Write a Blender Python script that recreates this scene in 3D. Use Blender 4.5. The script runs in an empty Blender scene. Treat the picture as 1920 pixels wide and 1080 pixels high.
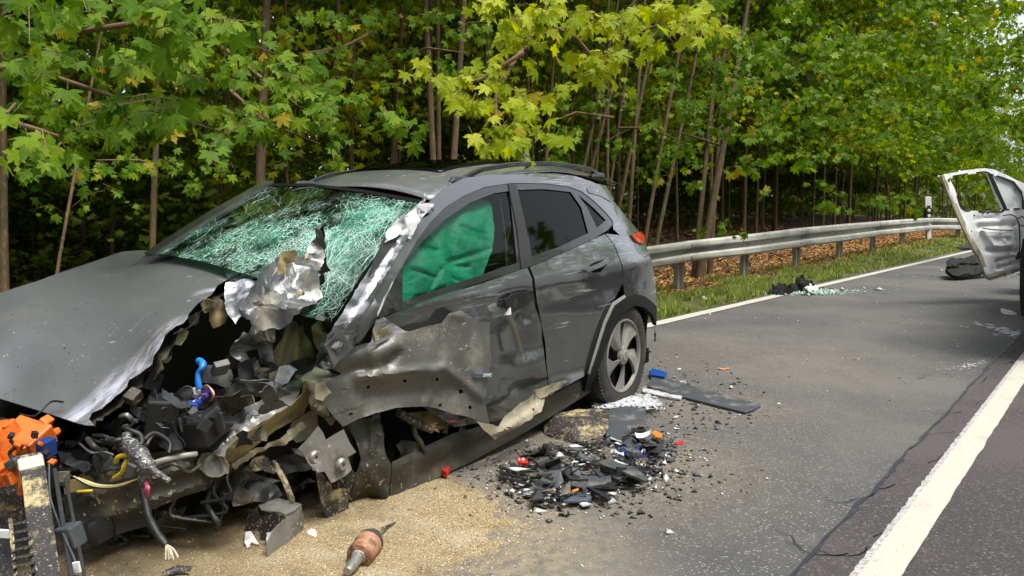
import bpy, bmesh, math, random
import numpy as np
from mathutils import Vector, Matrix, noise
from mathutils.geometry import delaunay_2d_cdt
random.seed(7)
RNG = np.random.default_rng(7)
R = math.radians
S = bpy.context.scene
COL = S.collection

# ------------------------------------------------------------------ camera, sky, sun, exposure
FPX, CAMH, PIT = 1500.0, 1.23, 0.0956          # focal length in px of a 1920 px wide frame, height, pitch down
cam = bpy.data.cameras.new('camera')
cam.sensor_width = 36.0
cam.lens = 36.0 * FPX / 1920.0
cam.clip_start = 0.05
cam.clip_end = 600
cob = bpy.data.objects.new('camera', cam)
COL.objects.link(cob)
cob.location = (0, 0, CAMH)
cob.rotation_euler = (math.pi / 2 - PIT, 0, 0)
S.camera = cob

SUN_EL, SUN_AZ = R(66), R(128)                  # azimuth clockwise from +Y
w = bpy.data.worlds.new('World')
S.world = w
w.use_nodes = True
nt = w.node_tree
nt.nodes.clear()
sky = nt.nodes.new('ShaderNodeTexSky')
sky.sky_type = 'NISHITA'
sky.sun_disc = False
sky.sun_elevation = SUN_EL
sky.sun_rotation = SUN_AZ
sky.air_density = 1.0
sky.dust_density = 4.0
sky.ozone_density = 1.0
hs = nt.nodes.new('ShaderNodeHueSaturation')
hs.inputs['Saturation'].default_value = 0.30     # thin high cloud: the blue is washed out
hs.inputs['Value'].default_value = 1.0
bg = nt.nodes.new('ShaderNodeBackground')
bg.inputs['Strength'].default_value = 0.11
wo = nt.nodes.new('ShaderNodeOutputWorld')
nt.links.new(sky.outputs[0], hs.inputs['Color'])
nt.links.new(hs.outputs[0], bg.inputs['Color'])
nt.links.new(bg.outputs[0], wo.inputs[0])

sl = bpy.data.lights.new('sun', 'SUN')
sl.energy = 1.5
sl.angle = R(24)
sl.color = (1.0, 0.95, 0.86)
so = bpy.data.objects.new('sun', sl)
COL.objects.link(so)
so.location = (0, -5, 30)
sdir = Vector((math.sin(SUN_AZ) * math.cos(SUN_EL), math.cos(SUN_AZ) * math.cos(SUN_EL), math.sin(SUN_EL)))
so.rotation_euler = sdir.to_track_quat('Z', 'Y').to_euler()

S.view_settings.view_transform = 'Standard'
S.view_settings.look = 'None'
S.view_settings.exposure = 1.45
S.view_settings.gamma = 1.0
S.view_settings.use_curve_mapping = False
S.cycles.use_denoising = True
S.cycles.max_bounces = 7
S.cycles.diffuse_bounces = 3
S.cycles.glossy_bounces = 3
S.cycles.transmission_bounces = 4
S.cycles.transparent_max_bounces = 10
S.cycles.caustics_reflective = False
S.cycles.caustics_refractive = False

# ------------------------------------------------------------------ camera rays
CAM = np.array([0, 0, CAMH])
FW = np.array([0, math.cos(PIT), -math.sin(PIT)])
UP = np.array([0, math.sin(PIT), math.cos(PIT)])
RT = np.array([1.0, 0, 0])

def ray(u, v):
    return FW + (u - 960) / FPX * RT - (v - 540) / FPX * UP
def G(u, v, z=0.0):                               # where a sight line meets the level z
    d = ray(u, v)
    return CAM + d * ((z - CAMH) / d[2])
def PD(u, v, D):                                  # a point D metres out along the view
    return CAM + ray(u, v) * D

# ------------------------------------------------------------------ object helpers
def tag(o, label=None, cat=None, group=None, kind=None):
    if label: o['label'] = label
    if cat: o['category'] = cat
    if group: o['group'] = group
    if kind: o['kind'] = kind
    return o
def empty(name, loc=(0, 0, 0), rot=(0, 0, 0), label=None, cat=None, group=None, parent=None):
    o = bpy.data.objects.new(name, None)
    o.empty_display_size = 0.1
    COL.objects.link(o)
    o.location = loc
    o.rotation_euler = rot
    if parent: o.parent = parent
    return tag(o, label, cat, group)
def link(name, me, parent=None, loc=None, rot=None):
    o = bpy.data.objects.new(name, me)
    COL.objects.link(o)
    if parent: o.parent = parent
    if loc is not None: o.location = loc
    if rot is not None: o.rotation_euler = rot
    return o
def mesh(name, vs, fs, mats, smooth=None, mi=None):
    me = bpy.data.meshes.new(name)
    me.from_pydata([tuple(map(float, v)) for v in vs], [], [tuple(f) for f in fs])
    if not isinstance(mats, (list, tuple)): mats = [mats]
    for m in mats: me.materials.append(m)
    if mi is not None: me.polygons.foreach_set('material_index', list(mi))
    if smooth is not None:
        me.polygons.foreach_set('use_smooth', [True] * len(me.polygons))
        if smooth < 179: me.set_sharp_from_angle(angle=R(smooth))
    me.update()
    return me
def fastmesh(name, V, F, mats, mi=None, smooth=False):   # numpy verts, faces all of one size
    me = bpy.data.meshes.new(name)
    nf, k = F.shape
    me.vertices.add(len(V)); me.loops.add(nf * k); me.polygons.add(nf)
    me.vertices.foreach_set('co', np.ascontiguousarray(V, dtype=np.float32).ravel())
    me.loops.foreach_set('vertex_index', np.ascontiguousarray(F, dtype=np.int32).ravel())
    me.polygons.foreach_set('loop_start', np.arange(0, nf * k, k, dtype=np.int32))
    if not isinstance(mats, (list, tuple)): mats = [mats]
    for m in mats: me.materials.append(m)
    if mi is not None: me.polygons.foreach_set('material_index', np.asarray(mi, dtype=np.int32))
    if smooth: me.polygons.foreach_set('use_smooth', np.ones(nf, dtype=bool))
    me.update(calc_edges=True)
    return me

class MB:
    def __init__(s): s.v = []; s.f = []; s.m = []
    def add(s, vs, fs, mi=0):
        o = len(s.v)
        s.v += [tuple(v) for v in vs]
        s.f += [tuple(i + o for i in f) for f in fs]
        s.m += [mi] * len(fs)
        return s
    def box(s, c, d, rot=None, mi=0, taper=1.0):
        x, y, z = d[0] / 2, d[1] / 2, d[2] / 2
        vs = [Vector((sx * x * (taper if sz > 0 else 1), sy * y * (taper if sz > 0 else 1), sz * z)) for sz in (-1, 1) for sy in (-1, 1) for sx in (-1, 1)]
        if rot is not None:
            M = rot if isinstance(rot, Matrix) else Matrix.Rotation(rot[2], 3, 'Z') @ Matrix.Rotation(rot[1], 3, 'Y') @ Matrix.Rotation(rot[0], 3, 'X')
            vs = [M @ v for v in vs]
        vs = [v + Vector(c) for v in vs]
        return s.add(vs, [(0, 2, 3, 1), (4, 5, 7, 6), (0, 1, 5, 4), (2, 6, 7, 3), (0, 4, 6, 2), (1, 3, 7, 5)], mi)
    def tube(s, pts, r, n=8, mi=0, caps=True, flat=1.0):
        pts = [Vector(p) for p in pts]
        rs = r if isinstance(r, (list, tuple)) else [r] * len(pts)
        ring = []
        t0 = (pts[1] - pts[0]).normalized()
        a = t0.orthogonal().normalized()
        vs = []
        for i, p in enumerate(pts):
            t = (pts[min(i + 1, len(pts) - 1)] - pts[max(i - 1, 0)]).normalized()
            a = (a - t * a.dot(t))
            if a.length < 1e-6: a = t.orthogonal()
            a.normalize()
            b = t.cross(a)
            for k in range(n):
                q = 2 * math.pi * k / n
                vs.append(p + (a * math.cos(q) + b * math.sin(q) * flat) * rs[i])
        fs = []
        for i in range(len(pts) - 1):
            for k in range(n):
                fs.append((i * n + k, i * n + (k + 1) % n, (i + 1) * n + (k + 1) % n, (i + 1) * n + k))
        if caps:
            fs.append(tuple(range(n))[::-1])
            fs.append(tuple((len(pts) - 1) * n + k for k in range(n)))
        return s.add(vs, fs, mi)
    def lathe(s, prof, n=24, M=None, mi=0):      # profile of (radius, height) round local Z
        M = M or Matrix.Identity(4)
        vs = []
        for r_, h in prof:
            for k in range(n):
                q = 2 * math.pi * k / n
                vs.append(M @ Vector((r_ * math.cos(q), r_ * math.sin(q), h)))
        fs = []
        for i in range(len(prof) - 1):
            for k in range(n):
                fs.append((i * n + k, i * n + (k + 1) % n, (i + 1) * n + (k + 1) % n, (i + 1) * n + k))
        return s.add(vs, fs, mi)
    def prism(s, poly, h, M=None, mi=0):          # a 2D outline given thickness h along local Z
        M = M or Matrix.Identity(4)
        n = len(poly)
        vs = [M @ Vector((p[0], p[1], 0)) for p in poly] + [M @ Vector((p[0], p[1], h)) for p in poly]
        fs = [tuple(range(n))[::-1], tuple(range(n, 2 * n))] + [(i, (i + 1) % n, n + (i + 1) % n, n + i) for i in range(n)]
        return s.add(vs, fs, mi)
    def build(s, name, mats, parent=None, smooth=None, loc=None, rot=None):
        return link(name, mesh(name, s.v, s.f, mats, smooth, s.m), parent, loc, rot)

def bevel(o, wd, seg=2, ang=35):
    m = o.modifiers.new('bevel', 'BEVEL')
    m.width = wd; m.segments = seg; m.limit_method = 'ANGLE'; m.angle_limit = R(ang)
    return o

# ------------------------------------------------------------------ materials
def new_mat(name):
    m = bpy.data.materials.new(name)
    m.use_nodes = True
    t = m.node_tree
    t.nodes.clear()
    out = t.nodes.new('ShaderNodeOutputMaterial')
    return m, t, out
def nd(t, typ, **kw):
    n = t.nodes.new(typ)
    for k, v in kw.items(): setattr(n, k, v)
    return n
def ramp(t, src, lo, hi):
    n = nd(t, 'ShaderNodeMapRange')
    n.inputs[1].default_value = lo; n.inputs[2].default_value = hi
    n.interpolation_type = 'SMOOTHSTEP'
    t.links.new(src, n.inputs[0])
    return n.outputs[0]
def mul(t, a, b, op='MULTIPLY'):
    n = nd(t, 'ShaderNodeMath', operation=op)
    for i, x in enumerate((a, b)):
        if isinstance(x, (int, float)): n.inputs[i].default_value = x
        else: t.links.new(x, n.inputs[i])
    return n.outputs[0]
def mixc(t, fac, a, b):
    n = nd(t, 'ShaderNodeMix', data_type='RGBA')
    if isinstance(fac, (int, float)): n.inputs[0].default_value = fac
    else: t.links.new(fac, n.inputs[0])
    for i, x in ((6, a), (7, b)):
        if isinstance(x, tuple): n.inputs[i].default_value = (*x[:3], 1)
        else: t.links.new(x, n.inputs[i])
    return n.outputs[2]
def mixf(t, fac, a, b):
    n = nd(t, 'ShaderNodeMix', data_type='FLOAT')
    t.links.new(fac, n.inputs[0])
    for i, x in ((2, a), (3, b)):
        if isinstance(x, (int, float)): n.inputs[i].default_value = x
        else: t.links.new(x, n.inputs[i])
    return n.outputs[0]
def coords(t, stretch=(1, 1, 1), rot=(0, 0, 0), kind='Object'):
    tc = nd(t, 'ShaderNodeTexCoord')
    mp = nd(t, 'ShaderNodeMapping')
    mp.inputs['Scale'].default_value = stretch
    mp.inputs['Rotation'].default_value = rot
    t.links.new(tc.outputs[kind], mp.inputs[0])
    return mp.outputs[0]
def ntex(t, vec, scale, detail=4, rough=0.55, dist=0.0):
    n = nd(t, 'ShaderNodeTexNoise')
    n.inputs['Scale'].default_value = scale
    n.inputs['Detail'].default_value = detail
    n.inputs['Roughness'].default_value = rough
    n.inputs['Distortion'].default_value = dist
    t.links.new(vec, n.inputs['Vector'])
    return n.outputs[0]

def M(name, col, rough=0.5, metal=0.0, layers=(), bump=None, coat=0.0, spec=0.5, alpha=1.0, kind='Object', rvar=None):
    """Principled surface whose colour is overlaid by layers of wear or painted light: each layer is a dict
    (col, scale, lo, hi, stretch, rot, mod=(scale, lo, hi), rough, metal)."""
    m, t, out = new_mat(name)
    b = nd(t, 'ShaderNodeBsdfPrincipled')
    c = (*col, 1)
    b.inputs['Base Color'].default_value = c
    b.inputs['Roughness'].default_value = rough
    b.inputs['Metallic'].default_value = metal
    b.inputs['Coat Weight'].default_value = coat
    b.inputs['Coat Roughness'].default_value = 0.06
    b.inputs['Specular IOR Level'].default_value = spec
    b.inputs['Alpha'].default_value = alpha
    cur, rr, mm = tuple(col), rough, metal
    for L in layers:
        v = coords(t, L.get('stretch', (1, 1, 1)), L.get('rot', (0, 0, 0)), kind)
        f = ramp(t, ntex(t, v, L['scale'], L.get('detail', 4), L.get('nrough', 0.6), L.get('dist', 0)), L['lo'], L['hi'])
        if 'mod' in L:
            v2 = coords(t, (1, 1, 1), (0, 0, 0), kind)
            f = mul(t, f, ramp(t, ntex(t, v2, L['mod'][0], 3), L['mod'][1], L['mod'][2]))
        if 'spots' in L:                              # wear or painted light of its own place and shape: (x, y, z, radius) of each patch
            g = None
            for (px, py, pz, pr) in L['spots']:
                dn = nd(t, 'ShaderNodeVectorMath', operation='DISTANCE')
                t.links.new(coords(t), dn.inputs[0])
                dn.inputs[1].default_value = (px, py, pz)
                k = ramp(t, dn.outputs['Value'], pr, pr * 0.35)
                g = k if g is None else mul(t, g, k, 'MAXIMUM')
            f = mul(t, f, g)
        if 'amt' in L: f = mul(t, f, L['amt'])
        cur = mixc(t, f, cur, L['col'])
        if 'rough' in L: rr = mixf(t, f, rr, L['rough'])
        if 'metal' in L: mm = mixf(t, f, mm, L['metal'])
    if not isinstance(cur, tuple): t.links.new(cur, b.inputs['Base Color'])
    if not isinstance(rr, (int, float)): t.links.new(rr, b.inputs['Roughness'])
    if not isinstance(mm, (int, float)): t.links.new(mm, b.inputs['Metallic'])
    if bump:
        bn = nd(t, 'ShaderNodeBump')
        bn.inputs['Strength'].default_value = bump[1]
        bn.inputs['Distance'].default_value = bump[2] if len(bump) > 2 else 0.01
        t.links.new(ntex(t, coords(t, (1, 1, 1), (0, 0, 0), kind), bump[0], 5), bn.inputs['Height'])
        t.links.new(bn.outputs[0], b.inputs['Normal'])
    t.links.new(b.outputs[0], out.inputs[0])
    return m

def leaf_mat(name, cols, yellow=0.05, trans=0.45, gloss=0.12):
    m, t, out = new_mat(name)
    oi = nd(t, 'ShaderNodeObjectInfo')
    geo = nd(t, 'ShaderNodeNewGeometry')
    cr = nd(t, 'ShaderNodeValToRGB')
    el = cr.color_ramp.elements
    el[0].position = 0; el[0].color = (*cols[0], 1)
    el[1].position = 0.93; el[1].color = (*cols[-1], 1)
    for i, c in enumerate(cols[1:-1]):
        e = el.new((i + 1) / (len(cols) - 1) * 0.93); e.color = (*c, 1)
    if yellow:
        e = el.new(1 - yellow); e.color = (*cols[-1], 1)
        e = el.new(1 - yellow * 0.55); e.color = (0.38, 0.28, 0.02, 1)
    # each leaf is an island of its own, so this is a colour per leaf
    wn = nd(t, 'ShaderNodeTexWhiteNoise', noise_dimensions='2D')
    cb = nd(t, 'ShaderNodeCombineXYZ')
    t.links.new(geo.outputs['Random Per Island'], cb.inputs[0])
    t.links.new(oi.outputs['Random'], cb.inputs[1])
    t.links.new(cb.outputs[0], wn.inputs['Vector'])
    t.links.new(wn.outputs['Value'], cr.inputs[0])
    # blotches and paler veins on the blade
    v = coords(t)
    n1 = ntex(t, v, 14, 3)
    col = mixc(t, mul(t, ramp(t, n1, 0.35, 0.7), 0.45), cr.outputs[0], tuple(0.55 * x for x in cols[0]))
    d = nd(t, 'ShaderNodeBsdfPrincipled')
    d.inputs['Roughness'].default_value = 0.5
    d.inputs['Specular IOR Level'].default_value = gloss
    t.links.new(col, d.inputs['Base Color'])
    tr = nd(t, 'ShaderNodeBsdfTranslucent')
    hsv = nd(t, 'ShaderNodeHueSaturation')
    hsv.inputs['Saturation'].default_value = 1.15
    hsv.inputs['Value'].default_value = 1.7
    hsv.inputs['Hue'].default_value = 0.485
    t.links.new(col, hsv.inputs['Color'])
    t.links.new(hsv.outputs[0], tr.inputs['Color'])
    mx = nd(t, 'ShaderNodeMixShader')
    mx.inputs[0].default_value = trans
    t.links.new(d.outputs[0], mx.inputs[1])
    t.links.new(tr.outputs[0], mx.inputs[2])
    t.links.new(mx.outputs[0], out.inputs[0])
    return m

SC = (0.62, 0.63, 0.72)     # primer showing through scratched paint
MT = {}
def paint(name, extra=(), rough=0.3, col=(0.122, 0.131, 0.136), coat=0.85, metal=0.75):
    return M(name, col, rough, metal, extra, None, coat)
dust = dict(col=(0.30, 0.27, 0.21), scale=2.2, lo=0.45, hi=0.85, rough=0.7, amt=0.35)
specks = dict(col=(0.6, 0.58, 0.52), scale=55, lo=0.68, hi=0.74, rough=0.7, detail=2)
MT['paint'] = paint('grey_paint', (dust, specks))
MT['paint_side'] = paint('grey_paint_grazed_sky_streaks', (
    dict(col=(0.42, 0.43, 0.50), scale=2.4, stretch=(1.6, 14, 40), rot=(0, R(-10), 0), lo=0.50, hi=0.60, rough=0.35, detail=8, nrough=0.75, amt=0.75,  # broken sky reflections on the shoulder, painted in as pale streaks
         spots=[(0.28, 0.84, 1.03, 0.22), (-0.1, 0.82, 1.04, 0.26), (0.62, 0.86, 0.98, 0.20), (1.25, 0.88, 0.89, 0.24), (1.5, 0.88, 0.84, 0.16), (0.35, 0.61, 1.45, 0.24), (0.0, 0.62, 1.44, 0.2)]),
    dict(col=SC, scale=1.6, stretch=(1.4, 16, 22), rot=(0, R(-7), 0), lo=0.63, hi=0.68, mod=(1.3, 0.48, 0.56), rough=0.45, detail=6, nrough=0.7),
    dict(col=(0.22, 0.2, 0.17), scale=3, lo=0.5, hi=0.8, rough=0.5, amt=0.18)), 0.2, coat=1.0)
MT['paint_hood'] = paint('grey_paint_hood', (
    dict(dust, amt=0.25),
    dict(col=(0.52, 0.53, 0.64), scale=3.0, stretch=(1.0, 5, 2), rot=(0, 0, R(20)), lo=0.42, hi=0.62, rough=0.55, detail=8, nrough=0.75,
         spots=[(2.97, 0.55, 0.70, 0.22), (3.08, 0.53, 0.66, 0.20), (2.88, 0.56, 0.78, 0.16), (2.79, 0.56, 0.86, 0.12), (2.50, 0.42, 0.97, 0.13), (3.14, 0.62, 0.65, 0.12)]),
    dict(col=(0.62, 0.64, 0.68), scale=2.2, stretch=(1.0, 7, 3), rot=(0, 0, R(24)), lo=0.625, hi=0.65, mod=(1.1, 0.47, 0.57), rough=0.6, detail=9, nrough=0.8, dist=0.8),
    dict(col=(0.60, 0.62, 0.66), scale=2.6, stretch=(5, 1.0, 3), rot=(0, 0, R(-30)), lo=0.64, hi=0.66, mod=(1.4, 0.47, 0.57), rough=0.6, detail=8, nrough=0.8, dist=1.2),
    dict(col=(0.02, 0.02, 0.02), scale=70, lo=0.72, hi=0.75, detail=1),
    dict(specks, scale=90, lo=0.71, hi=0.75)), 0.38, coat=0.3, metal=0.25)
MT['scuff'] = paint('grey_paint_scuffed', (
    dict(col=(0.60, 0.60, 0.70), scale=3.0, stretch=(1, 6, 6), lo=0.42, hi=0.6, rough=0.5, detail=7),
    dict(col=(0.05, 0.05, 0.05), scale=14, lo=0.62, hi=0.7, rough=0.6)), 0.4)
MT['roofpaint'] = paint('grey_paint_roof', (dust, dict(specks, scale=45, lo=0.66)), 0.34, metal=0.3)
MT['crush'] = M('crushed_sheet_metal', (0.125, 0.13, 0.135), 0.32, 0.5, (
    dict(col=(0.27, 0.245, 0.17), scale=4, lo=0.52, hi=0.68, rough=0.6, metal=0.0, amt=0.6),
    dict(col=(0.62, 0.61, 0.58), scale=9, stretch=(1, 4, 1), lo=0.60, hi=0.68, rough=0.4, detail=6),
    dict(col=(0.03, 0.03, 0.03), scale=6, lo=0.58, hi=0.7, rough=0.7)), (18, 0.5, 0.01))
MT['fender'] = M('grey_fender_inside_out', (0.112, 0.112, 0.106), 0.4, 0.35, (
    dict(col=(0.26, 0.24, 0.19), scale=4.2, lo=0.48, hi=0.70, rough=0.75, metal=0.0, amt=0.6, detail=9, nrough=0.7),
    dict(col=(0.36, 0.31, 0.22), scale=110, lo=0.60, hi=0.68, rough=0.8, mod=(3, 0.42, 0.6), metal=0),
    dict(col=(0.6, 0.6, 0.6), scale=4, stretch=(1.2, 20, 20), lo=0.66, hi=0.70, mod=(2, 0.45, 0.6)),
    dict(col=(0.045, 0.045, 0.045), scale=4, stretch=(1.3, 3, 7), lo=0.60, hi=0.74, rough=0.6)), (40, 0.25, 0.004))
MT['primer'] = M('olive_primer', (0.30, 0.245, 0.115), 0.5, 0.1, (
    dict(col=(0.12, 0.10, 0.055), scale=5, lo=0.48, hi=0.68),
    dict(col=(0.48, 0.42, 0.28), scale=9, lo=0.6, hi=0.7),
    dict(col=(0.03, 0.03, 0.025), scale=30, lo=0.66, hi=0.7)), (25, 0.3, 0.006))
MT['primer_pale'] = M('pale_primer_panel', (0.30, 0.265, 0.19), 0.5, 0.1, (
    dict(col=(0.12, 0.10, 0.06), scale=6, lo=0.48, hi=0.66, detail=7),
    dict(col=(0.55, 0.53, 0.47), scale=9, lo=0.58, hi=0.68),
    dict(col=(0.04, 0.04, 0.035), scale=24, lo=0.64, hi=0.7)), (20, 0.35, 0.006))
MT['silver'] = M('raw_aluminium', (0.33, 0.33, 0.32), 0.4, 0.75, (
    dict(col=(0.14, 0.13, 0.11), scale=9, lo=0.5, hi=0.7, rough=0.7, metal=0.2),
    dict(col=(0.45, 0.36, 0.2), scale=50, lo=0.60, hi=0.64, rough=0.9, metal=0, mod=(6, 0.4, 0.6))), (60, 0.2, 0.003))
MT['alu_dull'] = M('dull_aluminium', (0.20, 0.20, 0.19), 0.5, 0.3, (dict(col=(0.10, 0.095, 0.08), scale=9, lo=0.45, hi=0.7), dict(col=(0.36, 0.29, 0.17), scale=90, lo=0.58, hi=0.64, rough=0.9, metal=0, mod=(9, 0.42, 0.6))), (60, 0.2, 0.003))
MT['steel_dark'] = M('dirty_steel', (0.040, 0.038, 0.031), 0.5, 0.3, (
    dict(col=(0.105, 0.09, 0.058), scale=5, lo=0.50, hi=0.74, rough=0.8, metal=0),
    dict(col=(0.45, 0.36, 0.2), scale=60, lo=0.62, hi=0.66, rough=0.9, metal=0, mod=(3, 0.45, 0.6))), (20, 0.4, 0.006))
MT['black'] = M('black_plastic', (0.010, 0.010, 0.011), 0.52, 0, (dict(col=(0.10, 0.092, 0.075), scale=18, lo=0.60, hi=0.82, rough=0.8, amt=0.4),), (90, 0.15, 0.002))
MT['black_gloss'] = M('gloss_black_trim', (0.012, 0.012, 0.013), 0.16, 0, (dict(col=(0.16, 0.15, 0.13), scale=20, lo=0.6, hi=0.8, rough=0.6, amt=0.3),), None, 0.4)
MT['black_sand'] = M('black_plastic_with_sand', (0.022, 0.021, 0.022), 0.5, 0, (
    dict(col=(0.42, 0.33, 0.17), scale=7, lo=0.50, hi=0.64, rough=0.95, detail=8, nrough=0.8),
    dict(col=(0.40, 0.33, 0.2), scale=120, lo=0.60, hi=0.64, rough=0.95)), (90, 0.3, 0.004))
MT['grey_plastic'] = M('grey_plastic', (0.045, 0.052, 0.060), 0.5, 0, (dict(col=(0.25, 0.22, 0.17), scale=9, lo=0.5, hi=0.75, rough=0.8, amt=0.6),), (60, 0.15, 0.002))
MT['void'] = M('matt_black_lining', (0.006, 0.006, 0.006), 0.9, 0, (), None, 0, 0.1)  # one flat near-black for linings, hollows and gaps
MT['rubber'] = M('tyre_rubber', (0.022, 0.021, 0.019), 0.75, 0, (dict(col=(0.12, 0.105, 0.08), scale=8, lo=0.45, hi=0.75, amt=0.5),), (120, 0.2, 0.002))
MT['rim'] = M('grey_rim_cover', (0.25, 0.245, 0.225), 0.42, 0.35, (dict(col=(0.20, 0.175, 0.13), scale=7, lo=0.5, hi=0.75, rough=0.8, metal=0, amt=0.4),))
MT['orange'] = M('orange_high_voltage_plastic', (0.62, 0.125, 0.01), 0.5, 0, (dict(col=(0.16, 0.04, 0.01), scale=14, lo=0.50, hi=0.70, detail=7),), (60, 0.1, 0.002))
MT['airbag'] = M('teal_airbag_cloth', (0.006, 0.235, 0.165), 0.55, 0, (dict(col=(0.005, 0.16, 0.115), scale=5, lo=0.45, hi=0.65),), (26, 0.5, 0.02))
MT['seat'] = M('dark_seat_cloth', (0.015, 0.015, 0.015), 0.8)
MT['seat_grey'] = M('grey_seat_cloth', (0.2, 0.2, 0.21), 0.7)
MT['blue'] = M('bright_blue_plastic', (0.015, 0.18, 0.62), 0.4)
MT['blue_dark'] = M('navy_blue_plastic', (0.008, 0.035, 0.16), 0.4, 0, (dict(col=(0.1, 0.11, 0.13), scale=12, lo=0.55, hi=0.75, amt=0.5),))
MT['red'] = M('red_plastic', (0.5, 0.02, 0.015), 0.35)
MT['yellow'] = M('yellow_tape', (0.62, 0.45, 0.02), 0.5)
MT['white'] = M('white_plastic', (0.68, 0.68, 0.66), 0.5, 0, (dict(col=(0.3, 0.28, 0.24), scale=14, lo=0.52, hi=0.72),))
MT['amber'] = M('orange_lens', (0.75, 0.2, 0.02), 0.25)
MT['tail'] = M('red_lamp_lens', (0.30, 0.008, 0.008), 0.12, 0, (dict(col=(0.6, 0.03, 0.02), scale=18, lo=0.45, hi=0.6),), None, 0.6)
MT['chrome'] = M('chrome', (0.6, 0.6, 0.6), 0.15, 0.9)
MT['rust'] = M('rusty_steel', (0.20, 0.055, 0.025), 0.55, 0.3, (
    dict(col=(0.42, 0.24, 0.14), scale=6, lo=0.5, hi=0.68), dict(col=(0.07, 0.03, 0.02), scale=11, lo=0.55, hi=0.7), dict(col=(0.42, 0.32, 0.17), scale=150, lo=0.60, hi=0.65, rough=0.95, mod=(12, 0.45, 0.6))), (40, 0.3, 0.004))
MT['galv'] = M('galvanised_steel', (0.40, 0.395, 0.36), 0.62, 0.1, (
    dict(col=(0.26, 0.26, 0.24), scale=1.2, lo=0.4, hi=0.7, rough=0.6), dict(col=(0.5, 0.5, 0.48), scale=3, stretch=(1, 1, 12), lo=0.6, hi=0.75),
    dict(col=(0.16, 0.15, 0.11), scale=3.5, lo=0.6, hi=0.8)))
MT['galv_post'] = M('weathered_post_steel', (0.34, 0.33, 0.30), 0.6, 0.25, (dict(col=(0.16, 0.14, 0.1), scale=5, lo=0.5, hi=0.75),))
MT['vanwhite'] = M('white_van_paint', (0.86, 0.87, 0.88), 0.33, 0.0, (dict(col=(0.35, 0.34, 0.32), scale=6, lo=0.54, hi=0.8, amt=0.5), dict(col=(0.12, 0.12, 0.12), scale=9, stretch=(4, 1, 1), lo=0.66, hi=0.72)), None, 0.3)
MT['beige_edge'] = M('beige_dirty_edge', (0.40, 0.36, 0.27), 0.6, 0, (dict(col=(0.2, 0.17, 0.1), scale=8, lo=0.5, hi=0.7),))
MT['foam'] = M('white_powder', (0.40, 0.41, 0.44), 0.9, 0, (dict(col=(0.16, 0.15, 0.14), scale=30, lo=0.5, hi=0.66, detail=6),))
MT['filler'] = M('torn_white_filler', (0.50, 0.50, 0.52), 0.6, 0, (dict(col=(0.12, 0.12, 0.12), scale=16, lo=0.52, hi=0.66, detail=6), dict(col=(0.30, 0.29, 0.36), scale=7, lo=0.5, hi=0.7)))
MT['pitch'] = M('dull_black_plastic', (0.006, 0.006, 0.006), 0.8, 0, (), (30, 0.3, 0.01), 0, 0.3)
MT['bark'] = M('sapling_bark', (0.080, 0.045, 0.017), 0.9, 0, (
    dict(col=(0.040, 0.032, 0.012), scale=3, lo=0.4, hi=0.65), dict(col=(0.13, 0.085, 0.04), scale=9, stretch=(4, 4, 0.6), lo=0.5, hi=0.7)), (30, 0.4, 0.01), kind='Object')
MT['twig'] = M('twig_bark', (0.13, 0.075, 0.035), 0.8)

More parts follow.
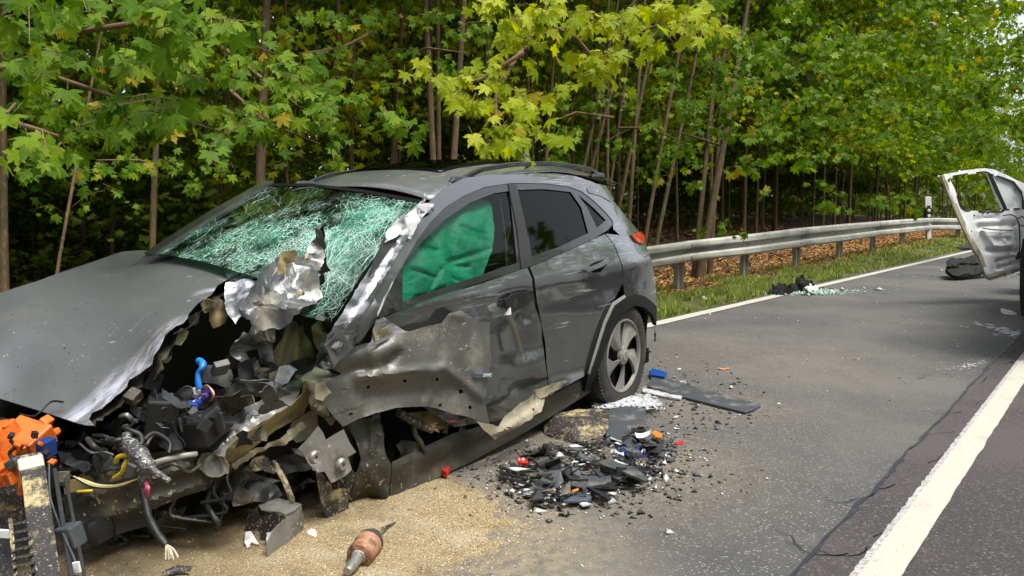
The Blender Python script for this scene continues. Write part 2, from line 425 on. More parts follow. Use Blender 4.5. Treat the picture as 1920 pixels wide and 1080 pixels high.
def glass_mat(name, tint, refl=1.0, haze=None):  # haze layers may also be a painted-in sky reflection
    m, t, out = new_mat(name)
    tr = nd(t, 'ShaderNodeBsdfTransparent')
    tr.inputs[0].default_value = (*tint, 1)
    gl = nd(t, 'ShaderNodeBsdfGlossy')
    gl.inputs['Roughness'].default_value = 0.03
    gl.inputs['Color'].default_value = (0.9, 0.95, 0.93, 1)
    fr = nd(t, 'ShaderNodeFresnel')
    fr.inputs[0].default_value = 1.5
    mx = nd(t, 'ShaderNodeMixShader')
    t.links.new(mul(t, fr.outputs[0], refl), mx.inputs[0])
    t.links.new(tr.outputs[0], mx.inputs[1])
    t.links.new(gl.outputs[0], mx.inputs[2])
    last = mx.outputs[0]
    for hz in (haze or ()):
        f = ramp(t, ntex(t, coords(t, hz.get('stretch', (1, 1, 1)), hz.get('rot', (0, 0, 0))), hz['scale'], 6, 0.7, hz.get('dist', 0)), hz['lo'], hz['hi'])
        if hz.get('web'):                             # a net of cracks: the edges of random cells
            vo = nd(t, 'ShaderNodeTexVoronoi', feature='DISTANCE_TO_EDGE')
            vo.inputs['Scale'].default_value = hz['web']
            wv = nd(t, 'ShaderNodeVectorMath', operation='ADD')
            nn = nd(t, 'ShaderNodeTexNoise'); nn.inputs['Scale'].default_value = 9
            sc_ = nd(t, 'ShaderNodeVectorMath', operation='SCALE'); sc_.inputs['Scale'].default_value = 0.10
            t.links.new(coords(t), nn.inputs['Vector'])
            t.links.new(nn.outputs['Color'], sc_.inputs[0])
            t.links.new(coords(t, hz.get('stretch', (1, 1, 1)), hz.get('rot', (0, 0, 0))), wv.inputs[0])
            t.links.new(sc_.outputs[0], wv.inputs[1])
            t.links.new(wv.outputs[0], vo.inputs['Vector'])
            f = mul(t, ramp(t, vo.outputs['Distance'], hz['wid'], hz['wid'] * 0.3), ramp(t, ntex(t, coords(t), hz['scale'], 3), hz['lo'], hz['hi']))
        if 'spots' in hz:
            g = None
            for (px, py, pz, pr) in hz['spots']:
                dn = nd(t, 'ShaderNodeVectorMath', operation='DISTANCE')
                t.links.new(coords(t), dn.inputs[0]); dn.inputs[1].default_value = (px, py, pz)
                k = ramp(t, dn.outputs['Value'], pr, pr * 0.3)
                g = k if g is None else mul(t, g, k, 'MAXIMUM')
            f = mul(t, f, g)
        if 'mod' in hz:
            f = mul(t, f, ramp(t, ntex(t, coords(t), hz['mod'][0], 2), hz['mod'][1], hz['mod'][2]))
        df = nd(t, 'ShaderNodeBsdfDiffuse')
        df.inputs[0].default_value = (*hz['col'], 1)
        m2 = nd(t, 'ShaderNodeMixShader')
        t.links.new(mul(t, f, hz.get('amt', 0.6)), m2.inputs[0])
        t.links.new(last, m2.inputs[1])
        t.links.new(df.outputs[0], m2.inputs[2])
        last = m2.outputs[0]
    t.links.new(last, out.inputs[0])
    return m
MT['ws'] = glass_mat('crazed_windscreen_glass', (0.10, 0.22, 0.14), 1.0, (
    dict(col=(0.07, 0.29, 0.20), scale=5.0, lo=0.36, hi=0.70, amt=0.55, spots=[(2.02, 0.40, 1.14, 0.38), (1.78, 0.50, 1.24, 0.26)]),
    dict(col=(0.40, 0.68, 0.58), scale=7.0, lo=0.42, hi=0.60, web=34, wid=0.10, amt=0.52, spots=[(2.0, 0.36, 1.15, 0.55), (1.7, 0.50, 1.27, 0.36), (2.1, -0.05, 1.1, 0.5)]),
    dict(col=(0.55, 0.78, 0.70), scale=8.0, lo=0.46, hi=0.60, web=80, wid=0.15, amt=0.48, spots=[(2.05, 0.40, 1.12, 0.36), (1.85, 0.48, 1.2, 0.26)]),
    dict(col=(0.45, 0.72, 0.62), scale=3.0, lo=0.48, hi=0.62, web=14, wid=0.035, amt=0.5, stretch=(1, 2.2, 1), rot=(0, 0, 0.5)),
    dict(col=(0.10, 0.34, 0.22), scale=3.0, stretch=(1, 1, 1), lo=0.44, hi=0.70, mod=(1.7, 0.44, 0.66), amt=0.75),
    dict(col=(0.62, 0.80, 0.75), scale=26, stretch=(1, 2, 1), lo=0.60, hi=0.70, mod=(2.3, 0.50, 0.66), amt=0.6)))
MT['glass_front'] = glass_mat('side_window_glass', (0.62, 0.82, 0.70), 0.5)
MT['glass_dark'] = glass_mat('privacy_glass', (0.05, 0.06, 0.055), 0.45)
MT['glass_roof'] = glass_mat('roof_glass', (0.02, 0.025, 0.02), 0.22, (dict(col=(0.4, 0.4, 0.35), scale=40, lo=0.66, hi=0.7, amt=0.6),))
MT['glass_clear'] = glass_mat('van_quarter_glass', (0.75, 0.85, 0.82), 2.6, (dict(col=(0.75, 0.80, 0.80), scale=3, lo=0.2, hi=0.5, amt=0.75),))  # white sky reflection painted in as a pale diffuse layer
MT['crack'] = M('crack_edges_in_glass', (0.36, 0.62, 0.53), 0.35, 0, (dict(col=(0.72, 0.86, 0.82), scale=6, lo=0.5, hi=0.7),))
MT['crumb_glass'] = M('pale_green_glass_crumbs', (0.36, 0.50, 0.43), 0.3)
MT['clear'] = M('clear_lens_fragment', (0.5, 0.52, 0.52), 0.15)
# ------------------------------------------------------------------ road and ground
TH = R(37.7)
DV = np.array([math.sin(TH), math.cos(TH), 0.0])
PV = np.array([math.cos(TH), -math.sin(TH), 0.0])
def RD(s, q, z=0.0): return DV * s + PV * q + np.array([0, 0, z])   # along the road, to its right

def asphalt(name, base, light, dark, tint, dusty):
    m, t, out = new_mat(name)
    b = nd(t, 'ShaderNodeBsdfPrincipled')
    v = coords(t)
    col = mixc(t, ramp(t, ntex(t, v, 110, 3, 0.7), 0.38, 0.66), dark, base)
    vo = nd(t, 'ShaderNodeTexVoronoi', feature='F1')
    vo.inputs['Scale'].default_value = 95
    t.links.new(v, vo.inputs['Vector'])
    sp = nd(t, 'ShaderNodeSeparateColor')
    t.links.new(vo.outputs['Color'], sp.inputs[0])
    chip = mul(t, ramp(t, sp.outputs[0], 0.74, 0.94), ramp(t, vo.outputs['Distance'], 0.55, 0.25))
    col = mixc(t, mul(t, chip, 0.8), col, light)
    col = mixc(t, mul(t, ramp(t, ntex(t, v, 0.55, 5, 0.6), 0.4, 0.66), 0.8), col, tint)
    col = mixc(t, mul(t, ramp(t, ntex(t, coords(t, (1, 0.25, 1), (0, 0, TH)), 1.3, 5, 0.65), 0.5, 0.75), 0.5), col, tuple(0.55 * x for x in base))
    if dusty:                                       # dust and sand trodden out round the wreck
        f = None
        for (cx, cy), r0, r1, a in dusty:
            sx = nd(t, 'ShaderNodeVectorMath', operation='DISTANCE')
            t.links.new(v, sx.inputs[0])
            sx.inputs[1].default_value = (cx, cy, 0)
            g = mul(t, ramp(t, sx.outputs['Value'], r1, r0), a)
            f = g if f is None else mul(t, f, g, 'MAXIMUM')
        f = mul(t, f, ramp(t, ntex(t, v, 16, 10, 0.8), 0.30, 0.68))
        col = mixc(t, f, col, (0.29, 0.235, 0.145))
        f2 = mul(t, ramp(t, ntex(t, v, 85, 2), 0.68, 0.72), mul(t, ramp(t, ntex(t, v, 1.1, 3), 0.45, 0.62), 0.9))
        col = mixc(t, f2, col, (0.42, 0.40, 0.35))
    t.links.new(col, b.inputs['Base Color'])
    b.inputs['Roughness'].default_value = 0.82
    bn = nd(t, 'ShaderNodeBump')
    bn.inputs['Strength'].default_value = 0.55
    bn.inputs['Distance'].default_value = 0.004
    t.links.new(ntex(t, v, 140, 3, 0.7), bn.inputs['Height'])
    t.links.new(bn.outputs[0], b.inputs['Normal'])
    t.links.new(b.outputs[0], out.inputs[0])
    return m
DUST = [((-0.35, 2.9), 0.4, 1.05, 0.75), ((0.45, 3.8), 0.2, 1.15, 0.5), ((1.2, 5.0), 0.1, 1.1, 0.32), ((2.0, 6.6), 0.2, 2.0, 0.22), ((-0.6, 2.0), 0.4, 1.0, 0.7)]
MT['road'] = asphalt('old_asphalt', (0.086, 0.086, 0.086), (0.30, 0.298, 0.29), (0.036, 0.036, 0.037), (0.108, 0.104, 0.096), DUST)
MT['road_new'] = asphalt('dark_asphalt_lane', (0.060, 0.052, 0.054), (0.20, 0.185, 0.18), (0.026, 0.023, 0.025), (0.078, 0.066, 0.064), None)

def sheet(name, quad_sq, z, mat, kind='structure', ns=1, jit=None):
    """strip along the road between q0 and q1, from s0 to s1"""
    s0, s1, q0, q1 = quad_sq
    ss = np.linspace(s0, s1, ns + 1)
    vs, fs = [], []
    for i, s_ in enumerate(ss):
        a = jit(s_, 0) if jit else 0
        b = jit(s_, 1) if jit else 0
        vs += [RD(s_, q0 + a, z), RD(s_, q1 + b, z)]
        if i: fs.append((2 * i - 2, 2 * i - 1, 2 * i + 1, 2 * i))
    o = link(name, mesh(name, vs, fs, mat))
    if kind: o['kind'] = kind
    return o
MT['soil'] = M('forest_soil', (0.045, 0.034, 0.018), 0.95, 0, (
    dict(col=(0.095, 0.048, 0.016), scale=3.0, lo=0.42, hi=0.66, detail=8, nrough=0.7),
    dict(col=(0.15, 0.075, 0.022), scale=22, lo=0.52, hi=0.64, detail=5),
    dict(col=(0.02, 0.018, 0.012), scale=14, lo=0.56, hi=0.7, detail=5)), (30, 0.8, 0.02))
MT['verge'] = M('verge_earth', (0.075, 0.075, 0.026), 0.95, 0, (
    dict(col=(0.10, 0.075, 0.04), scale=2.0, lo=0.45, hi=0.65, detail=7),
    dict(col=(0.055, 0.075, 0.018), scale=12, lo=0.45, hi=0.6, detail=6)), (40, 0.8, 0.02))
g = link('ground', mesh('ground', [(-160, -120, -0.03), (200, -120, -0.03), (200, 220, -0.03), (-160, 220, -0.03)], [(0, 1, 2, 3)], MT['soil']))
g['kind'] = 'structure'
sheet('road', (-60, 130, -4.28, 3.35), 0.0, MT['road'], ns=2)
jn = lambda a, k, f1=1.7, f2=9.0, A=0.012: A * (noise.noise(Vector((a * f1, k * 7.3, 1.2))) + 0.7 * noise.noise(Vector((a * f2, k * 3.1, 5.5))))
def rise(s_, q):                                      # the bank climbs gently beyond the carriageway
    return float(np.interp(s_, [10.5, 34], [0, 0.30]) * np.clip((-4.4 - q) / 1.0, 0, 1) + np.clip((-8.5 - q) / 30, 0, 1) * 1.2)
def bank(name, s0, s1, ds, qs, mat, z0, bump):
    ss = np.arange(s0, s1, ds)
    vs = []
    for s_ in ss:
        for k, q in enumerate(qs):
            qq = q + (0.09 * noise.noise(Vector((s_ * 1.4, k, 0))) + 0.05 * noise.noise(Vector((s_ * 7, k, 0))))
            vs.append(RD(s_, qq, z0 + rise(s_, qq) + bump * noise.noise(Vector((s_ * 0.9, qq * 0.9, 3)))))
    n = len(qs)
    fs = [(i * n + j, i * n + j + 1, (i + 1) * n + j + 1, (i + 1) * n + j) for i in range(len(ss) - 1) for j in range(n - 1)]
    o = link(name, mesh(name, vs, fs, mat, 180))
    o['kind'] = 'structure'
    return o
bank('verge', -30, 70, 0.15, [-6.9, -6.4, -5.9, -5.4, -5.0, -4.6, -4.36, -4.2], MT['verge'], 0.006, 0.0)
bank('forest_floor', -30, 90, 0.6, list(np.linspace(-60, -10, 26)) + [-9, -8.4, -7.8, -7.2, -6.6, -6.2], MT['soil'], -0.012, 0.05)
sheet('road_lane', (-30, 90, -0.832, 3.30), 0.004, MT['road_new'], ns=900, jit=lambda s_, k: jn(s_, 1, 0.6, 6.0, 0.014) if k == 0 else 0)
MT['tar'] = M('tar_seam', (0.020, 0.022, 0.034), 0.45, 0, (dict(col=(0.05, 0.05, 0.055), scale=20, lo=0.5, hi=0.7),), (60, 0.4, 0.004))
sheet('tar_seam', (0.5, 40, -0.840, -0.826), 0.008, MT['tar'], ns=900, jit=lambda s_, k: jn(s_, 1, 0.6, 6.0, 0.014) + (0.012 * noise.noise(Vector((s_ * 5.1, k * 4.4, 9))) + 0.010 * noise.noise(Vector((s_ * 23, k * 4.4, 9)))) )
def paint_mat(name, col, wear):
    return M(name, col, 0.7, 0, (
        dict(col=(0.17, 0.165, 0.155), scale=75, lo=0.56 - wear, hi=0.70 - wear, detail=5, nrough=0.75, amt=0.8),
        dict(col=(0.20, 0.19, 0.175), scale=9, lo=0.58 - wear, hi=0.74 - wear, detail=9, nrough=0.8, amt=0.6),
        dict(col=(0.30, 0.29, 0.27), scale=3, lo=0.52, hi=0.75, amt=0.5)), (120, 0.3, 0.003))
MT['line'] = paint_mat('white_road_paint', (0.45, 0.43, 0.365), 0.02)
MT['line_old'] = paint_mat('worn_older_road_paint', (0.46, 0.45, 0.45), 0.12)
rag = lambda A, f, sd: (lambda s_, k: A * noise.noise(Vector((s_ * f, k * 5.0 + sd, sd))) + 0.6 * A * noise.noise(Vector((s_ * f * 4, k * 5.0 + sd, 2))))
sheet('edge_line', (-20, 75, -4.14, -3.985), 0.008, MT['line'], ns=800, jit=lambda s_, k: rag(0.010, 2.2, 3)(s_, k) + 0.0075 * (s_ - 7.8))
sheet('centre_line_ghost', (-20, 60, -0.685, -0.63), 0.008, MT['line_old'], ns=2600, jit=lambda s_, k: (rag(0.008, 22, 5)(s_, k) if k == 0 else 0))
sheet('centre_line', (-20, 60, -0.660, -0.545), 0.012, MT['line'], ns=1200, jit=lambda s_, k: rag(0.006, 5, 8)(s_, k))
# cracks branching between the seam and the line
mb = MB()
def crack(pts, wd):
    n = len(pts)
    for i in range(n - 1):
        a, b = np.array(pts[i]), np.array(pts[i + 1])
        d = (b - a) / (np.linalg.norm(b - a) + 1e-9)
        p = np.array([-d[1], d[0], 0])
        w0 = wd * (1 - i / n) + 0.001
        w1 = wd * (1 - (i + 1) / n) + 0.001
        mb.add([a - p * w0, a + p * w0, b + p * w1, b - p * w1], [(0, 3, 2, 1)])
rc = random.Random(5)
for k in range(22):
    s_ = rc.uniform(1.5, 9)
    q = rc.uniform(-0.80, -0.66)
    a = rc.choice([0, math.pi]) + rc.uniform(-0.8, 0.8)
    pts = []
    for i in range(rc.randint(6, 14)):
        pts.append(RD(s_, min(q, -0.645), 0.0068))
        a += rc.uniform(-0.7, 0.7)
        s_ += 0.045 * math.cos(a); q += 0.03 * math.sin(a)
    crack(pts, rc.uniform(0.001, 0.0028))
tag(mb.build('road_crack', MT['void']), kind='structure')

# absorbent sand heaped under the wreck: a height field that sinks into the road at its ragged edge
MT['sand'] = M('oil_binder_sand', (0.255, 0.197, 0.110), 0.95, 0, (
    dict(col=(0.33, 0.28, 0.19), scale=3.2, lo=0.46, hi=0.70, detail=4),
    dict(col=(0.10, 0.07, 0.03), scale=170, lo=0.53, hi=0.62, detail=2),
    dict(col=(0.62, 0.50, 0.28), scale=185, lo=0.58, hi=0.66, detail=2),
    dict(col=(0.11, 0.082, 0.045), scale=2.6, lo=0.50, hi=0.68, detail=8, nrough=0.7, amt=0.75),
    dict(col=(0.075, 0.052, 0.024), scale=4.5, lo=0.28, hi=0.56, detail=8, nrough=0.7, amt=0.92, spots=[(*G(180, 985)[:2], 0, 0.95), (*G(340, 925)[:2], 0, 0.90), (*G(480, 890)[:2], 0, 0.75), (*G(60, 1050)[:2], 0, 0.8), (*G(640, 880)[:2], 0, 0.3)])), (170, 0.9, 0.006))  # last layer: shade under the crushed front, painted in as oily dark sand
def poly_sd(px, py, poly):
    """signed distance to an outline, positive inside (numpy)"""
    d = np.full(px.shape, 1e9)
    ins = np.zeros(px.shape, bool)
    n = len(poly)
    for i in range(n):
        ax, ay = poly[i]; bx, by = poly[(i + 1) % n]
        ex, ey = bx - ax, by - ay
        tt = np.clip(((px - ax) * ex + (py - ay) * ey) / (ex * ex + ey * ey + 1e-12), 0, 1)
        d = np.minimum(d, np.hypot(px - ax - tt * ex, py - ay - tt * ey))
        c = ((ay > py) != (by > py)) & (px < (bx - ax) * (py - ay) / (by - ay + 1e-12) + ax)
        ins ^= c
    return np.where(ins, d, -d)
SANDPX = [(40, 1085), (120, 960), (330, 880), (520, 850), (700, 880), (800, 893), (885, 900), (925, 950), (985, 985), (940, 1035), (845, 1060), (820, 1110), (780, 1200), (420, 1260), (60, 1260)]
sandpoly = [tuple(G(u, v)[:2]) for u, v in SANDPX]
xs = np.arange(-2.3, 0.75, 0.0125); ys = np.arange(1.55, 4.3, 0.0125)
GX, GY = np.meshgrid(xs, ys)
sd = poly_sd(GX, GY, sandpoly)
def nz(X, Y, f, seed, oct=1):
    out = np.zeros(X.size)
    for i, (a, b) in enumerate(zip(X.ravel(), Y.ravel())):
        out[i] = noise.noise(Vector((a * f, b * f, seed)))
    return out.reshape(X.shape)
h = np.clip(sd, -0.2, 0.22) * 0.055 + 0.004 * nz(GX, GY, 7, 1) + 0.005 * nz(GX, GY, 22, 2) - 0.001
inside = np.clip(sd / 0.2, 0, 1)
h += inside * (0.014 * (nz(GX, GY, 3.2, 3) + 0.2) + 0.006 * nz(GX, GY, 9, 4))
for (u, v), r_, a in (((420, 900), 0.16, 0.05), ((500, 990), 0.11, 0.035), ((620, 930), 0.14, 0.03), ((200, 1030), 0.2, 0.04), ((330, 920), 0.2, 0.04)):
    c = G(u, v)
    h += a * np.exp(-((GX - c[0]) ** 2 + (GY - c[1]) ** 2) / r_ ** 2)
V = np.stack([GX.ravel(), GY.ravel(), h.ravel()], 1)
ny, nx = GX.shape
idx = np.arange(nx * ny).reshape(ny, nx)
F = np.stack([idx[:-1, :-1].ravel(), idx[:-1, 1:].ravel(), idx[1:, 1:].ravel(), idx[1:, :-1].ravel()], 1)
F = F[(h.ravel()[F] > -0.006).any(1)]
use = np.unique(F); rm = -np.ones(nx * ny, int); rm[use] = np.arange(len(use))
SAND_H = (xs, ys, h)
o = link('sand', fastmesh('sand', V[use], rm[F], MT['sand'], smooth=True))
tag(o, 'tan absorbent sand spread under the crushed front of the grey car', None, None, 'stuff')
def sand_z(x, y):
    if not (xs[0] < x < xs[-1] and ys[0] < y < ys[-1]): return 0.0
    return max(0.0, float(h[int((y - ys[0]) / 0.0125), int((x - xs[0]) / 0.0125)]))
# ------------------------------------------------------------------ the wrecked car (car frame: x forward from the rear axle, y to its left, z up)
CPSI, CPIT = -2.17711, 0.0311
car = empty('wrecked_car', (-0.0375, 5.425, 0.0), (0, CPIT, CPSI),
            'crashed grey compact SUV with torn open front end, shattered windscreen and teal airbags', 'car')
CM = Matrix.Translation(car.location) @ car.rotation_euler.to_matrix().to_4x4()
C3 = np.array(CM.to_3x3()); CO = np.array(CM.translation)
def c2w(p): return C3 @ np.asarray(p, float) + CO
def w2c(p): return C3.T @ (np.asarray(p, float) - CO)
CAMC = w2c(CAM)
def rayc(u, v): return C3.T @ ray(u, v)
def projc(p):
    d = c2w(p) - CAM
    z = d @ FW
    return 960 + FPX * (d @ RT) / z, 540 - FPX * (d @ UP) / z, z

ZS = np.array([0.10, 0.18, 0.25, 0.35, 0.50, 0.65, 0.76, 0.83, 0.88, 0.92, 0.97, 1.02, 1.10, 1.25, 1.36, 1.43, 1.48, 1.53])
YS = np.array([0.77, 0.80, 0.835, 0.862, 0.880, 0.880, 0.874, 0.880, 0.886, 0.876, 0.856, 0.838, 0.800, 0.730, 0.672, 0.630, 0.575, 0.44])
zz = np.linspace(0.0, 1.6, 400)
yy = np.interp(zz, ZS, YS)
ker = np.exp(-np.linspace(-2, 2, 9) ** 2); ker /= ker.sum()
yy = np.convolve(np.pad(yy, 4, mode='edge'), ker, mode='valid')
def side_y(x, z):
    y = np.interp(z, zz, yy)
    b = np.clip(0.1 - x, 0, None)
    y = y - b ** 2 * (0.16 + 0.22 * np.clip(z - 0.9, 0, 1))
    y = y - np.clip(x - 2.2, 0, None) ** 2 * 0.10
    # haunch over the rear wheel, hollow in the lower doors
    y = y + 0.018 * np.exp(-((x + 0.05) / 0.45) ** 2 - ((z - 0.68) / 0.16) ** 2)
    y = y - 0.022 * np.exp(-((x - 1.0) / 0.55) ** 2 - ((z - 0.58) / 0.10) ** 2)
    return y
def side(u, v, off=0.0):
    o, d = CAMC, rayc(u, v)
    ts = np.linspace(1.5, 8.0, 900)
    P = o[None] + ts[:, None] * d[None]
    f = P[:, 1] - side_y(P[:, 0], P[:, 2]) - off
    k = np.where((f[:-1] > 0) & (f[1:] <= 0))[0]
    if len(k):
        k = k[0]
        a = f[k] / (f[k] - f[k + 1])
        return P[k] + a * (P[k + 1] - P[k])
    return P[np.argmin(np.abs(f))]
def roof_z(x, y):
    z = np.interp(x, [-0.75, -0.62, -0.4, -0.1, 0.3, 0.7, 1.0, 1.25, 1.45, 1.6], [1.44, 1.475, 1.515, 1.545, 1.562, 1.552, 1.522, 1.475, 1.42, 1.37])
    return z - 0.085 * (np.abs(y) / 0.58) ** 2.6

def tps(pts):
    """1/depth over the picture through a few points of a surface in car space"""
    q = np.array([projc(p) for p in pts])
    uv = q[:, :2] / 400.0
    wv = 1.0 / q[:, 2]
    n = len(pts)
    if n == 3:
        c = np.linalg.solve(np.c_[np.ones(3), uv], wv)
        return lambda U: np.c_[np.ones(len(U)), U / 400.0] @ c
    def K(a, b):
        r2 = ((a[:, None] - b[None]) ** 2).sum(-1)
        return 0.5 * r2 * np.log(r2 + 1e-9)
    A = np.zeros((n + 3, n + 3))
    A[:n, :n] = K(uv, uv) + 1e-4 * np.eye(n)
    A[:n, n] = 1; A[:n, n + 1:] = uv
    A[n, :n] = 1; A[n + 1:, :n] = uv.T
    s = np.linalg.solve(A, np.r_[wv, 0, 0, 0])
    return lambda U: K(U / 400.0, uv) @ s[:n] + s[n] + (U / 400.0) @ s[n + 1:]

def in_poly(p, poly):
    c = False
    n = len(poly)
    for i in range(n):
        a, b = poly[i], poly[(i + 1) % n]
        if (a[1] > p[1]) != (b[1] > p[1]) and p[0] < (b[0] - a[0]) * (p[1] - a[1]) / (b[1] - a[1]) + a[0]: c = not c
    return c
def dens(poly, step, rag=0.0, seed=0.0, closed=True):
    out = []
    n = len(poly)
    for i in range(n if closed else n - 1):
        a, b = Vector(poly[i]), Vector(poly[(i + 1) % n])
        L = (b - a).length
        k = max(1, int(L / step))
        nrm = Vector((-(b - a).y, (b - a).x)).normalized() if L > 0 else Vector((0, 0))
        for j in range(k):
            p = a.lerp(b, j / k)
            if rag:
                r_ = rag if not isinstance(rag, dict) else rag.get(i, 0.0)
                e = r_ * (0.8 * noise.noise(Vector((p.x * 0.11, p.y * 0.11, seed))) + 0.9 * noise.noise(Vector((p.x * 0.47, p.y * 0.47, seed + 4))))
                if j or not isinstance(rag, dict): p = p + nrm * e
            out.append((p.x, p.y))
    return out
def seg_d(p, s):
    a = np.array(s[:2]); b = np.array(s[2:4])
    e = b - a
    t = np.clip(((p - a) @ e) / (e @ e + 1e-9), 0, 1)
    return np.linalg.norm(p - a - t[:, None] * e, axis=1)

def cut(poly, holes, step, rag, seed, jit=0.25):
    """triangulate an outline with holes, with a jittered grid of points inside"""
    loops = [dens(poly, step, rag, seed)] + [dens(h, step * 0.8) for h in holes]
    vs, es = [], []
    for lp in loops:
        o = len(vs)
        vs += lp
        es += [(o + i, o + (i + 1) % len(lp)) for i in range(len(lp))]
    P = np.array(loops[0])
    r_ = random.Random(int(seed * 10) + 3)
    x0, y0 = P.min(0); x1, y1 = P.max(0)
    bd = np.array(vs)
    j = 0
    y = y0 + step * 0.5
    while y < y1:
        x = x0 + (step * 0.5 if j % 2 else 0)
        while x < x1:
            p = (x + r_.uniform(-jit, jit) * step, y + r_.uniform(-jit, jit) * step)
            if in_poly(p, loops[0]) and not any(in_poly(p, h) for h in loops[1:]):
                if np.min(np.hypot(bd[:, 0] - p[0], bd[:, 1] - p[1])) > step * 0.45: vs.append(p)
            x += step
        y += step * 0.87; j += 1
    res = delaunay_2d_cdt([Vector(v) for v in vs], es, [], 0, 1e-4)
    V = [tuple(v) for v in res[0]]
    F = []
    for f in res[2]:
        c = (sum(V[i][0] for i in f) / len(f), sum(V[i][1] for i in f) / len(f))
        if in_poly(c, loops[0]) and not any(in_poly(c, h) for h in loops[1:]): F.append(tuple(f))
    return V, F

def crumple(V, F, amp, sc, seed, crease=0.6):
    """push a sheet in and out along its own normals: soft dents plus sharp folds"""
    me = bpy.data.meshes.new('tmp')
    me.from_pydata([tuple(v) for v in V], [], F)
    N = np.array([v.normal for v in me.vertices])
    bpy.data.meshes.remove(me)
    # folds: a few sets of flat facets meeting in straight sharp creases, bent a little by noise
    rf = random.Random(int(seed * 37) + 5)
    sets = []
    for k in range(5):
        d = Vector((rf.gauss(0, 1), rf.gauss(0, 1), rf.gauss(0, 1))).normalized()
        sets.append((d, sc * rf.uniform(0.55, 1.05) * (1.0 if k < 3 else 2.3), rf.random(), 1.0 if k < 3 else 0.42))
    out = []
    for v, n in zip(V, N):
        p = Vector(v)
        s = Vector((seed, seed * 1.7, 0))
        a = noise.noise(p * sc * 0.6 + s)
        q = p + Vector((noise.noise(p * 4.1 + s), noise.noise(p * 4.1 - s), noise.noise(p * 4.1 + s * 2))) * 0.05
        b = 0
        for d, f, ph, wt in sets:
            t = (q.dot(d) * f + ph) % 1.0
            b += wt * (abs(2 * t - 1) * 2 - 1)
        b *= 0.55
        out.append(np.array(v) + n * amp * ((1 - crease) * a + crease * b))
    return out

def panel(name, poly, surf, mat, parent=None, step=9, holes=(), rel=(), cr=None, rag=0.0, seed=1.0, thick=0.0016, smooth=35, off=0.0, flip=False, inner=None):
    """a sheet cut along sight-line outlines and laid on a real surface of the car.
    surf: function(u, v) -> car point, or control points of the surface in car space, or (axis, value) for a plane."""
    V2, F = cut(poly, holes, step, rag, seed)
    U = np.array(V2)
    if callable(surf):
        P = np.array([surf(u, v) for u, v in V2])
    elif isinstance(surf, tuple):
        ax, val = surf
        P = []
        for u, v in V2:
            d = rayc(u, v)
            P.append(CAMC + d * ((val - CAMC[ax]) / d[ax]))
        P = np.array(P)
    else:
        wv = tps(surf)(U)
        P = np.array([CAMC + rayc(u, v) / k for (u, v), k in zip(V2, wv)])
    for sg in rel:                                   # sculpted ridges (+, towards the viewer) and hollows: (u0, v0, u1, v1, radius, metres)
        k = np.exp(-(seg_d(U, sg[:4]) / sg[4]) ** 2) * sg[5]
        D = CAMC[None] - P
        P = P + D / np.linalg.norm(D, axis=1)[:, None] * k[:, None]
    F2 = []
    for f in F:
        n = np.cross(P[f[1]] - P[f[0]], P[f[2]] - P[f[0]])
        F2.append(f if n @ (CAMC - P[f[0]]) > 0 else f[::-1])
    if cr: P = np.array(crumple(P, F2, *cr))
    if off:
        D = CAMC[None] - P
        P = P + D / np.linalg.norm(D, axis=1)[:, None] * off
    mats = [mat] if not isinstance(mat, (list, tuple)) else list(mat)
    if inner: mats = [mat, inner]
    o = link(name, mesh(name, P, F2, mats, smooth), parent if parent is not None else car)
    if thick:
        m = o.modifiers.new('sheet', 'SOLIDIFY')
        m.thickness = thick; m.offset = -1
        if inner: m.material_offset = 1; m.material_offset_rim = 0
        es = o.modifiers.new('crisp_edges', 'EDGE_SPLIT')
        es.split_angle = R(52); es.use_edge_sharp = False
    return o
def mirror(o, name=None, parent=None, mat=None):
    me = o.data.copy()
    for v in me.vertices: v.co.y = -v.co.y
    me.flip_normals()
    c = link(name or o.name.split('.')[0], me, parent or car)
    if mat: me.materials[0] = mat
    for m in o.modifiers:
        if m.type == 'SOLIDIFY':
            k = c.modifiers.new('sheet', 'SOLIDIFY'); k.thickness = m.thickness; k.offset = m.offset
            c.modifiers.new('crisp_edges', 'EDGE_SPLIT').split_angle = R(52)
    return c
def cpt(u, v, ax, val):                              # sight line to a plane of the car
    d = rayc(u, v)
    return CAMC + d * ((val - CAMC[ax]) / d[ax])
def wpx(pts, ax, val): return [cpt(u, v, ax, val) for u, v in pts]

# -- roof ------------------------------------------------------------------
def grid_obj(name, fx, nu, nv, mat, smooth=180, thick=0.002, parent=None):
    vs = [fx(i / nu, j / nv) for i in range(nu + 1) for j in range(nv + 1)]
    fs = [(i * (nv + 1) + j, i * (nv + 1) + j + 1, (i + 1) * (nv + 1) + j + 1, (i + 1) * (nv + 1) + j) for i in range(nu) for j in range(nv)]
    o = link(name, mesh(name, vs, fs, mat, smooth), parent or car)
    if thick:
        m = o.modifiers.new('sheet', 'SOLIDIFY'); m.thickness = thick; m.offset = 0
    return o
def roofpt(a, b):
    x = -0.66 + a * 2.11
    hw = np.interp(x, [-0.7, 0, 1, 1.45], [0.52, 0.575, 0.60, 0.60])
    y = (b * 2 - 1) * hw
    x = x + 0.05 * (1 - (y / hw) ** 2) * a
    return (x, y, roof_z(x, y))
roof = grid_obj('roof', roofpt, 30, 24, MT['roofpaint'])
def sunpt(a, b):
    x = 0.15 + a * 0.98
    y = (b * 2 - 1) * 0.40
    x = x + 0.045 * (1 - (y / 0.4) ** 2) * a
    return (x, y, roof_z(x, y) + 0.004)
grid_obj('sunroof', sunpt, 14, 14, MT['glass_roof'], thick=0.004)
def lining(a, b):
    p = roofpt(a * 0.98 + 0.01, b * 0.98 + 0.01)
    return (p[0], p[1], p[2] - 0.03)
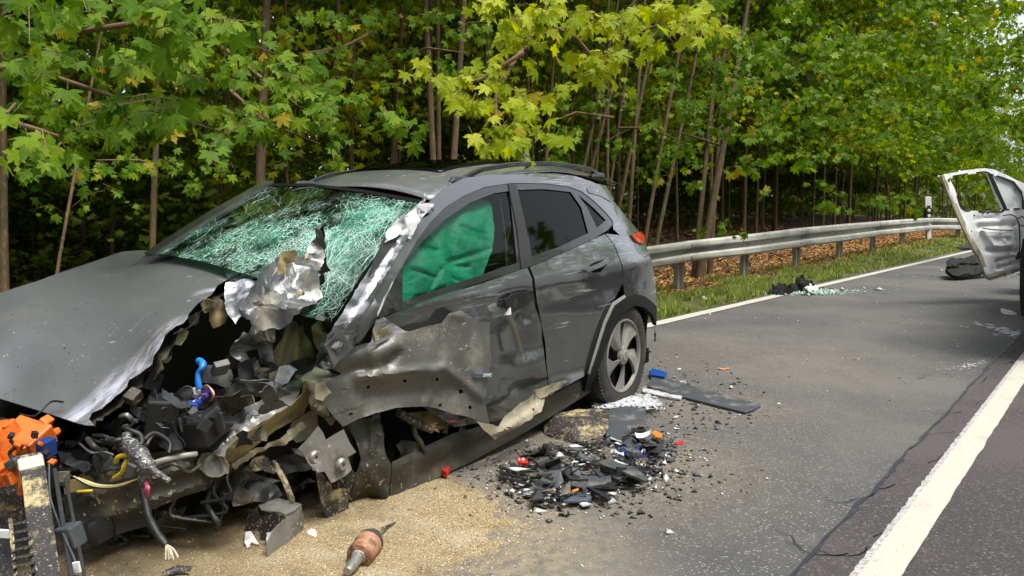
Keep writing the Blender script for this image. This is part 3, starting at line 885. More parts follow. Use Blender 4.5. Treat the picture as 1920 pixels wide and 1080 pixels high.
grid_obj('headlining', lining, 8, 8, MT['void'])
# roof rails: a flat-sided bar standing on feet
for sg in (1, -1):
    def rl(s):
        x = 1.24 - 1.62 * s
        y = sg * np.interp(x, [-0.5, 0, 0.8, 1.3], [0.535, 0.565, 0.585, 0.575])
        z = roof_z(x, 0.56) + 0.010 + 0.028 * min(1, s / 0.14) * min(1, (1 - s) / 0.10)
        return Vector((x, y, z))
    vs, fs = [], []
    n = 40
    for i in range(n + 1):
        p = rl(i / n)
        hgt = 0.013
        for dy, dz in ((-0.013, -hgt), (0.014, -hgt), (0.011, hgt), (-0.010, hgt)): vs.append((p.x, p.y + dy * 1.0, p.z + dz))
        if i:
            a, b = (i - 1) * 4, i * 4
            fs += [(a + k, a + (k + 1) % 4, b + (k + 1) % 4, b + k) for k in range(4)]
    fs += [(0, 3, 2, 1), (n * 4, n * 4 + 1, n * 4 + 2, n * 4 + 3)]
    rail = link('roof_rail', mesh('roof_rail', vs, fs, MT['black_gloss'], 50), car)
    bevel(rail, 0.004, 2)
    for x0, x1 in ((1.27, 1.02), (-0.40, -0.22)):
        mb = MB()
        y = sg * np.interp((x0 + x1) / 2, [-0.5, 0, 0.8, 1.3], [0.535, 0.565, 0.585, 0.575])
        mb.box(((x0 + x1) / 2, y, roof_z((x0 + x1) / 2, 0.57) + 0.016), (abs(x1 - x0), 0.034, 0.03), taper=0.8)
        bevel(mb.build('rail_foot', MT['grey_plastic'], rail), 0.006, 2)
mb = MB()
pr = [(-0.10, 0), (-0.33, 0), (-0.315, 0.075), (-0.285, 0.075), (-0.20, 0.030)]
zb = roof_z(-0.2, 0) - 0.008
vs = []
for s_ in (-1, 1):
    for x, z in pr: z *= 1.45; vs.append((x, s_ * (0.028 if z < 0.01 else 0.006), zb + z))
mb.add(vs, [(0, 1, 2, 3, 4), (9, 8, 7, 6, 5)] + [(i, i + 5, (i + 1) % 5 + 5, (i + 1) % 5) for i in range(5)])
bevel(mb.build('roof_antenna', MT['paint'], car, smooth=40), 0.004, 2)

# -- left side -------------------------------------------------------------
WTOP = [(705, 600), (742, 520), (780, 454), (807, 416), (834, 389), (869, 367), (907, 351), (959, 343), (1024, 344), (1067, 350), (1091, 359), (1113, 376), (1135, 397), (1149, 414)]
WBOT = [(1149, 421), (1140, 431), (1116, 446), (1051, 476), (994, 500), (910, 527), (823, 554), (750, 582)]
# body side round the windows: cant rail, A pillar, C pillar, quarter panel
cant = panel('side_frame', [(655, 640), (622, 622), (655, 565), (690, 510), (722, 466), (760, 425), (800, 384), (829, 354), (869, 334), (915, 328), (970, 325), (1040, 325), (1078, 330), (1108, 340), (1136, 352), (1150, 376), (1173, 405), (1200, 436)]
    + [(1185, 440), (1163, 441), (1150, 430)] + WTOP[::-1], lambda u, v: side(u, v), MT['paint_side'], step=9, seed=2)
frame = panel('window_trim', WTOP + WBOT, lambda u, v: side(u, v, -0.004), MT['black_gloss'], step=8, thick=0.004,
    holes=[[(752, 566), (752, 500), (790, 455), (835, 411), (880, 381), (926, 362.5), (955, 358), (962, 420), (969, 493)],
           [(968, 356), (1020, 354.5), (1070, 360), (1090, 389), (1103, 437), (1048, 463), (998, 480), (982, 405)],
           [(1083, 364), (1112, 389), (1136, 413), (1119, 427), (1101, 389)]], seed=3)
gf = panel('front_window', [(748, 572), (748, 497), (788, 452), (833, 408), (878, 378), (926, 359.5), (958, 355), (966, 420), (973, 497)], lambda u, v: side(u, v, -0.012), MT['glass_front'], step=14, thick=0)
gr = panel('rear_window', [(964, 353), (1020, 351), (1074, 357), (1094, 389), (1107, 439), (1048, 467), (995, 484), (978, 405)], lambda u, v: side(u, v, -0.012), MT['glass_dark'], step=14, thick=0)
gq = panel('quarter_window', [(1080, 360), (1114, 387), (1140, 413), (1119, 431), (1098, 389)], lambda u, v: side(u, v, -0.012), MT['glass_dark'], step=12, thick=0)
# door-frame edge strip of clear glass run, and the sail panel at the mirror foot
panel('door_pillar', [(953, 344), (968, 344), (985, 420), (1000, 497), (978, 504), (970, 430)], lambda u, v: side(u, v, 0.002), MT['black'], step=9, thick=0.004)
panel('mirror_foot', [(706, 598), (742, 520), (755, 506), (755, 580)], lambda u, v: side(u, v, 0.006), MT['black_gloss'], step=9, thick=0.01, rel=((728, 560, 735, 575, 8, 0.012),))

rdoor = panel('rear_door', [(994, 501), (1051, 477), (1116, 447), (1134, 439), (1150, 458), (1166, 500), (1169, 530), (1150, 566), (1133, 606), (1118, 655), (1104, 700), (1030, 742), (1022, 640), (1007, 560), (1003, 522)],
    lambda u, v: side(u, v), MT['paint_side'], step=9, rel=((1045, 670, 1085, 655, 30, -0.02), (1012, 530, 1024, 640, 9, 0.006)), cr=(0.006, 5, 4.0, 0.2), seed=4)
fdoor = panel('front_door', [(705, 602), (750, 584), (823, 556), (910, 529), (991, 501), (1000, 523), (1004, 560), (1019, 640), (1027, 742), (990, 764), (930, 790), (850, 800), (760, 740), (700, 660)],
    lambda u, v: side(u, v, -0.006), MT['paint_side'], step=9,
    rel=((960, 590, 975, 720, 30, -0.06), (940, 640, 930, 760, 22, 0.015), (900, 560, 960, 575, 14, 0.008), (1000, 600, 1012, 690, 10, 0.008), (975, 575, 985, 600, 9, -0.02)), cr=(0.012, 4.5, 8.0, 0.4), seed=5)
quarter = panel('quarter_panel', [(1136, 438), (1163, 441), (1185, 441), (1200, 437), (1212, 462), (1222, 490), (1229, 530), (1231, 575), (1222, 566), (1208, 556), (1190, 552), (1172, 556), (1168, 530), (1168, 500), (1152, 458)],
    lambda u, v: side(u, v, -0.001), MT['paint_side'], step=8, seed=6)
arch = panel('wheel_arch_trim', [(1172, 556), (1190, 551), (1208, 555), (1222, 565), (1231, 574), (1231, 610), (1224, 590), (1208, 576), (1190, 573), (1172, 584), (1152, 612), (1135, 655), (1122, 705), (1116, 722), (1096, 735), (1104, 700), (1118, 655), (1133, 606), (1150, 570)],
    lambda u, v: side(u, v, 0.016), MT['pitch'], step=7, thick=0.03, seed=7)
panel('arch_edge', [(1171, 553), (1174, 557), (1152, 573), (1136, 608), (1121, 656), (1106, 702), (1103, 700), (1117, 654), (1132, 605), (1149, 568)], lambda u, v: side(u, v, 0.018), MT['galv'], step=6, thick=0.004)
sill = panel('sill', [(1106, 702), (1030, 744), (985, 768), (930, 792), (850, 812), (735, 866), (731, 934), (800, 905), (880, 868), (960, 824), (1040, 778), (1122, 726)], lambda u, v: cpt(u, v, 1, 0.80), MT['steel_dark'],
    step=11, rel=((740, 880, 1100, 712, 12, 0.03), (740, 915, 1110, 725, 10, -0.02)), cr=(0.008, 6, 2.0, 0.3), seed=8, thick=0.004)
bevel(panel('door_handle', [(1099, 506), (1104, 501), (1130, 490), (1141, 482), (1143, 490), (1134, 498), (1110, 508), (1102, 510)], lambda u, v: side(u, v, 0.035), MT['paint'], step=5, thick=0.016, smooth=60), 0.003)
panel('handle_cup', [(1106, 497), (1118, 490), (1136, 486), (1138, 496), (1126, 510), (1112, 511)], lambda u, v: side(u, v, 0.0025), MT['void'], step=5, thick=0.001)
# torn-off handle bracket hanging on the front door
mb = MB()
pts = [side(955, 580, 0.02), side(952, 590, 0.04), side(962, 612, 0.035), side(976, 660, 0.02)]
mb.tube(pts, [0.014, 0.02, 0.017, 0.016], 8, flat=0.35)
mb.build('handle_bracket', MT['galv'], car, smooth=50)
panel('handle_socket', [(945, 562), (960, 552), (1000, 545), (1003, 560), (985, 575), (960, 586), (948, 580)], lambda u, v: side(u, v, 0.004), MT['black'], step=7, thick=0.006, cr=(0.012, 12, 3, 0.5))
# tailgate, spoiler, tail lamp, bumper
panel('spoiler', [(1100, 352), (1112, 343), (1136, 348), (1152, 374), (1145, 378), (1128, 368), (1104, 361)], lambda u, v: side(u, v, 0.004), MT['paint'], step=7, thick=0.02)
lamp = panel('tail_lamp', [(1184, 440), (1203, 434), (1210, 446), (1206, 458), (1192, 451)], lambda u, v: side(u, v, 0.012), MT['tail'], step=5, thick=0.03)
mb = MB()
tg = []
for (x, z, hw) in ((-0.64, 1.42, 0.48), (-0.78, 1.23, 0.57), (-0.86, 1.03, 0.66), (-0.92, 0.95, 0.68), (-0.90, 0.70, 0.70), (-0.93, 0.62, 0.74), (-0.90, 0.35, 0.72)):
    for k in range(9):
        b = k / 4 - 1
        tg.append((x + 0.20 * abs(b) ** 2.2, hw * b, z))
fs = [(i * 9 + k, i * 9 + k + 1, (i + 1) * 9 + k + 1, (i + 1) * 9 + k) for i in range(6) for k in range(8)]
o = link('tailgate', mesh('tailgate', tg, fs, [MT['paint'], MT['glass_dark'], MT['black']], 40, [1 if f < 16 else (0 if f < 40 else 2) for f in range(48)]), car)
o.modifiers.new('sheet', 'SOLIDIFY').thickness = 0.01
# C pillar back edge down to the bumper corner
panel('bumper_corner', [(1198, 436), (1203, 452), (1214, 476), (1224, 515), (1229, 560), (1231, 600), (1230, 640), (1226, 640), (1227, 600), (1228, 572), (1222, 500), (1209, 462)], lambda u, v: side(u, v, -0.02), MT['paint'], step=6)
# mirrored right side, plain
for o_, m_ in ((cant, MT['paint']), (frame, None), (gf, None), (gr, None), (gq, None), (rdoor, MT['paint']), (fdoor, MT['paint']), (quarter, MT['paint']), (arch, None), (sill, None), (lamp, None)):
    mirror(o_, None, None, m_)

# -- wheels ----------------------------------------------------------------
def wheel(name, cx, cy, cz, camber=0.0, sgn=1):
    wh = empty(name, (cx, cy, cz), (sgn * -math.pi / 2, 0, 0), parent=car)
    prof = [(0.225, -0.20), (0.25, -0.205), (0.29, -0.21), (0.315, -0.205), (0.331, -0.19), (0.334, -0.15), (0.328, -0.145), (0.328, -0.135), (0.335, -0.13), (0.335, -0.085), (0.329, -0.08), (0.329, -0.07), (0.334, -0.065), (0.333, -0.03),
            (0.326, -0.012), (0.312, -0.002), (0.295, 0.004), (0.27, 0.004), (0.25, 0.0), (0.236, -0.004), (0.232, -0.012)]
    ty = MB().lathe(prof, 72)
    for k in range(72):                               # shoulder lugs
        q = 2 * math.pi * k / 72
        ty.box((0.322 * math.cos(q), 0.322 * math.sin(q), -0.018), (0.022, 0.012, 0.022), rot=(0, 0, q))
    ty.build('tyre', MT['rubber'], wh, smooth=40)
    rm = MB()
    rm.lathe([(0.234, -0.012), (0.232, -0.002), (0.224, 0.002), (0.216, -0.004), (0.212, -0.02)], 64)
    rm.lathe([(0.0, -0.055), (0.215, -0.05)], 48, mi=1)
    for k in range(5):                                # five broad aero blades in pairs round pockets
        a = 2 * math.pi * k / 5 + 0.25
        for (a0, a1, r0, r1, z0, z1) in ((-0.36, 0.08, 0.05, 0.215, -0.004, -0.012), (0.08, 0.40, 0.05, 0.215, -0.012, -0.034)):
            vs, fs = [], []
            for i in range(7):
                f = i / 6
                r_ = r0 + (r1 - r0) * f
                wd = 0.55 + 0.45 * f
                for j in range(4):
                    g_ = j / 3
                    an = a + 0.25 * (1 - f) + (a0 + (a1 - a0) * g_) * (wd if True else 1)
                    vs.append((r_ * math.cos(an), r_ * math.sin(an), (z0 + (z1 - z0) * g_) + 0.006 * (1 - f)))
                if i:
                    fs += [((i - 1) * 4 + j, (i - 1) * 4 + j + 1, i * 4 + j + 1, i * 4 + j) for j in range(3)]
            n0 = len(vs)
            vs += [(x, y, z - 0.02) for x, y, z in vs]
            bl = [i * 4 for i in range(7)] + [24 + j for j in range(1, 4)] + [i * 4 + 3 for i in range(5, -1, -1)] + [2, 1]
            fs += [(bl[i], bl[(i + 1) % len(bl)], bl[(i + 1) % len(bl)] + n0, bl[i] + n0) for i in range(len(bl))]
            rm.add(vs, fs)
    rm.lathe([(0.0, 0.010), (0.03, 0.010), (0.036, 0.004), (0.055, 0.0), (0.06, -0.02)], 24)
    rm.build('rim', [MT['rim'], MT['void']], wh, smooth=35)
    return wh
wheel('rear_wheel', -0.055, 0.875, 0.325)
wheel('rear_wheel', -0.055, -0.875, 0.325, sgn=-1)
wheel('front_wheel', 2.60, -0.86, 0.34, sgn=-1)
# wheel house lining and floor pan
for sg in (1, -1):
    mb = MB()
    for i in range(13):
        a0 = math.pi * i / 12
        p = (-0.05 + 0.37 * math.cos(a0), 0.33 + 0.37 * math.sin(a0))
        mb.v += [(p[0], sg * 0.80, p[1]), (p[0], sg * 0.50, p[1])]
        if i: n = len(mb.v); mb.f.append((n - 4, n - 3, n - 1, n - 2)); mb.m.append(0)
    mb.build('wheel_house', MT['void'], car)
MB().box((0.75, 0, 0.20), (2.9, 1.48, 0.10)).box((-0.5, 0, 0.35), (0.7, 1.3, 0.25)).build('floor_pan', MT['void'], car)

# -- cabin -----------------------------------------------------------------
MB().box((1.97, 0, 0.84), (0.46, 1.40, 0.26), rot=(0, 0.25, 0)).box((2.16, 0, 0.50), (0.06, 1.45, 0.75)).build('dashboard', MT['seat'], car)
for y in (0.37, -0.37):
    st = MB().box((1.05, y, 0.52), (0.52, 0.50, 0.16), rot=(0, -0.12, 0)).build('front_seat', MT['seat'], car)
    bevel(st, 0.05, 3)
    bevel(MB().box((0.78, y, 0.88), (0.14, 0.48, 0.66), rot=(0, -0.25, 0)).build('seat_back', MT['seat'], st), 0.05, 3)
    bevel(MB().box((0.66, y, 1.27), (0.10, 0.26, 0.17), rot=(0, -0.25, 0)).build('headrest', MT['seat'], st), 0.04, 3)
bs = bevel(MB().box((0.10, 0, 0.55), (0.5, 1.25, 0.18)).box((-0.22, 0, 0.86), (0.14, 1.25, 0.62), rot=(0, -0.3, 0)).build('rear_seat', MT['seat'], car), 0.05, 3)
# airbags: curtain in the side window, cushion behind the windscreen
panel('curtain_airbag', [(735, 590), (738, 500), (770, 452), (810, 412), (850, 385), (885, 372), (922, 378), (928, 430), (922, 470), (905, 515), (860, 545), (800, 572)],
    lambda u, v: side(u, v, -0.07), MT['airbag'], step=4, cr=(0.010, 8.0, 6.0, 0.6), thick=0,
    rel=((870, 400, 895, 470, 26, 0.03), (800, 480, 860, 455, 24, 0.02), (840, 492, 915, 468, 4, -0.03), (838, 498, 880, 500, 3, -0.02), (846, 520, 880, 535, 3, -0.015), (820, 470, 790, 462, 3.5, -0.018), (825, 505, 806, 545, 4, -0.02), (770, 505, 815, 520, 3.5, -0.02), (850, 400, 905, 392, 3, -0.015), (865, 425, 910, 440, 3, -0.015), (780, 560, 850, 535, 4, -0.025)), smooth=180)
mb = MB()
for (c, r_) in (((1.52, 0.35, 0.98), (0.26, 0.30, 0.26)), ((1.62, -0.30, 1.0), (0.20, 0.32, 0.20))):
    vs, fs = [], []
    for i in range(17):
        for j in range(24):
            a, b = math.pi * i / 16, 2 * math.pi * j / 24
            p = Vector((math.sin(a) * math.cos(b), math.sin(a) * math.sin(b), math.cos(a)))
            k = 1 + 0.12 * noise.noise(p * 3 + Vector(c) * 5)
            vs.append((c[0] + p.x * r_[0] * k, c[1] + p.y * r_[1] * k, c[2] + p.z * r_[2] * k))
    fs = [(i * 24 + j, i * 24 + (j + 1) % 24, (i + 1) * 24 + (j + 1) % 24, (i + 1) * 24 + j) for i in range(16) for j in range(24)]
    mb.add(vs, fs)
mb.build('front_airbag', MT['airbag'], car, smooth=180)
# steering wheel
mb = MB()
for i in range(1):
    pts = [Vector((1.62 + 0.06 * math.sin(a), 0.36 + 0.18 * math.cos(a), 0.88 + 0.17 * math.sin(a))) for a in np.linspace(0, 2 * math.pi, 25)]
    mb.tube(pts, 0.015, 8, caps=False)
mb.build('steering_wheel', MT['seat'], car, smooth=60)
# twisted pale seat belt by the door pillar
mb = MB()
mb.tube([side(936, 372, -0.06), side(941, 400, -0.07), side(948, 450, -0.08), side(950, 500, -0.09)], 0.012, 6, flat=0.25)
mb.tube([side(951, 372, -0.05), side(957, 420, -0.06), side(948, 470, -0.07)], 0.008, 6, flat=0.25)
mb.build('seat_belt', MT['seat_grey'], car, smooth=60)
# -- windscreen: crazed laminated glass with every crack laid on it ----------
WSC = [(1.47, 0, 1.425), (1.43, 0.57, 1.375), (1.43, -0.57, 1.375), (2.20, 0.66, 0.99), (2.20, -0.64, 1.03), (2.30, 0, 1.05), (1.86, 0, 1.265), (1.83, 0.62, 1.20), (1.83, -0.61, 1.215)]
WSO = [(292, 474), (330, 447), (400, 402), (497, 345), (580, 345), (680, 356), (740, 366), (793, 376), (782, 396), (747, 425), (713, 468), (680, 514), (650, 562), (622, 606), (560, 590), (480, 520), (380, 490)]
wtps = tps(WSC)
ws = panel('windscreen', WSO, WSC, MT['ws'], step=14, thick=0, smooth=180, rel=((560, 520, 640, 520, 70, -0.03),))
def wpt(u, v, off=0.003):
    k = float(wtps(np.array([[u, v]]))[0])
    p = CAMC + rayc(u, v) / k
    e = np.exp(-(seg_d(np.array([[u, v]]), (560, 520, 640, 520))[0] / 70) ** 2) * -0.03
    d = CAMC - p
    return p + d / np.linalg.norm(d) * (off + e)
rw = random.Random(11)
cv, cf = [], []
def strand(pts, w0):
    P = [wpt(*p) for p in pts]
    n0 = len(cv)
    for i, p in enumerate(P):
        t = P[min(i + 1, len(P) - 1)] - P[max(i - 1, 0)]
        s_ = np.cross(t, CAMC - p)
        s_ = s_ / (np.linalg.norm(s_) + 1e-9) * w0 * (1 - 0.7 * abs(2 * i / (len(P) - 1) - 1))
        cv.extend([p - s_, p + s_])
        if i: cf.append((n0 + 2 * i - 2, n0 + 2 * i - 1, n0 + 2 * i + 1, n0 + 2 * i))
def weight(u, v):                                   # where the glass is worst: driver's half and the foot
    g = lambda cu, cv, ru, rv: math.exp(-(((u - cu) / ru) ** 2 + ((v - cv) / rv) ** 2))
    a = g(640, 520, 95, 75)
    b = 0.26 * math.exp(-(seg_d(np.array([[u, v]]), (430, 462, 620, 425))[0] / 34) ** 2)
    c = 0.7 * math.exp(-(seg_d(np.array([[u, v]]), (640, 440, 780, 388))[0] / 26) ** 2)
    d = 0.13 * math.exp(-(seg_d(np.array([[u, v]]), (330, 455, 500, 365))[0] / 28) ** 2)
    h = 0.96 * g(555, 374, 60, 22) + 0.85 * g(668, 418, 34, 14) + 0.7 * g(450, 425, 45, 22) + 0.6 * g(600, 405, 24, 10)
    return min(1, max(a, b, c, d, 0.03)) * max(0.015, 1 - h)
tries = 0
made = 0
while made < 1050 and tries < 60000:
    tries += 1
    u, v = rw.uniform(295, 795), rw.uniform(345, 605)
    if not in_poly((u, v), WSO) or rw.random() > weight(u, v): continue
    made += 1
    # the long strands fan from the foot of the pillar up and across
    base = math.atan2(-(v - 640), -(u - 470)) if u < 470 else math.atan2(640 - v + 60, u - 380)
    if u < 520: base = math.radians(28 + 14 * rw.random())
    a = base * 0.6 + math.radians(38) * 0.4 + rw.gauss(0, 0.16)
    if rw.random() < 0.30: a = rw.uniform(0, math.pi)
    L = rw.choice([8, 12, 18, 28, 60]) * rw.uniform(0.6, 1.2)
    if rw.random() < 0.3: L *= 0.5
    pts = []
    k = rw.gauss(0, 0.07)
    for i in range(7):
        if not in_poly((u, v), WSO): break
        pts.append((u, v))
        u += L / 6 * math.cos(a); v -= L / 6 * math.sin(a)
        a += k + rw.gauss(0, 0.07)
    if len(pts) > 2: strand(pts, rw.choice([0.00012, 0.00016, 0.0002, 0.0003, 0.0005]))
# impact points: spokes and broken rings
for cu, cv_, n_, r0 in ((612, 500, 34, 75), (706, 470, 26, 55), (735, 400, 20, 36), (560, 545, 22, 50), (505, 365, 10, 30)):
    rays = []
    for k in range(n_):
        a = 2 * math.pi * (k + rw.uniform(-.4, .4)) / n_
        L = r0 * rw.uniform(0.5, 1.6)
        run, u, v = [], cu, cv_
        for i in range(8):
            if not in_poly((u, v), WSO): break
            run.append((u, v))
            u += L / 7 * math.cos(a); v -= L / 7 * math.sin(a) * 0.62
            a += rw.gauss(0, 0.10)
        if len(run) > 3:
            strand(run, rw.choice([0.0005, 0.0008, 0.0011])); rays.append(run)
    for q_ in range(6):
        for A_, B_ in zip(rays, rays[1:] + rays[:1]):
            i = 1 + q_
            if rw.random() < 0.55 and i < len(A_) and i < len(B_):
                strand([A_[i], ((A_[i][0] + B_[i][0]) / 2 + rw.uniform(-1, 1), (A_[i][1] + B_[i][1]) / 2 + rw.uniform(-1, 1)), B_[i]], rw.choice([0.0004, 0.0007]))
# the net of cracks between them
pp = []
while len(pp) < 800:
    u, v = rw.uniform(300, 795), rw.uniform(347, 605)
    if in_poly((u, v), WSO) and rw.random() < 0.25 + weight(u, v): pp.append((u, v))
res = delaunay_2d_cdt([Vector(p) for p in pp], [], [], 0, 1e-4)
for e in res[1]:
    p, q = res[0][e[0]], res[0][e[1]]
    if (p - q).length < 46 and rw.random() < 0.62 * min(1, 0.3 + weight((p.x + q.x) / 2, (p.y + q.y) / 2)):
        m_ = ((p.x + q.x) / 2 + rw.uniform(-2, 2), (p.y + q.y) / 2 + rw.uniform(-2, 2))
        strand([tuple(p), m_, tuple(q)], rw.choice([0.0002, 0.0003, 0.0004]))
o = link('crack', mesh('crack', cv, cf, MT['crack']), ws)
o['kind'] = 'stuff'

panel('windscreen_pillar', [(270, 474), (292, 474), (330, 448), (400, 404), (500, 346), (512, 339), (494, 339), (392, 396), (322, 440)], [np.array(p) + np.array((0.01, 0, 0.012)) for p in WSC], MT['paint'], step=7, thick=0.02)
panel('glass_frit', [(496, 344), (580, 344), (680, 355), (793, 375), (790, 381), (680, 361), (580, 349), (491, 348)], [np.array(p) + np.array((0.002, 0, 0.003)) for p in WSC], MT['void'], step=8, thick=0.001)
# -- bonnet ------------------------------------------------------------------
HC = [cpt(230, 473, 2, 1.05), cpt(445, 478, 2, 1.06), cpt(175, 797, 2, 0.64), cpt(0, 748, 2, 0.665), cpt(0, 548, 1, -0.74), np.array((2.72, 0.20, 0.925)), cpt(285, 690, 2, 0.79), cpt(385, 565, 2, 0.98),
      np.array((3.38, 0.05, 0.73)), np.array((3.28, -0.55, 0.76)), np.array((2.9, -0.4, 0.915))]
pj = lambda p: projc(p)[:2]
HO = [(230, 473), (262, 470), (330, 470), (400, 474), (440, 478), (420, 496), (424, 508), (428, 524), (408, 536), (396, 552), (380, 562), (362, 578), (350, 598), (330, 612), (310, 628), (300, 652), (288, 668), (285, 684), (262, 700), (240, 712), (236, 724), (214, 742), (190, 765), (172, 772), (166, 784), (176, 796), (150, 794), (90, 776), (0, 747),
      pj((3.38, 0.05, 0.725)), pj((3.36, -0.3, 0.735)), pj((3.24, -0.6, 0.76)), pj((2.95, -0.73, 0.87)), (0, 549), (60, 530), (140, 502)]
bonnet = panel('bonnet', HO, HC, MT['paint_hood'], step=11, seed=9, smooth=60,
    rag={i: 3.0 for i in range(5, 26)}, inner=MT['steel_dark'],
    rel=((235, 476, 20, 548, 9, 0.012), (215, 505, 60, 560, 14, -0.010), (270, 690, 180, 790, 26, -0.03), (300, 640, 250, 700, 18, 0.02), (230, 650, 150, 730, 60, -0.015), (60, 640, 130, 600, 40, -0.008)), cr=(0.008, 2.2, 4.0, 0.25))
panel('bonnet_liner', [(430, 500), (440, 530), (420, 545), (408, 575), (380, 585), (365, 600), (345, 625), (332, 640), (312, 660), (304, 690), (280, 712), (250, 735), (215, 765), (180, 800), (150, 780), (220, 700), (290, 620), (380, 540)],
    [p - np.array((0.02, 0.0, 0.05)) for p in HC], MT['steel_dark'], step=8, cr=(0.02, 9, 5.0, 0.6), rag=5, seed=12, thick=0.003)
# a lavender-scratched fold of the bonnet lying on the glass
panel('bonnet_fold', [(418, 506), (432, 490), (447, 478), (475, 486), (505, 499), (486, 518), (455, 530), (432, 530)], [cpt(418, 506, 2, 1.04), cpt(447, 478, 2, 1.09), cpt(505, 499, 2, 1.07), cpt(440, 530, 2, 1.0)], MT['scuff'], step=6,
    cr=(0.012, 9, 2, 0.5), rag=2, seed=13, rel=((425, 520, 490, 495, 6, 0.012),))
panel('bonnet_fold', [(420, 558), (424, 532), (446, 522), (478, 522), (486, 540), (462, 560), (452, 590), (440, 606), (426, 590)], [cpt(420, 558, 1, 0.33), cpt(446, 520, 1, 0.30), cpt(486, 540, 1, 0.42), cpt(440, 606, 1, 0.45)], MT['scuff'], step=6,
    cr=(0.02, 10, 6, 0.6), rag=3, seed=14)
# crumpled wing and cowl standing up in front of the glass
panel('crumpled_wing', [(452, 575), (456, 556), (478, 535), (500, 515), (518, 497), (524, 480), (548, 472), (571, 470), (580, 452), (592, 440), (604, 425), (607, 450), (604, 490), (596, 520), (606, 545), (584, 572), (556, 592), (528, 604), (500, 612), (476, 622), (470, 604), (456, 598)],
    [cpt(452, 575, 1, 0.48), cpt(500, 515, 1, 0.42), cpt(571, 470, 1, 0.52), cpt(604, 425, 1, 0.55), cpt(600, 520, 1, 0.62), cpt(476, 622, 1, 0.60), cpt(540, 545, 1, 0.62)], MT['crush'], step=4.5, cr=(0.050, 6.0, 9.0, 0.85), rag=4, seed=15, inner=MT['primer'], smooth=24, off=0.075,
    rel=((470, 565, 530, 572, 6, 0.02), (520, 500, 560, 560, 7, -0.02), (575, 470, 560, 545, 6, 0.02)))
panel('wing_tip', [(604, 420), (594, 444), (590, 470), (594, 502), (602, 516), (626, 516), (613, 498), (608, 470), (609, 440)], [cpt(603, 422, 1, 0.50), cpt(590, 470, 1, 0.48), cpt(622, 514, 1, 0.56), cpt(608, 440, 1, 0.50)], MT['void'], step=6, cr=(0.012, 10, 4, 0.5), rag=2, seed=16, thick=0.004, off=0.065)
panel('wing_tip', [(596, 520), (606, 512), (620, 552), (634, 598), (618, 606), (600, 590), (594, 560)], (1, 0.62), MT['void'], step=7, cr=(0.015, 9, 4, 0.5), rag=2, seed=17, thick=0.004)
panel('torn_strip', [(520, 492), (530, 474), (548, 468), (556, 478), (548, 492), (532, 512), (520, 516)], (1, 0.56), MT['primer'], step=5, cr=(0.02, 12, 4, 0.6), rag=2, seed=18, off=0.10)
panel('torn_strip', [(470, 620), (484, 602), (508, 594), (516, 620), (510, 650), (516, 684), (496, 690), (488, 660), (474, 650), (458, 655), (452, 640)], [cpt(470, 620, 1, 0.62), cpt(516, 600, 1, 0.66), cpt(510, 690, 1, 0.60), cpt(452, 645, 1, 0.52)], MT['crush'], step=6, cr=(0.03, 11, 7, 0.7), rag=4, seed=19, inner=MT['primer'])
panel('torn_strip', [(436, 640), (452, 622), (470, 634), (492, 640), (486, 655), (468, 660), (470, 690), (500, 690), (512, 672), (522, 690), (500, 728), (474, 736), (462, 712), (440, 662)], (1, 0.58), MT['crush'], step=6, cr=(0.03, 10, 9, 0.7), rag=4, seed=20, inner=MT['primer_pale'])
panel('torn_strip', [(400, 570), (412, 558), (424, 566), (432, 585), (420, 604), (400, 615), (390, 600)], (1, 0.30), MT['primer'], step=6, cr=(0.02, 10, 9, 0.6), rag=3, seed=21)
# bulkhead: dark hollow, olive primed curved pressings
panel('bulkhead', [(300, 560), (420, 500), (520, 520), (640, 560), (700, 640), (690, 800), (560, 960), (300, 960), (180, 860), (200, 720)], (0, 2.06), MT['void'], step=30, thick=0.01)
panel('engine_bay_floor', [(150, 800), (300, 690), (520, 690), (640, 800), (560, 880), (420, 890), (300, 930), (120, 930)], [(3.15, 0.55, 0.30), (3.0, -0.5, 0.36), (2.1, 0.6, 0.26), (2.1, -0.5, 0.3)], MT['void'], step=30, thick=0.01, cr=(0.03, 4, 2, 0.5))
panel('strut_tower', [(545, 590), (560, 600), (558, 640), (545, 672), (520, 692), (506, 690), (512, 664), (530, 640), (540, 610)], [cpt(545, 590, 1, 0.45), cpt(558, 640, 1, 0.55), cpt(506, 690, 1, 0.52), cpt(512, 664, 1, 0.46)], MT['primer'], step=6, cr=(0.018, 8, 2, 0.5), rel=((545, 610, 520, 680, 8, 0.03),), seed=22)
panel('strut_tower', [(556, 620), (566, 606), (580, 640), (592, 668), (570, 690), (545, 694), (526, 698), (548, 670)], (1, 0.60), MT['primer'], step=6, cr=(0.02, 9, 5, 0.6), rel=((560, 625, 560, 690, 7, 0.03),), seed=23)
panel('strut_tower', [(584, 612), (600, 598), (632, 606), (640, 640), (628, 664), (600, 660), (588, 640)], (1, 0.66), MT['primer'], step=6, cr=(0.022, 9, 6, 0.6), rel=((596, 620, 630, 640, 10, 0.03),), seed=24)
panel('strut_tower', [(520, 560), (600, 530), (604, 590), (570, 600), (552, 580), (530, 605)], (1, 0.50), MT['primer'], step=8, cr=(0.02, 8, 7, 0.5), seed=25)

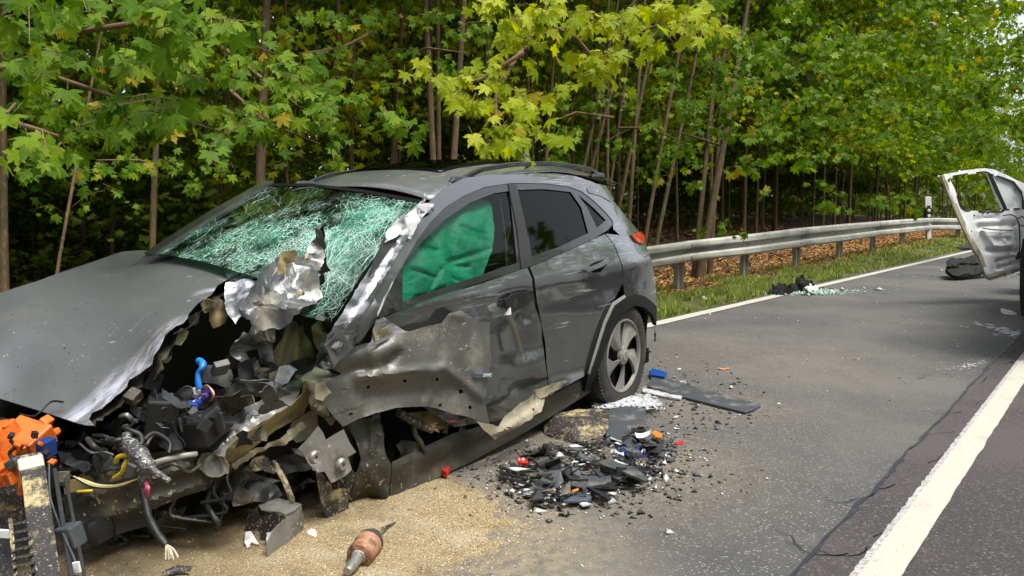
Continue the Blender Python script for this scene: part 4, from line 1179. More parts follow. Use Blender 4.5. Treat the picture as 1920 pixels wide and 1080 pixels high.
# -- A pillar ------------------------------------------------------------------
panel('windscreen_pillar', [(793, 374), (806, 388), (780, 425), (742, 480), (712, 530), (690, 575), (662, 622), (640, 660), (612, 648), (630, 606), (655, 566), (686, 512), (716, 466), (746, 424), (772, 396)],
    lambda u, v: side(u, v, 0.012), MT['scuff'], step=7, cr=(0.012, 4, 3, 0.5), rag=2.0, seed=26, rel=((780, 410, 650, 620, 6, 0.014), (740, 455, 660, 580, 5, -0.012)))
panel('torn_pillar_skin', [(728, 434), (742, 414), (770, 396), (790, 382), (804, 388), (800, 398), (780, 420), (774, 446), (758, 436), (736, 448), (720, 456)], lambda u, v: side(u, v, 0.028), MT['filler'], step=4, cr=(0.03, 14, 5, 0.75), rag=3, seed=27)
panel('torn_pillar_skin', [(790, 384), (796, 362), (799, 364), (797, 380), (812, 384), (815, 396), (802, 402), (790, 396)], lambda u, v: side(u, v, 0.02), MT['crush'], step=5, cr=(0.014, 14, 3, 0.6), rag=2, seed=28, thick=0.004)
panel('windscreen_seal', [(718, 448), (746, 434), (752, 440), (722, 480), (700, 510), (690, 520), (700, 490)], lambda u, v: side(u, v, 0.024), MT['black'], step=6, cr=(0.008, 12, 3, 0.5), rag=2, seed=29, thick=0.004)
panel('torn_pillar_skin', [(610, 650), (630, 622), (655, 600), (668, 610), (700, 560), (706, 600), (680, 640), (650, 668), (625, 690)], lambda u, v: side(u, v, 0.01), MT['crush'], step=6, cr=(0.02, 9, 6, 0.6), rag=3, seed=30, inner=MT['primer'])
panel('door_hinge_panel', [(660, 640), (704, 585), (742, 582), (760, 610), (748, 640), (690, 655)], lambda u, v: side(u, v, -0.05), MT['crush'], step=8, cr=(0.02, 7, 6, 0.5), seed=31)
panel('wing_bracket', [(700, 622), (704, 612), (716, 616), (734, 610), (736, 626), (704, 640)], lambda u, v: side(u, v, 0.03), MT['primer_pale'], step=5, cr=(0.01, 14, 6, 0.5), seed=32, thick=0.004)
panel('wing_bracket', [(702, 600), (720, 594), (758, 620), (770, 622), (720, 640), (690, 650), (696, 640)], lambda u, v: side(u, v, 0.02), MT['scuff'], step=6, cr=(0.012, 10, 6, 0.5), seed=33)

# -- front wing, torn loose and pushed back over the door ------------------------
FW_O = [(612, 668), (633, 657), (677, 646), (720, 634), (760, 624), (800, 612), (827, 606), (842, 588), (863, 582), (880, 592), (900, 603), (919, 604), (918, 640), (920, 678), (914, 716), (911, 747), (914, 780), (917, 794), (905, 792), (880, 782), (850, 776), (820, 766), (800, 762), (760, 763), (735, 766), (700, 776), (668, 788), (643, 800), (624, 780), (610, 760), (594, 742), (600, 722), (622, 712), (640, 700), (622, 690)]
wing = panel('front_wing', FW_O, [cpt(612, 668, 1, 0.78), cpt(760, 624, 1, 0.90), cpt(863, 582, 1, 0.915), cpt(919, 604, 1, 0.895), cpt(917, 794, 1, 0.90), cpt(800, 762, 1, 0.90), cpt(643, 800, 1, 0.80), cpt(600, 735, 1, 0.76), cpt(780, 690, 1, 0.925), cpt(880, 690, 1, 0.92)],
    MT['fender'], step=6, holes=[[(686, 724), (692, 722), (694, 727), (688, 729)], [(756, 713), (762, 712), (763, 717), (757, 718)], [(815, 708), (821, 707), (822, 713), (816, 714)], [(860, 731), (867, 730), (868, 737), (861, 738)], [(653, 776), (661, 773), (662, 777), (654, 780)], [(824, 758), (830, 757), (830, 762), (824, 763)], [(878, 762), (884, 760), (886, 767), (880, 768)]],
    rel=((672, 708, 832, 690, 9, 0.025), (832, 690, 905, 745, 9, 0.025), (690, 735, 860, 728, 22, -0.03), (620, 700, 680, 690, 16, -0.02), (700, 665, 740, 650, 16, 0.03), (725, 680, 745, 662, 10, -0.025), (640, 680, 670, 668, 12, 0.02), (815, 700, 800, 760, 8, 0.02), (850, 590, 868, 590, 8, 0.02), (745, 770, 690, 785, 8, 0.012)),
    cr=(0.007, 6.5, 11.0, 0.5), rag=0.8, seed=34, smooth=50, inner=MT['steel_dark'])
badge = panel('badge', [(889, 699), (921, 699), (924, 703), (921, 707), (889, 707)], lambda u, v: cpt(u, v, 1, 0.93), MT['chrome'], wing, step=4, thick=0.003)
panel('badge_field', [(904, 700), (921, 700), (922.5, 703), (921, 706), (904, 706)], lambda u, v: cpt(u, v, 1, 0.9315), MT['blue_dark'], badge, step=4, thick=0.001)
def text_on(parent, s, p0, p1, up, h, mat, name):     # raised lettering from p0 towards p1
    c = bpy.data.curves.new(name, 'FONT')
    c.body = s; c.size = h; c.extrude = 0.0008; c.align_x = 'LEFT'
    c.materials.append(mat)
    o_ = bpy.data.objects.new(name, c)
    COL.objects.link(o_)
    o_.parent = parent
    x = (Vector(p1) - Vector(p0)); L = x.length; x.normalize()
    z = x.cross(Vector(up)).normalized(); y = z.cross(x)
    m_ = Matrix((x, y, z)).transposed().to_4x4()
    m_.translation = Vector(p0)
    o_.matrix_local = m_
    bpy.context.view_layer.update()
    sx = L / o_.dimensions.x if o_.dimensions.x > 0 else 1
    me = bpy.data.meshes.new_from_object(o_)          # flat print becomes a mesh of its own
    me.transform(Matrix.Scale(sx, 4, (1, 0, 0)))
    bpy.data.objects.remove(o_)
    o2 = link(name, me, parent)
    o2.matrix_local = m_
    return o2
text_on(badge, 'BLUE', cpt(890, 706, 1, 0.9335), cpt(903, 706, 1, 0.9335), (0, 0, 1), 0.020, MT['blue_dark'], 'lettering')
text_on(badge, 'DRIVE', cpt(905, 706, 1, 0.9345), cpt(920.5, 706, 1, 0.9345), (0, 0, 1), 0.020, MT['white'], 'lettering')
panel('wing_tail', [(893, 790), (917, 795), (935, 800), (953, 777), (985, 752), (1008, 738), (1020, 728), (1024, 746), (1012, 772), (970, 802), (930, 825), (912, 812)], [cpt(893, 790, 1, 0.90), cpt(930, 823, 1, 0.93), cpt(953, 777, 1, 0.94), cpt(1020, 730, 1, 0.90), cpt(1012, 772, 1, 0.93)],
    MT['primer_pale'], step=6, cr=(0.018, 9, 5, 0.5), rag=1.5, seed=35, rel=((935, 812, 1005, 770, 6, 0.02), (960, 785, 1010, 745, 8, -0.015)), holes=[[(998, 766), (1004, 763), (1005, 769), (999, 771)]])
panel('wing_tail', [(1002, 732), (1020, 726), (1040, 718), (1062, 713), (1066, 715), (1052, 726), (1026, 742), (1012, 748)], lambda u, v: cpt(u, v, 1, 0.91), MT['primer_pale'], step=5, cr=(0.012, 12, 5, 0.5), rag=1.5, seed=36)

# -- under the wing: hinge post, wheel arch hollow, cut pipes ------------------
panel('hinge_post', [(648, 795), (668, 788), (714, 774), (720, 800), (722, 850), (730, 870), (734, 935), (716, 950), (690, 955), (660, 968), (650, 930), (664, 905), (676, 860), (664, 820)], [cpt(648, 795, 1, 0.72), cpt(714, 774, 1, 0.78), cpt(734, 935, 1, 0.80), cpt(660, 968, 1, 0.72), cpt(690, 870, 1, 0.80)], MT['steel_dark'], step=7,
    cr=(0.025, 7, 6, 0.6), rag=2, seed=37, rel=((695, 790, 700, 850, 8, 0.02), (690, 880, 720, 930, 14, 0.03), (712, 790, 726, 930, 6, 0.015)), thick=0.004)
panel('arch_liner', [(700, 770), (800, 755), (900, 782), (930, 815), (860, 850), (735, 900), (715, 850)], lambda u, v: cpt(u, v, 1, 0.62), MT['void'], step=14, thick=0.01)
panel('arch_liner', [(760, 775), (820, 768), (880, 783), (905, 800), (840, 815), (800, 800)], lambda u, v: cpt(u, v, 1, 0.74), MT['primer'], step=8, thick=0.004, cr=(0.015, 9, 5, 0.5), seed=60)
mb = MB()
pts = []
rs = []
for i in range(41):
    f = i / 40
    u, v = 748 + 62 * f, 774 + 24 * f + 8 * math.sin(f * 2)
    pts.append(cpt(u, v, 1, 0.82)); rs.append(0.016 + 0.0045 * math.cos(i * 2.4))
mb.tube(pts, rs, 10)
mb.build('corrugated_pipe', MT['black_sand'], car, smooth=60)
mb = MB()
r_ = random.Random(3)
for i in range(22):
    u, v = 800 + r_.uniform(0, 8), 796 + r_.uniform(0, 8)
    p = cpt(u, v, 1, 0.82)
    mb.tube([p, p + np.array((r_.uniform(-0.05, 0.0), r_.uniform(0, 0.03), r_.uniform(-0.03, 0.01)))], 0.0018, 5)
mb.build('cut_strand', M('copper_strands', (0.6, 0.33, 0.2), 0.4, 0.7), car)
mb = MB()
mb.tube([cpt(775, 795, 1, 0.80), cpt(778, 815, 1, 0.82), cpt(790, 832, 1, 0.82), cpt(797, 850, 1, 0.81)], [0.013, 0.012, 0.012, 0.009], 8)
mb.build('bent_lever', MT['steel_dark'], car, smooth=50)
panel('crash_bracket', [(744, 835), (760, 826), (790, 830), (806, 848), (800, 868), (776, 876), (752, 866)], lambda u, v: cpt(u, v, 1, 0.76), MT['steel_dark'], step=6, cr=(0.03, 10, 5, 0.6), seed=61, thick=0.004)
# two-bolt mounting plate
plate = panel('mounting_plate', [(560, 842), (576, 826), (598, 800), (607, 812), (612, 826), (645, 806), (656, 830), (668, 848), (652, 856), (660, 880), (648, 892), (622, 906), (608, 884), (596, 886), (580, 872), (572, 856)], [cpt(560, 842, 1, 0.80), cpt(645, 806, 1, 0.86), cpt(668, 850, 1, 0.87), cpt(622, 906, 1, 0.84)], MT['silver'], step=6,
    rel=((622, 828, 640, 890, 3, -0.006), (608, 835, 626, 897, 3, -0.006), (590, 858, 590, 858, 12, -0.012), (642, 872, 642, 872, 12, -0.012)), cr=(0.005, 9, 6, 0.4), seed=38, thick=0.006)
for (u, v) in ((590, 857), (641, 871)):
    p = cpt(u, v, 1, 0.86)
    Mx = Matrix.Translation(p) @ Matrix.Rotation(-math.pi / 2, 4, 'X')
    MB().lathe([(0.0, 0.001), (0.008, 0.001), (0.008, 0.010), (0.021, 0.012), (0.026, 0.006), (0.027, -0.004)], 20, Mx).build('bolt_boss', MT['silver'], plate, smooth=40)
panel('splash_panel', [(590, 860), (600, 880), (622, 908), (650, 894), (668, 900), (652, 930), (656, 975), (616, 978), (604, 940), (596, 900)], lambda u, v: cpt(u, v, 1, 0.76), MT['black_sand'], step=8, cr=(0.012, 6, 6, 0.5), seed=39, thick=0.003, rag=1.5)
panel('splash_panel', [(470, 850), (540, 830), (590, 850), (606, 920), (600, 960), (540, 920), (480, 900)], lambda u, v: cpt(u, v, 1, 0.48), M('rust_brown_liner', (0.055, 0.035, 0.014), 0.8, 0, (dict(col=(0.02, 0.015, 0.01), scale=6, lo=0.4, hi=0.65),)), step=12, cr=(0.015, 5, 6, 0.5), seed=40, thick=0.003)

# -- left front side member: a box pressing torn open ---------------------------
panel('side_member', [(372, 872), (380, 846), (400, 820), (430, 790), (470, 762), (500, 742), (533, 724), (556, 704), (570, 712), (560, 740), (546, 760), (520, 775), (480, 800), (450, 820), (425, 845), (418, 872), (430, 886), (400, 896), (380, 886)],
    [cpt(372, 872, 1, 0.60), cpt(430, 790, 1, 0.58), cpt(533, 724, 1, 0.58), cpt(560, 740, 1, 0.64), cpt(450, 820, 1, 0.68), cpt(400, 896, 1, 0.66)], MT['silver'], step=6, cr=(0.012, 8, 8, 0.5), rag=1.5, seed=41, inner=MT['primer'], rel=((470, 770, 480, 790, 3, 0.008), (500, 750, 512, 772, 3, 0.008), (440, 796, 452, 812, 3, 0.008), (385, 860, 540, 722, 4, 0.015)))
panel('side_member', [(425, 845), (450, 820), (480, 800), (520, 775), (546, 760), (566, 740), (572, 714), (580, 720), (582, 745), (566, 775), (550, 790), (520, 806), (490, 830), (466, 850), (440, 872), (428, 888), (420, 870)],
    [cpt(425, 845, 1, 0.70), cpt(546, 760, 1, 0.70), cpt(580, 725, 1, 0.68), cpt(566, 775, 1, 0.62), cpt(440, 872, 1, 0.62), cpt(490, 810, 1, 0.735)], MT['primer'], step=6, cr=(0.012, 8, 10, 0.5), rag=1.0, seed=42, holes=[[(452, 796 + 3), (456, 796), (460, 799), (457, 804), (452, 803)], [(428, 826), (432, 820), (434, 826), (430, 832)]],
    rel=((430, 858, 560, 770, 6, -0.025), (440, 880, 550, 800, 4, 0.012)))
panel('side_member_cup', [(368, 870), (380, 852), (400, 850), (418, 856), (430, 872), (428, 888), (410, 896), (386, 892)], [cpt(368, 870, 1, 0.66), cpt(418, 856, 1, 0.70), cpt(410, 896, 1, 0.70), cpt(400, 872, 1, 0.58)], MT['primer_pale'], step=5, cr=(0.01, 12, 4, 0.5), rag=2, seed=43, holes=[[(399, 870), (402, 868), (405, 871), (402, 874)]])
panel('side_member_lip', [(430, 872), (470, 846), (500, 834), (540, 812), (566, 790), (574, 800), (548, 826), (526, 836), (500, 840), (470, 858), (440, 880)], lambda u, v: cpt(u, v, 1, 0.66), MT['primer_pale'], step=5, cr=(0.015, 14, 4, 0.6), rag=3, seed=44)
# torn inner wing round the strut
panel('inner_wing', [(556, 704), (575, 690), (600, 680), (625, 690), (640, 702), (622, 712), (602, 724), (596, 742), (612, 765), (630, 790), (622, 800), (598, 780), (580, 760), (582, 735), (572, 714)], [cpt(556, 704, 1, 0.62), cpt(625, 690, 1, 0.72), cpt(596, 742, 1, 0.76), cpt(625, 795, 1, 0.74), cpt(580, 740, 1, 0.68)], MT['primer_pale'], step=6, cr=(0.03, 9, 9, 0.7), rag=3, seed=45, inner=MT['primer'])
panel('inner_wing', [(588, 668), (604, 650), (626, 660), (640, 650), (642, 672), (630, 690), (608, 694), (590, 684)], (1, 0.74), MT['crush'], step=5, cr=(0.03, 12, 7, 0.7), rag=3, seed=46, inner=MT['primer_pale'])
panel('inner_wing', [(600, 640), (620, 624), (640, 636), (652, 634), (648, 648), (630, 660), (612, 662)], (1, 0.80), MT['crush'], step=5, cr=(0.02, 12, 7, 0.7), rag=3, seed=47)
panel('inner_wing', [(550, 700), (530, 698), (545, 680), (575, 668), (596, 676), (590, 690), (570, 702)], (1, 0.66), MT['black'], step=6, cr=(0.02, 9, 7, 0.6), rag=2, seed=48)
panel('inner_wing', [(590, 720), (608, 715), (622, 736), (606, 752), (592, 748)], (1, 0.82), MT['primer_pale'], step=5, cr=(0.012, 12, 7, 0.5), rag=1, seed=49)
panel('inner_wing', [(545, 795), (580, 770), (600, 772), (598, 800), (576, 824), (556, 830), (540, 818)], (1, 0.58), MT['primer_pale'], step=6, cr=(0.02, 7, 7, 0.5), rag=1, seed=50)
# ------------------------------------------------------------------ what hangs in the open engine bay (parts of the car)
CMI = CM.inverted()
def vframe(u, v, D, yaw=0.0, tilt=0.0, roll=0.0):     # a frame at a sighted point, turned relative to the view
    m = Matrix.Rotation(yaw, 4, 'Z') @ Matrix.Rotation(tilt, 4, 'X') @ Matrix.Rotation(roll, 4, 'Y')
    return Matrix.Translation(Vector(PD(u, v, D))) @ m
def in_car(o, Mw):
    o.matrix_local = CMI @ Mw
    return o
def vbox(name, u, v, D, wpx, hpx, dep, mat, yaw=0.0, tilt=0.0, roll=0.0, bev=0.006, parent=None):
    mb = MB().box((0, 0, 0), (wpx * D / FPX, dep, hpx * D / FPX))
    o = mb.build(name, mat, parent or car)
    in_car(o, vframe(u, v, D, yaw, tilt, roll))
    if bev: bevel(o, bev, 2)
    return o
def cable(name, pts, r, mat, D=None, n=7, parent=None, rs=None):   # pts: (u, v, D)
    P = [Vector(w2c(PD(p[0], p[1], p[2] if len(p) > 2 else D))) for p in pts]
    # smooth the run through its points
    Q = []
    for i in range(len(P) - 1):
        p0, p1, p2, p3 = P[max(i - 1, 0)], P[i], P[i + 1], P[min(i + 2, len(P) - 1)]
        for k in range(4):
            t = k / 4
            Q.append(0.5 * ((2 * p1) + (p2 - p0) * t + (2 * p0 - 5 * p1 + 4 * p2 - p3) * t * t + (3 * p1 - p0 - 3 * p2 + p3) * t ** 3))
    Q.append(P[-1])
    if callable(rs): r = [rs(i / (len(Q) - 1)) for i in range(len(Q))]
    mb = MB().tube(Q, r, n)
    return mb.build(name, mat, parent or car, smooth=60)

beam = panel('cross_member', [(118, 928), (160, 918), (200, 905), (250, 888), (300, 870), (345, 853), (364, 850), (374, 872), (413, 905), (390, 916), (360, 926), (300, 948), (230, 975), (168, 998), (135, 990), (122, 960)],
    [cpt(123, 930, 1, 0.35), cpt(360, 850, 1, 0.60), cpt(413, 905, 1, 0.62), cpt(165, 997, 1, 0.42), cpt(270, 920, 1, 0.55)], MT['steel_dark'], step=8, cr=(0.012, 6, 6, 0.5), seed=51, thick=0.004, rag=1.0, rel=((150, 935, 380, 870, 8, 0.02), (150, 985, 390, 905, 7, 0.015)))
cable('coolant_hose', [(210, 903, 2.75), (240, 886, 2.72), (290, 868, 2.72), (330, 857, 2.74), (368, 851, 2.8)], 0.010, MT['galv'])
panel('cross_member', [(120, 905), (200, 880), (270, 852), (340, 842), (360, 850), (300, 868), (200, 905), (125, 928)], lambda u, v: cpt(u, v, 1, 0.42), MT['primer'], step=9, cr=(0.02, 7, 4, 0.5), seed=52, thick=0.004)
# fuse box
fb = vbox('fuse_box', 352, 796, 2.88, 136, 56, 0.17, MT['black'], yaw=R(-14), tilt=R(14), roll=R(-6), bev=0.012)
vbox('fuse_box_side', 305, 778, 2.80, 56, 70, 0.10, MT['black'], yaw=R(20), tilt=R(8), roll=R(8), bev=0.008, parent=car)
tr = vbox('fuse_tray', 372, 752, 2.92, 76, 8, 0.13, MT['void'], yaw=R(-14), tilt=R(20), roll=R(-6), bev=0)
fm = [M('fuse_%s' % n, c, 0.4) for n, c in (('red', (0.5, 0.03, 0.03)), ('blue', (0.03, 0.08, 0.45)), ('violet', (0.25, 0.12, 0.4)), ('pale', (0.6, 0.55, 0.5)))]
mb = MB()
rr = random.Random(4)
for i in range(9):
    for j in range(5):
        mb.box((-0.055 + 0.0105 * i, -0.05 + 0.022 * j, 0.014), (0.007, 0.016, 0.012), mi=rr.choice([0, 1, 1, 2, 1, 3]))
o = mb.build('fuse', fm, tr); o['kind'] = 'stuff'
vbox('relay', 366, 737, 2.90, 17, 14, 0.03, MT['white'], yaw=R(-14), tilt=R(30), roll=R(30))
vbox('relay', 309, 764, 2.78, 14, 11, 0.02, M('pink_relay', (0.6, 0.25, 0.2), 0.5), yaw=R(10), tilt=R(30), roll=R(30))
vbox('fuse_box_bar', 338, 752, 2.84, 8, 50, 0.02, MT['grey_plastic'], yaw=R(-14), tilt=R(50), roll=R(-24), bev=0.002)
vbox('fuse_box_bar', 325, 757, 2.82, 7, 44, 0.02, MT['grey_plastic'], yaw=R(-14), tilt=R(50), roll=R(-24), bev=0.002)
wc = [M('wire_%s' % n, c, 0.4) for n, c in (('red', (0.5, 0.02, 0.02)), ('pink', (0.65, 0.3, 0.25)), ('white', (0.6, 0.58, 0.5)), ('yellow', (0.6, 0.45, 0.05)), ('green', (0.02, 0.2, 0.06)), ('blue', (0.02, 0.06, 0.35)))]
for i in range(9):
    a = i * 2.4
    cable('wire', [(378 + a * .3, 726 + i * .4, 2.9), (388 + a * .5, 722 + i, 2.86), (397 + a * .25, 733 + i, 2.84), (398 - a * .1, 750, 2.86), (394 - a * .2, 757, 2.9)], 0.0019, wc[(i * 5 + 1) % 4], n=5)
mb = cable('blue_clip', [(372, 676, 2.92), (380, 682, 2.9), (378, 690, 2.88), (371, 700, 2.88), (372, 718, 2.88), (374, 730, 2.88)], 0.012, MT['blue'], rs=lambda f: 0.013 - 0.004 * f + 0.003 * math.sin(f * 9), n=6)
panel('plastic_cover', [(371, 694), (382, 684), (405, 685), (420, 688), (436, 694), (440, 706), (432, 724), (424, 728), (404, 720), (380, 716)], (1, 0.56), MT['grey_plastic'], step=7, cr=(0.012, 9, 4, 0.5), rag=2, seed=53, thick=0.004)
panel('plastic_cover', [(404, 690), (430, 664), (446, 648), (462, 650), (458, 668), (440, 690), (420, 700)], (1, 0.50), MT['black'], step=7, cr=(0.012, 9, 4, 0.5), rag=1, seed=54, thick=0.004)
panel('torn_strip', [(420, 728), (440, 716), (462, 722), (486, 712), (500, 726), (486, 742), (462, 752), (440, 768), (428, 790), (416, 770)], (1, 0.53), MT['crush'], step=6, cr=(0.02, 10, 4, 0.7), rag=3, seed=55, inner=MT['primer_pale'])
panel('torn_strip', [(500, 700), (520, 690), (536, 700), (530, 722), (508, 726)], (1, 0.60), MT['primer_pale'], step=6, cr=(0.02, 10, 8, 0.7), rag=3, seed=56, inner=MT['crush'])

# high-voltage plugs
def hv(u, v, D, wp, hp, dep, yaw, tilt, roll, ribs=3):
    o = vbox('high_voltage_plug', u, v, D, wp, hp, dep, MT['orange'], yaw, tilt, roll, 0.006)
    wm, hm = wp * D / FPX, hp * D / FPX
    for i in range(ribs):
        mb = MB().box((wm * (-0.4 + 0.8 * i / max(1, ribs - 1)), -dep / 2 - 0.004, 0), (0.006, 0.012, hm * 0.9))
        bevel(mb.build('rib', MT['orange'], o), 0.002)
    return o
hv(52, 822, 2.55, 74, 46, 0.10, R(-20), R(28), R(14), 5)
hv(4, 828, 2.50, 46, 62, 0.10, R(-15), R(20), R(-12), 3)
hv(83, 797, 2.62, 18, 34, 0.04, R(-10), R(10), R(35), 0)
hv(22, 892, 2.45, 42, 26, 0.06, R(-10), R(10), R(-16), 2)
hv(0, 884, 2.45, 30, 34, 0.06, R(-10), R(10), R(10), 2)
hv(40, 914, 2.42, 10, 30, 0.02, R(0), R(0), R(12), 0)
hv(46, 908, 2.42, 18, 9, 0.02, R(0), R(0), R(12), 0)
hv(98, 812, 2.6, 26, 12, 0.03, R(0), R(10), R(-20), 0)
cable('plug_lead', [(30, 868, 2.42), (18, 850, 2.42), (28, 838, 2.42), (20, 826, 2.44)], 0.006, MT['black'])
vbox('plug_latch', 26, 868, 2.42, 30, 18, 0.03, MT['grey_plastic'], R(-10), R(10), R(-26))
vbox('plug_latch', 87, 840, 2.46, 22, 34, 0.05, MT['blue_dark'], R(-6), R(5), R(4), 0.003)
for k in range(9):
    vbox('plug_contact', 10 + 11 * k % 96, 800 + (k * 17) % 70, 2.42, 6 + k % 3 * 3, 5 + k % 2 * 4, 0.02, MT['black'] if k % 2 else MT['orange'], R(10 * k), R(12), R(20 * k), 0.001)
# radiator carrier: a sand-strewn plank with slotted sides
def bar(name, a, b, wd, dp, mat, parent=None, bev=0.004):
    a, b = Vector(w2c(a)), Vector(w2c(b))
    z = (b - a).normalized()
    vdir = (Vector(CAMC) - (a + b) / 2)
    y = (vdir - z * vdir.dot(z)).normalized()
    x = y.cross(z)
    m = Matrix((x, y, z)).transposed().to_4x4()
    m.translation = (a + b) / 2
    o = MB().box((0, 0, 0), (wd, dp, (b - a).length)).build(name, mat, parent or car)
    o.matrix_local = m
    return bevel(o, bev, 2)
bar('radiator_carrier', PD(60, 862, 2.42), PD(92, 1120, 1.98), 0.062, 0.05, MT['black_sand'])
bar('carrier_head', PD(58, 868, 2.40), PD(62, 890, 2.36), 0.066, 0.055, MT['galv'])
bar('slotted_trim', PD(104, 890, 2.40), PD(140, 1120, 2.02), 0.012, 0.05, MT['black'], bev=0.002)
bar('slotted_trim', PD(124, 905, 2.42), PD(166, 1120, 2.06), 0.010, 0.04, MT['black'], bev=0.002)
for k in range(8):
    f = k / 7
    bar('trim_web', PD(104 + 36 * f, 905 + 205 * f, 2.40 - 0.36 * f), PD(126 + 38 * f, 915 + 195 * f, 2.42 - 0.34 * f), 0.006, 0.03, MT['black'], bev=0.001)
vbox('trim_block', 132, 1005, 2.2, 40, 44, 0.05, MT['grey_plastic'], R(-12), R(5), R(-12), 0.006)
vbox('trim_tag', 144, 1064, 2.08, 13, 22, 0.008, MT['white'], R(0), R(0), R(-8), 0.002)
cable('trim_wire', [(92, 870, 2.38), (94, 930, 2.3), (110, 980, 2.22), (122, 1010, 2.15), (136, 1040, 2.1), (142, 1056, 2.08)], 0.003, MT['grey_plastic'])
for k in range(8):
    f = k / 7
    bar('carrier_slat', PD(22 + 6 * f, 985 + 110 * f, 2.16 - 0.2 * f), PD(58 + 10 * f, 975 + 112 * f, 2.18 - 0.2 * f), 0.007, 0.03, MT['black_sand'], bev=0.001)
bar('carrier_edge', PD(20, 980, 2.18), PD(32, 1120, 1.96), 0.010, 0.03, MT['black_sand'], bev=0.001)
vbox('number_plate_holder', -4, 1000, 2.3, 44, 16, 0.01, MT['white'], 0, 0, R(4), 0.002)
vbox('radiator', 8, 945, 2.55, 60, 70, 0.05, MT['black_sand'], R(-20), R(10), R(5))
# hanging corrugated hose with a frayed end
ho = cable('hanging_hose', [(268, 918, 2.66), (273, 945, 2.62), (277, 965, 2.6), (286, 985, 2.58), (300, 1008, 2.56), (311, 1022, 2.55)], 0.015, MT['black'], rs=lambda f: 0.0135 + 0.0012 * math.sin(f * 150), n=9)
for i in range(7):
    a = rr.uniform(-14, 16)
    cable('frayed_strand', [(311, 1021, 2.55), (318 + a * .6, 1030, 2.54), (322 + a, 1040 + rr.uniform(0, 10), 2.53)], 0.0035, MT['beige_edge'], n=5)
bundle = M('taped_loom', (0.05, 0.05, 0.05), 0.4, 0.1, (dict(col=(0.42, 0.42, 0.42), scale=60, stretch=(1, 1, 3), lo=0.55, hi=0.62, dist=1.5),), (80, 0.6, 0.006))
cable('wire_loom', [(240, 812, 2.6), (238, 828, 2.58), (252, 842, 2.55), (266, 858, 2.53), (276, 876, 2.52), (272, 896, 2.53), (270, 912, 2.56)], 0.02, bundle, rs=lambda f: 0.012 + 0.016 * math.sin(f * 3.1) + 0.003 * math.sin(f * 31), n=9)
cable('wire_loom', [(276, 870, 2.51), (292, 886, 2.49), (306, 894, 2.48), (318, 903, 2.48)], 0.011, bundle, rs=lambda f: 0.013 - 0.004 * f, n=8)
cable('wire_loom', [(232, 800, 2.62), (246, 808, 2.6), (262, 815, 2.6), (266, 830, 2.58), (256, 842, 2.56)], 0.009, MT['black'], n=8)
cable('wire_loom', [(270, 825, 2.62), (290, 812, 2.66), (318, 830, 2.68), (316, 850, 2.66)], 0.008, MT['black'], n=8)
for i in range(6):
    cable('wire', [(266 + i, 898, 2.53), (274 + i * 1.2, 912, 2.5), (270 + i * 2, 922, 2.5), (274 + i, 934 - i, 2.52)], 0.003, wc[(0, 5, 0, 5, 1, 0)[i]], n=5)
cable('taped_cable', [(217, 866, 2.6), (222, 857, 2.58), (232, 854, 2.57), (241, 851, 2.56)], 0.008, MT['yellow'])
cable('taped_cable', [(238, 862, 2.58), (232, 874, 2.57), (228, 886, 2.58), (214, 896, 2.6)], 0.007, MT['yellow'])
cable('taped_cable', [(146, 922, 2.6), (160, 921, 2.58), (174, 920, 2.58)], 0.005, MT['yellow'])
for i in range(7):
    cable('wire', [(130 + 8 * i, 890 + 3 * i, 2.6), (170 + 5 * i, 912 - i, 2.58), (220, 914 - 2 * i, 2.56), (262, 898 - i, 2.54)], rr.uniform(0.002, 0.0045), rr.choice([MT['black'], MT['black'], wc[3], wc[2], MT['grey_plastic']]), n=5)
# the tangle further in: pipes, brackets and broken plastic
rr = random.Random(21)
for i in range(16):                                  # hoses and torn liner hanging below the cross member
    u = rr.uniform(130, 620); v = 985 - 0.16 * (u - 130) + rr.uniform(-30, 30)
    cable('hanging_cable', [(u, v - 40, 2.9), (u + rr.uniform(-20, 20), v - 10, 2.86), (u + rr.uniform(-40, 40), v + 22, 2.84), (u + rr.uniform(-70, 70), v + 34, 2.86)], rr.choice([0.004, 0.007, 0.011]), rr.choice([MT['black'], MT['steel_dark'], MT['black_sand']]), n=6)
for i in range(22):
    u = rr.uniform(120, 640); v = 960 - 0.16 * (u - 130) + rr.uniform(-40, 40); r0 = rr.uniform(14, 36); D0 = rr.uniform(2.95, 3.2) + (0.22 if u > 520 else 0)
    pl = [(u + r0 * q_ * 1.5 * math.cos(6.283 * k / 9), v + r0 * q_ * math.sin(6.283 * k / 9)) for k, q_ in enumerate([rr.choice((.5, .8, 1.0, 1.3)) for _ in range(9)])]
    panel('torn_liner', pl, [w2c(PD(u - r0, v, D0 + rr.uniform(-.1, .1))), w2c(PD(u + r0, v - r0, D0 + rr.uniform(-.1, .1))), w2c(PD(u, v + r0, D0 - .05))], rr.choice([MT['black'], MT['steel_dark'], MT['black_sand'], MT['steel_dark']]), step=8, cr=(0.02, 9, i * 1.3, 0.7), rag=2, seed=i + 300, thick=0.003, smooth=25)
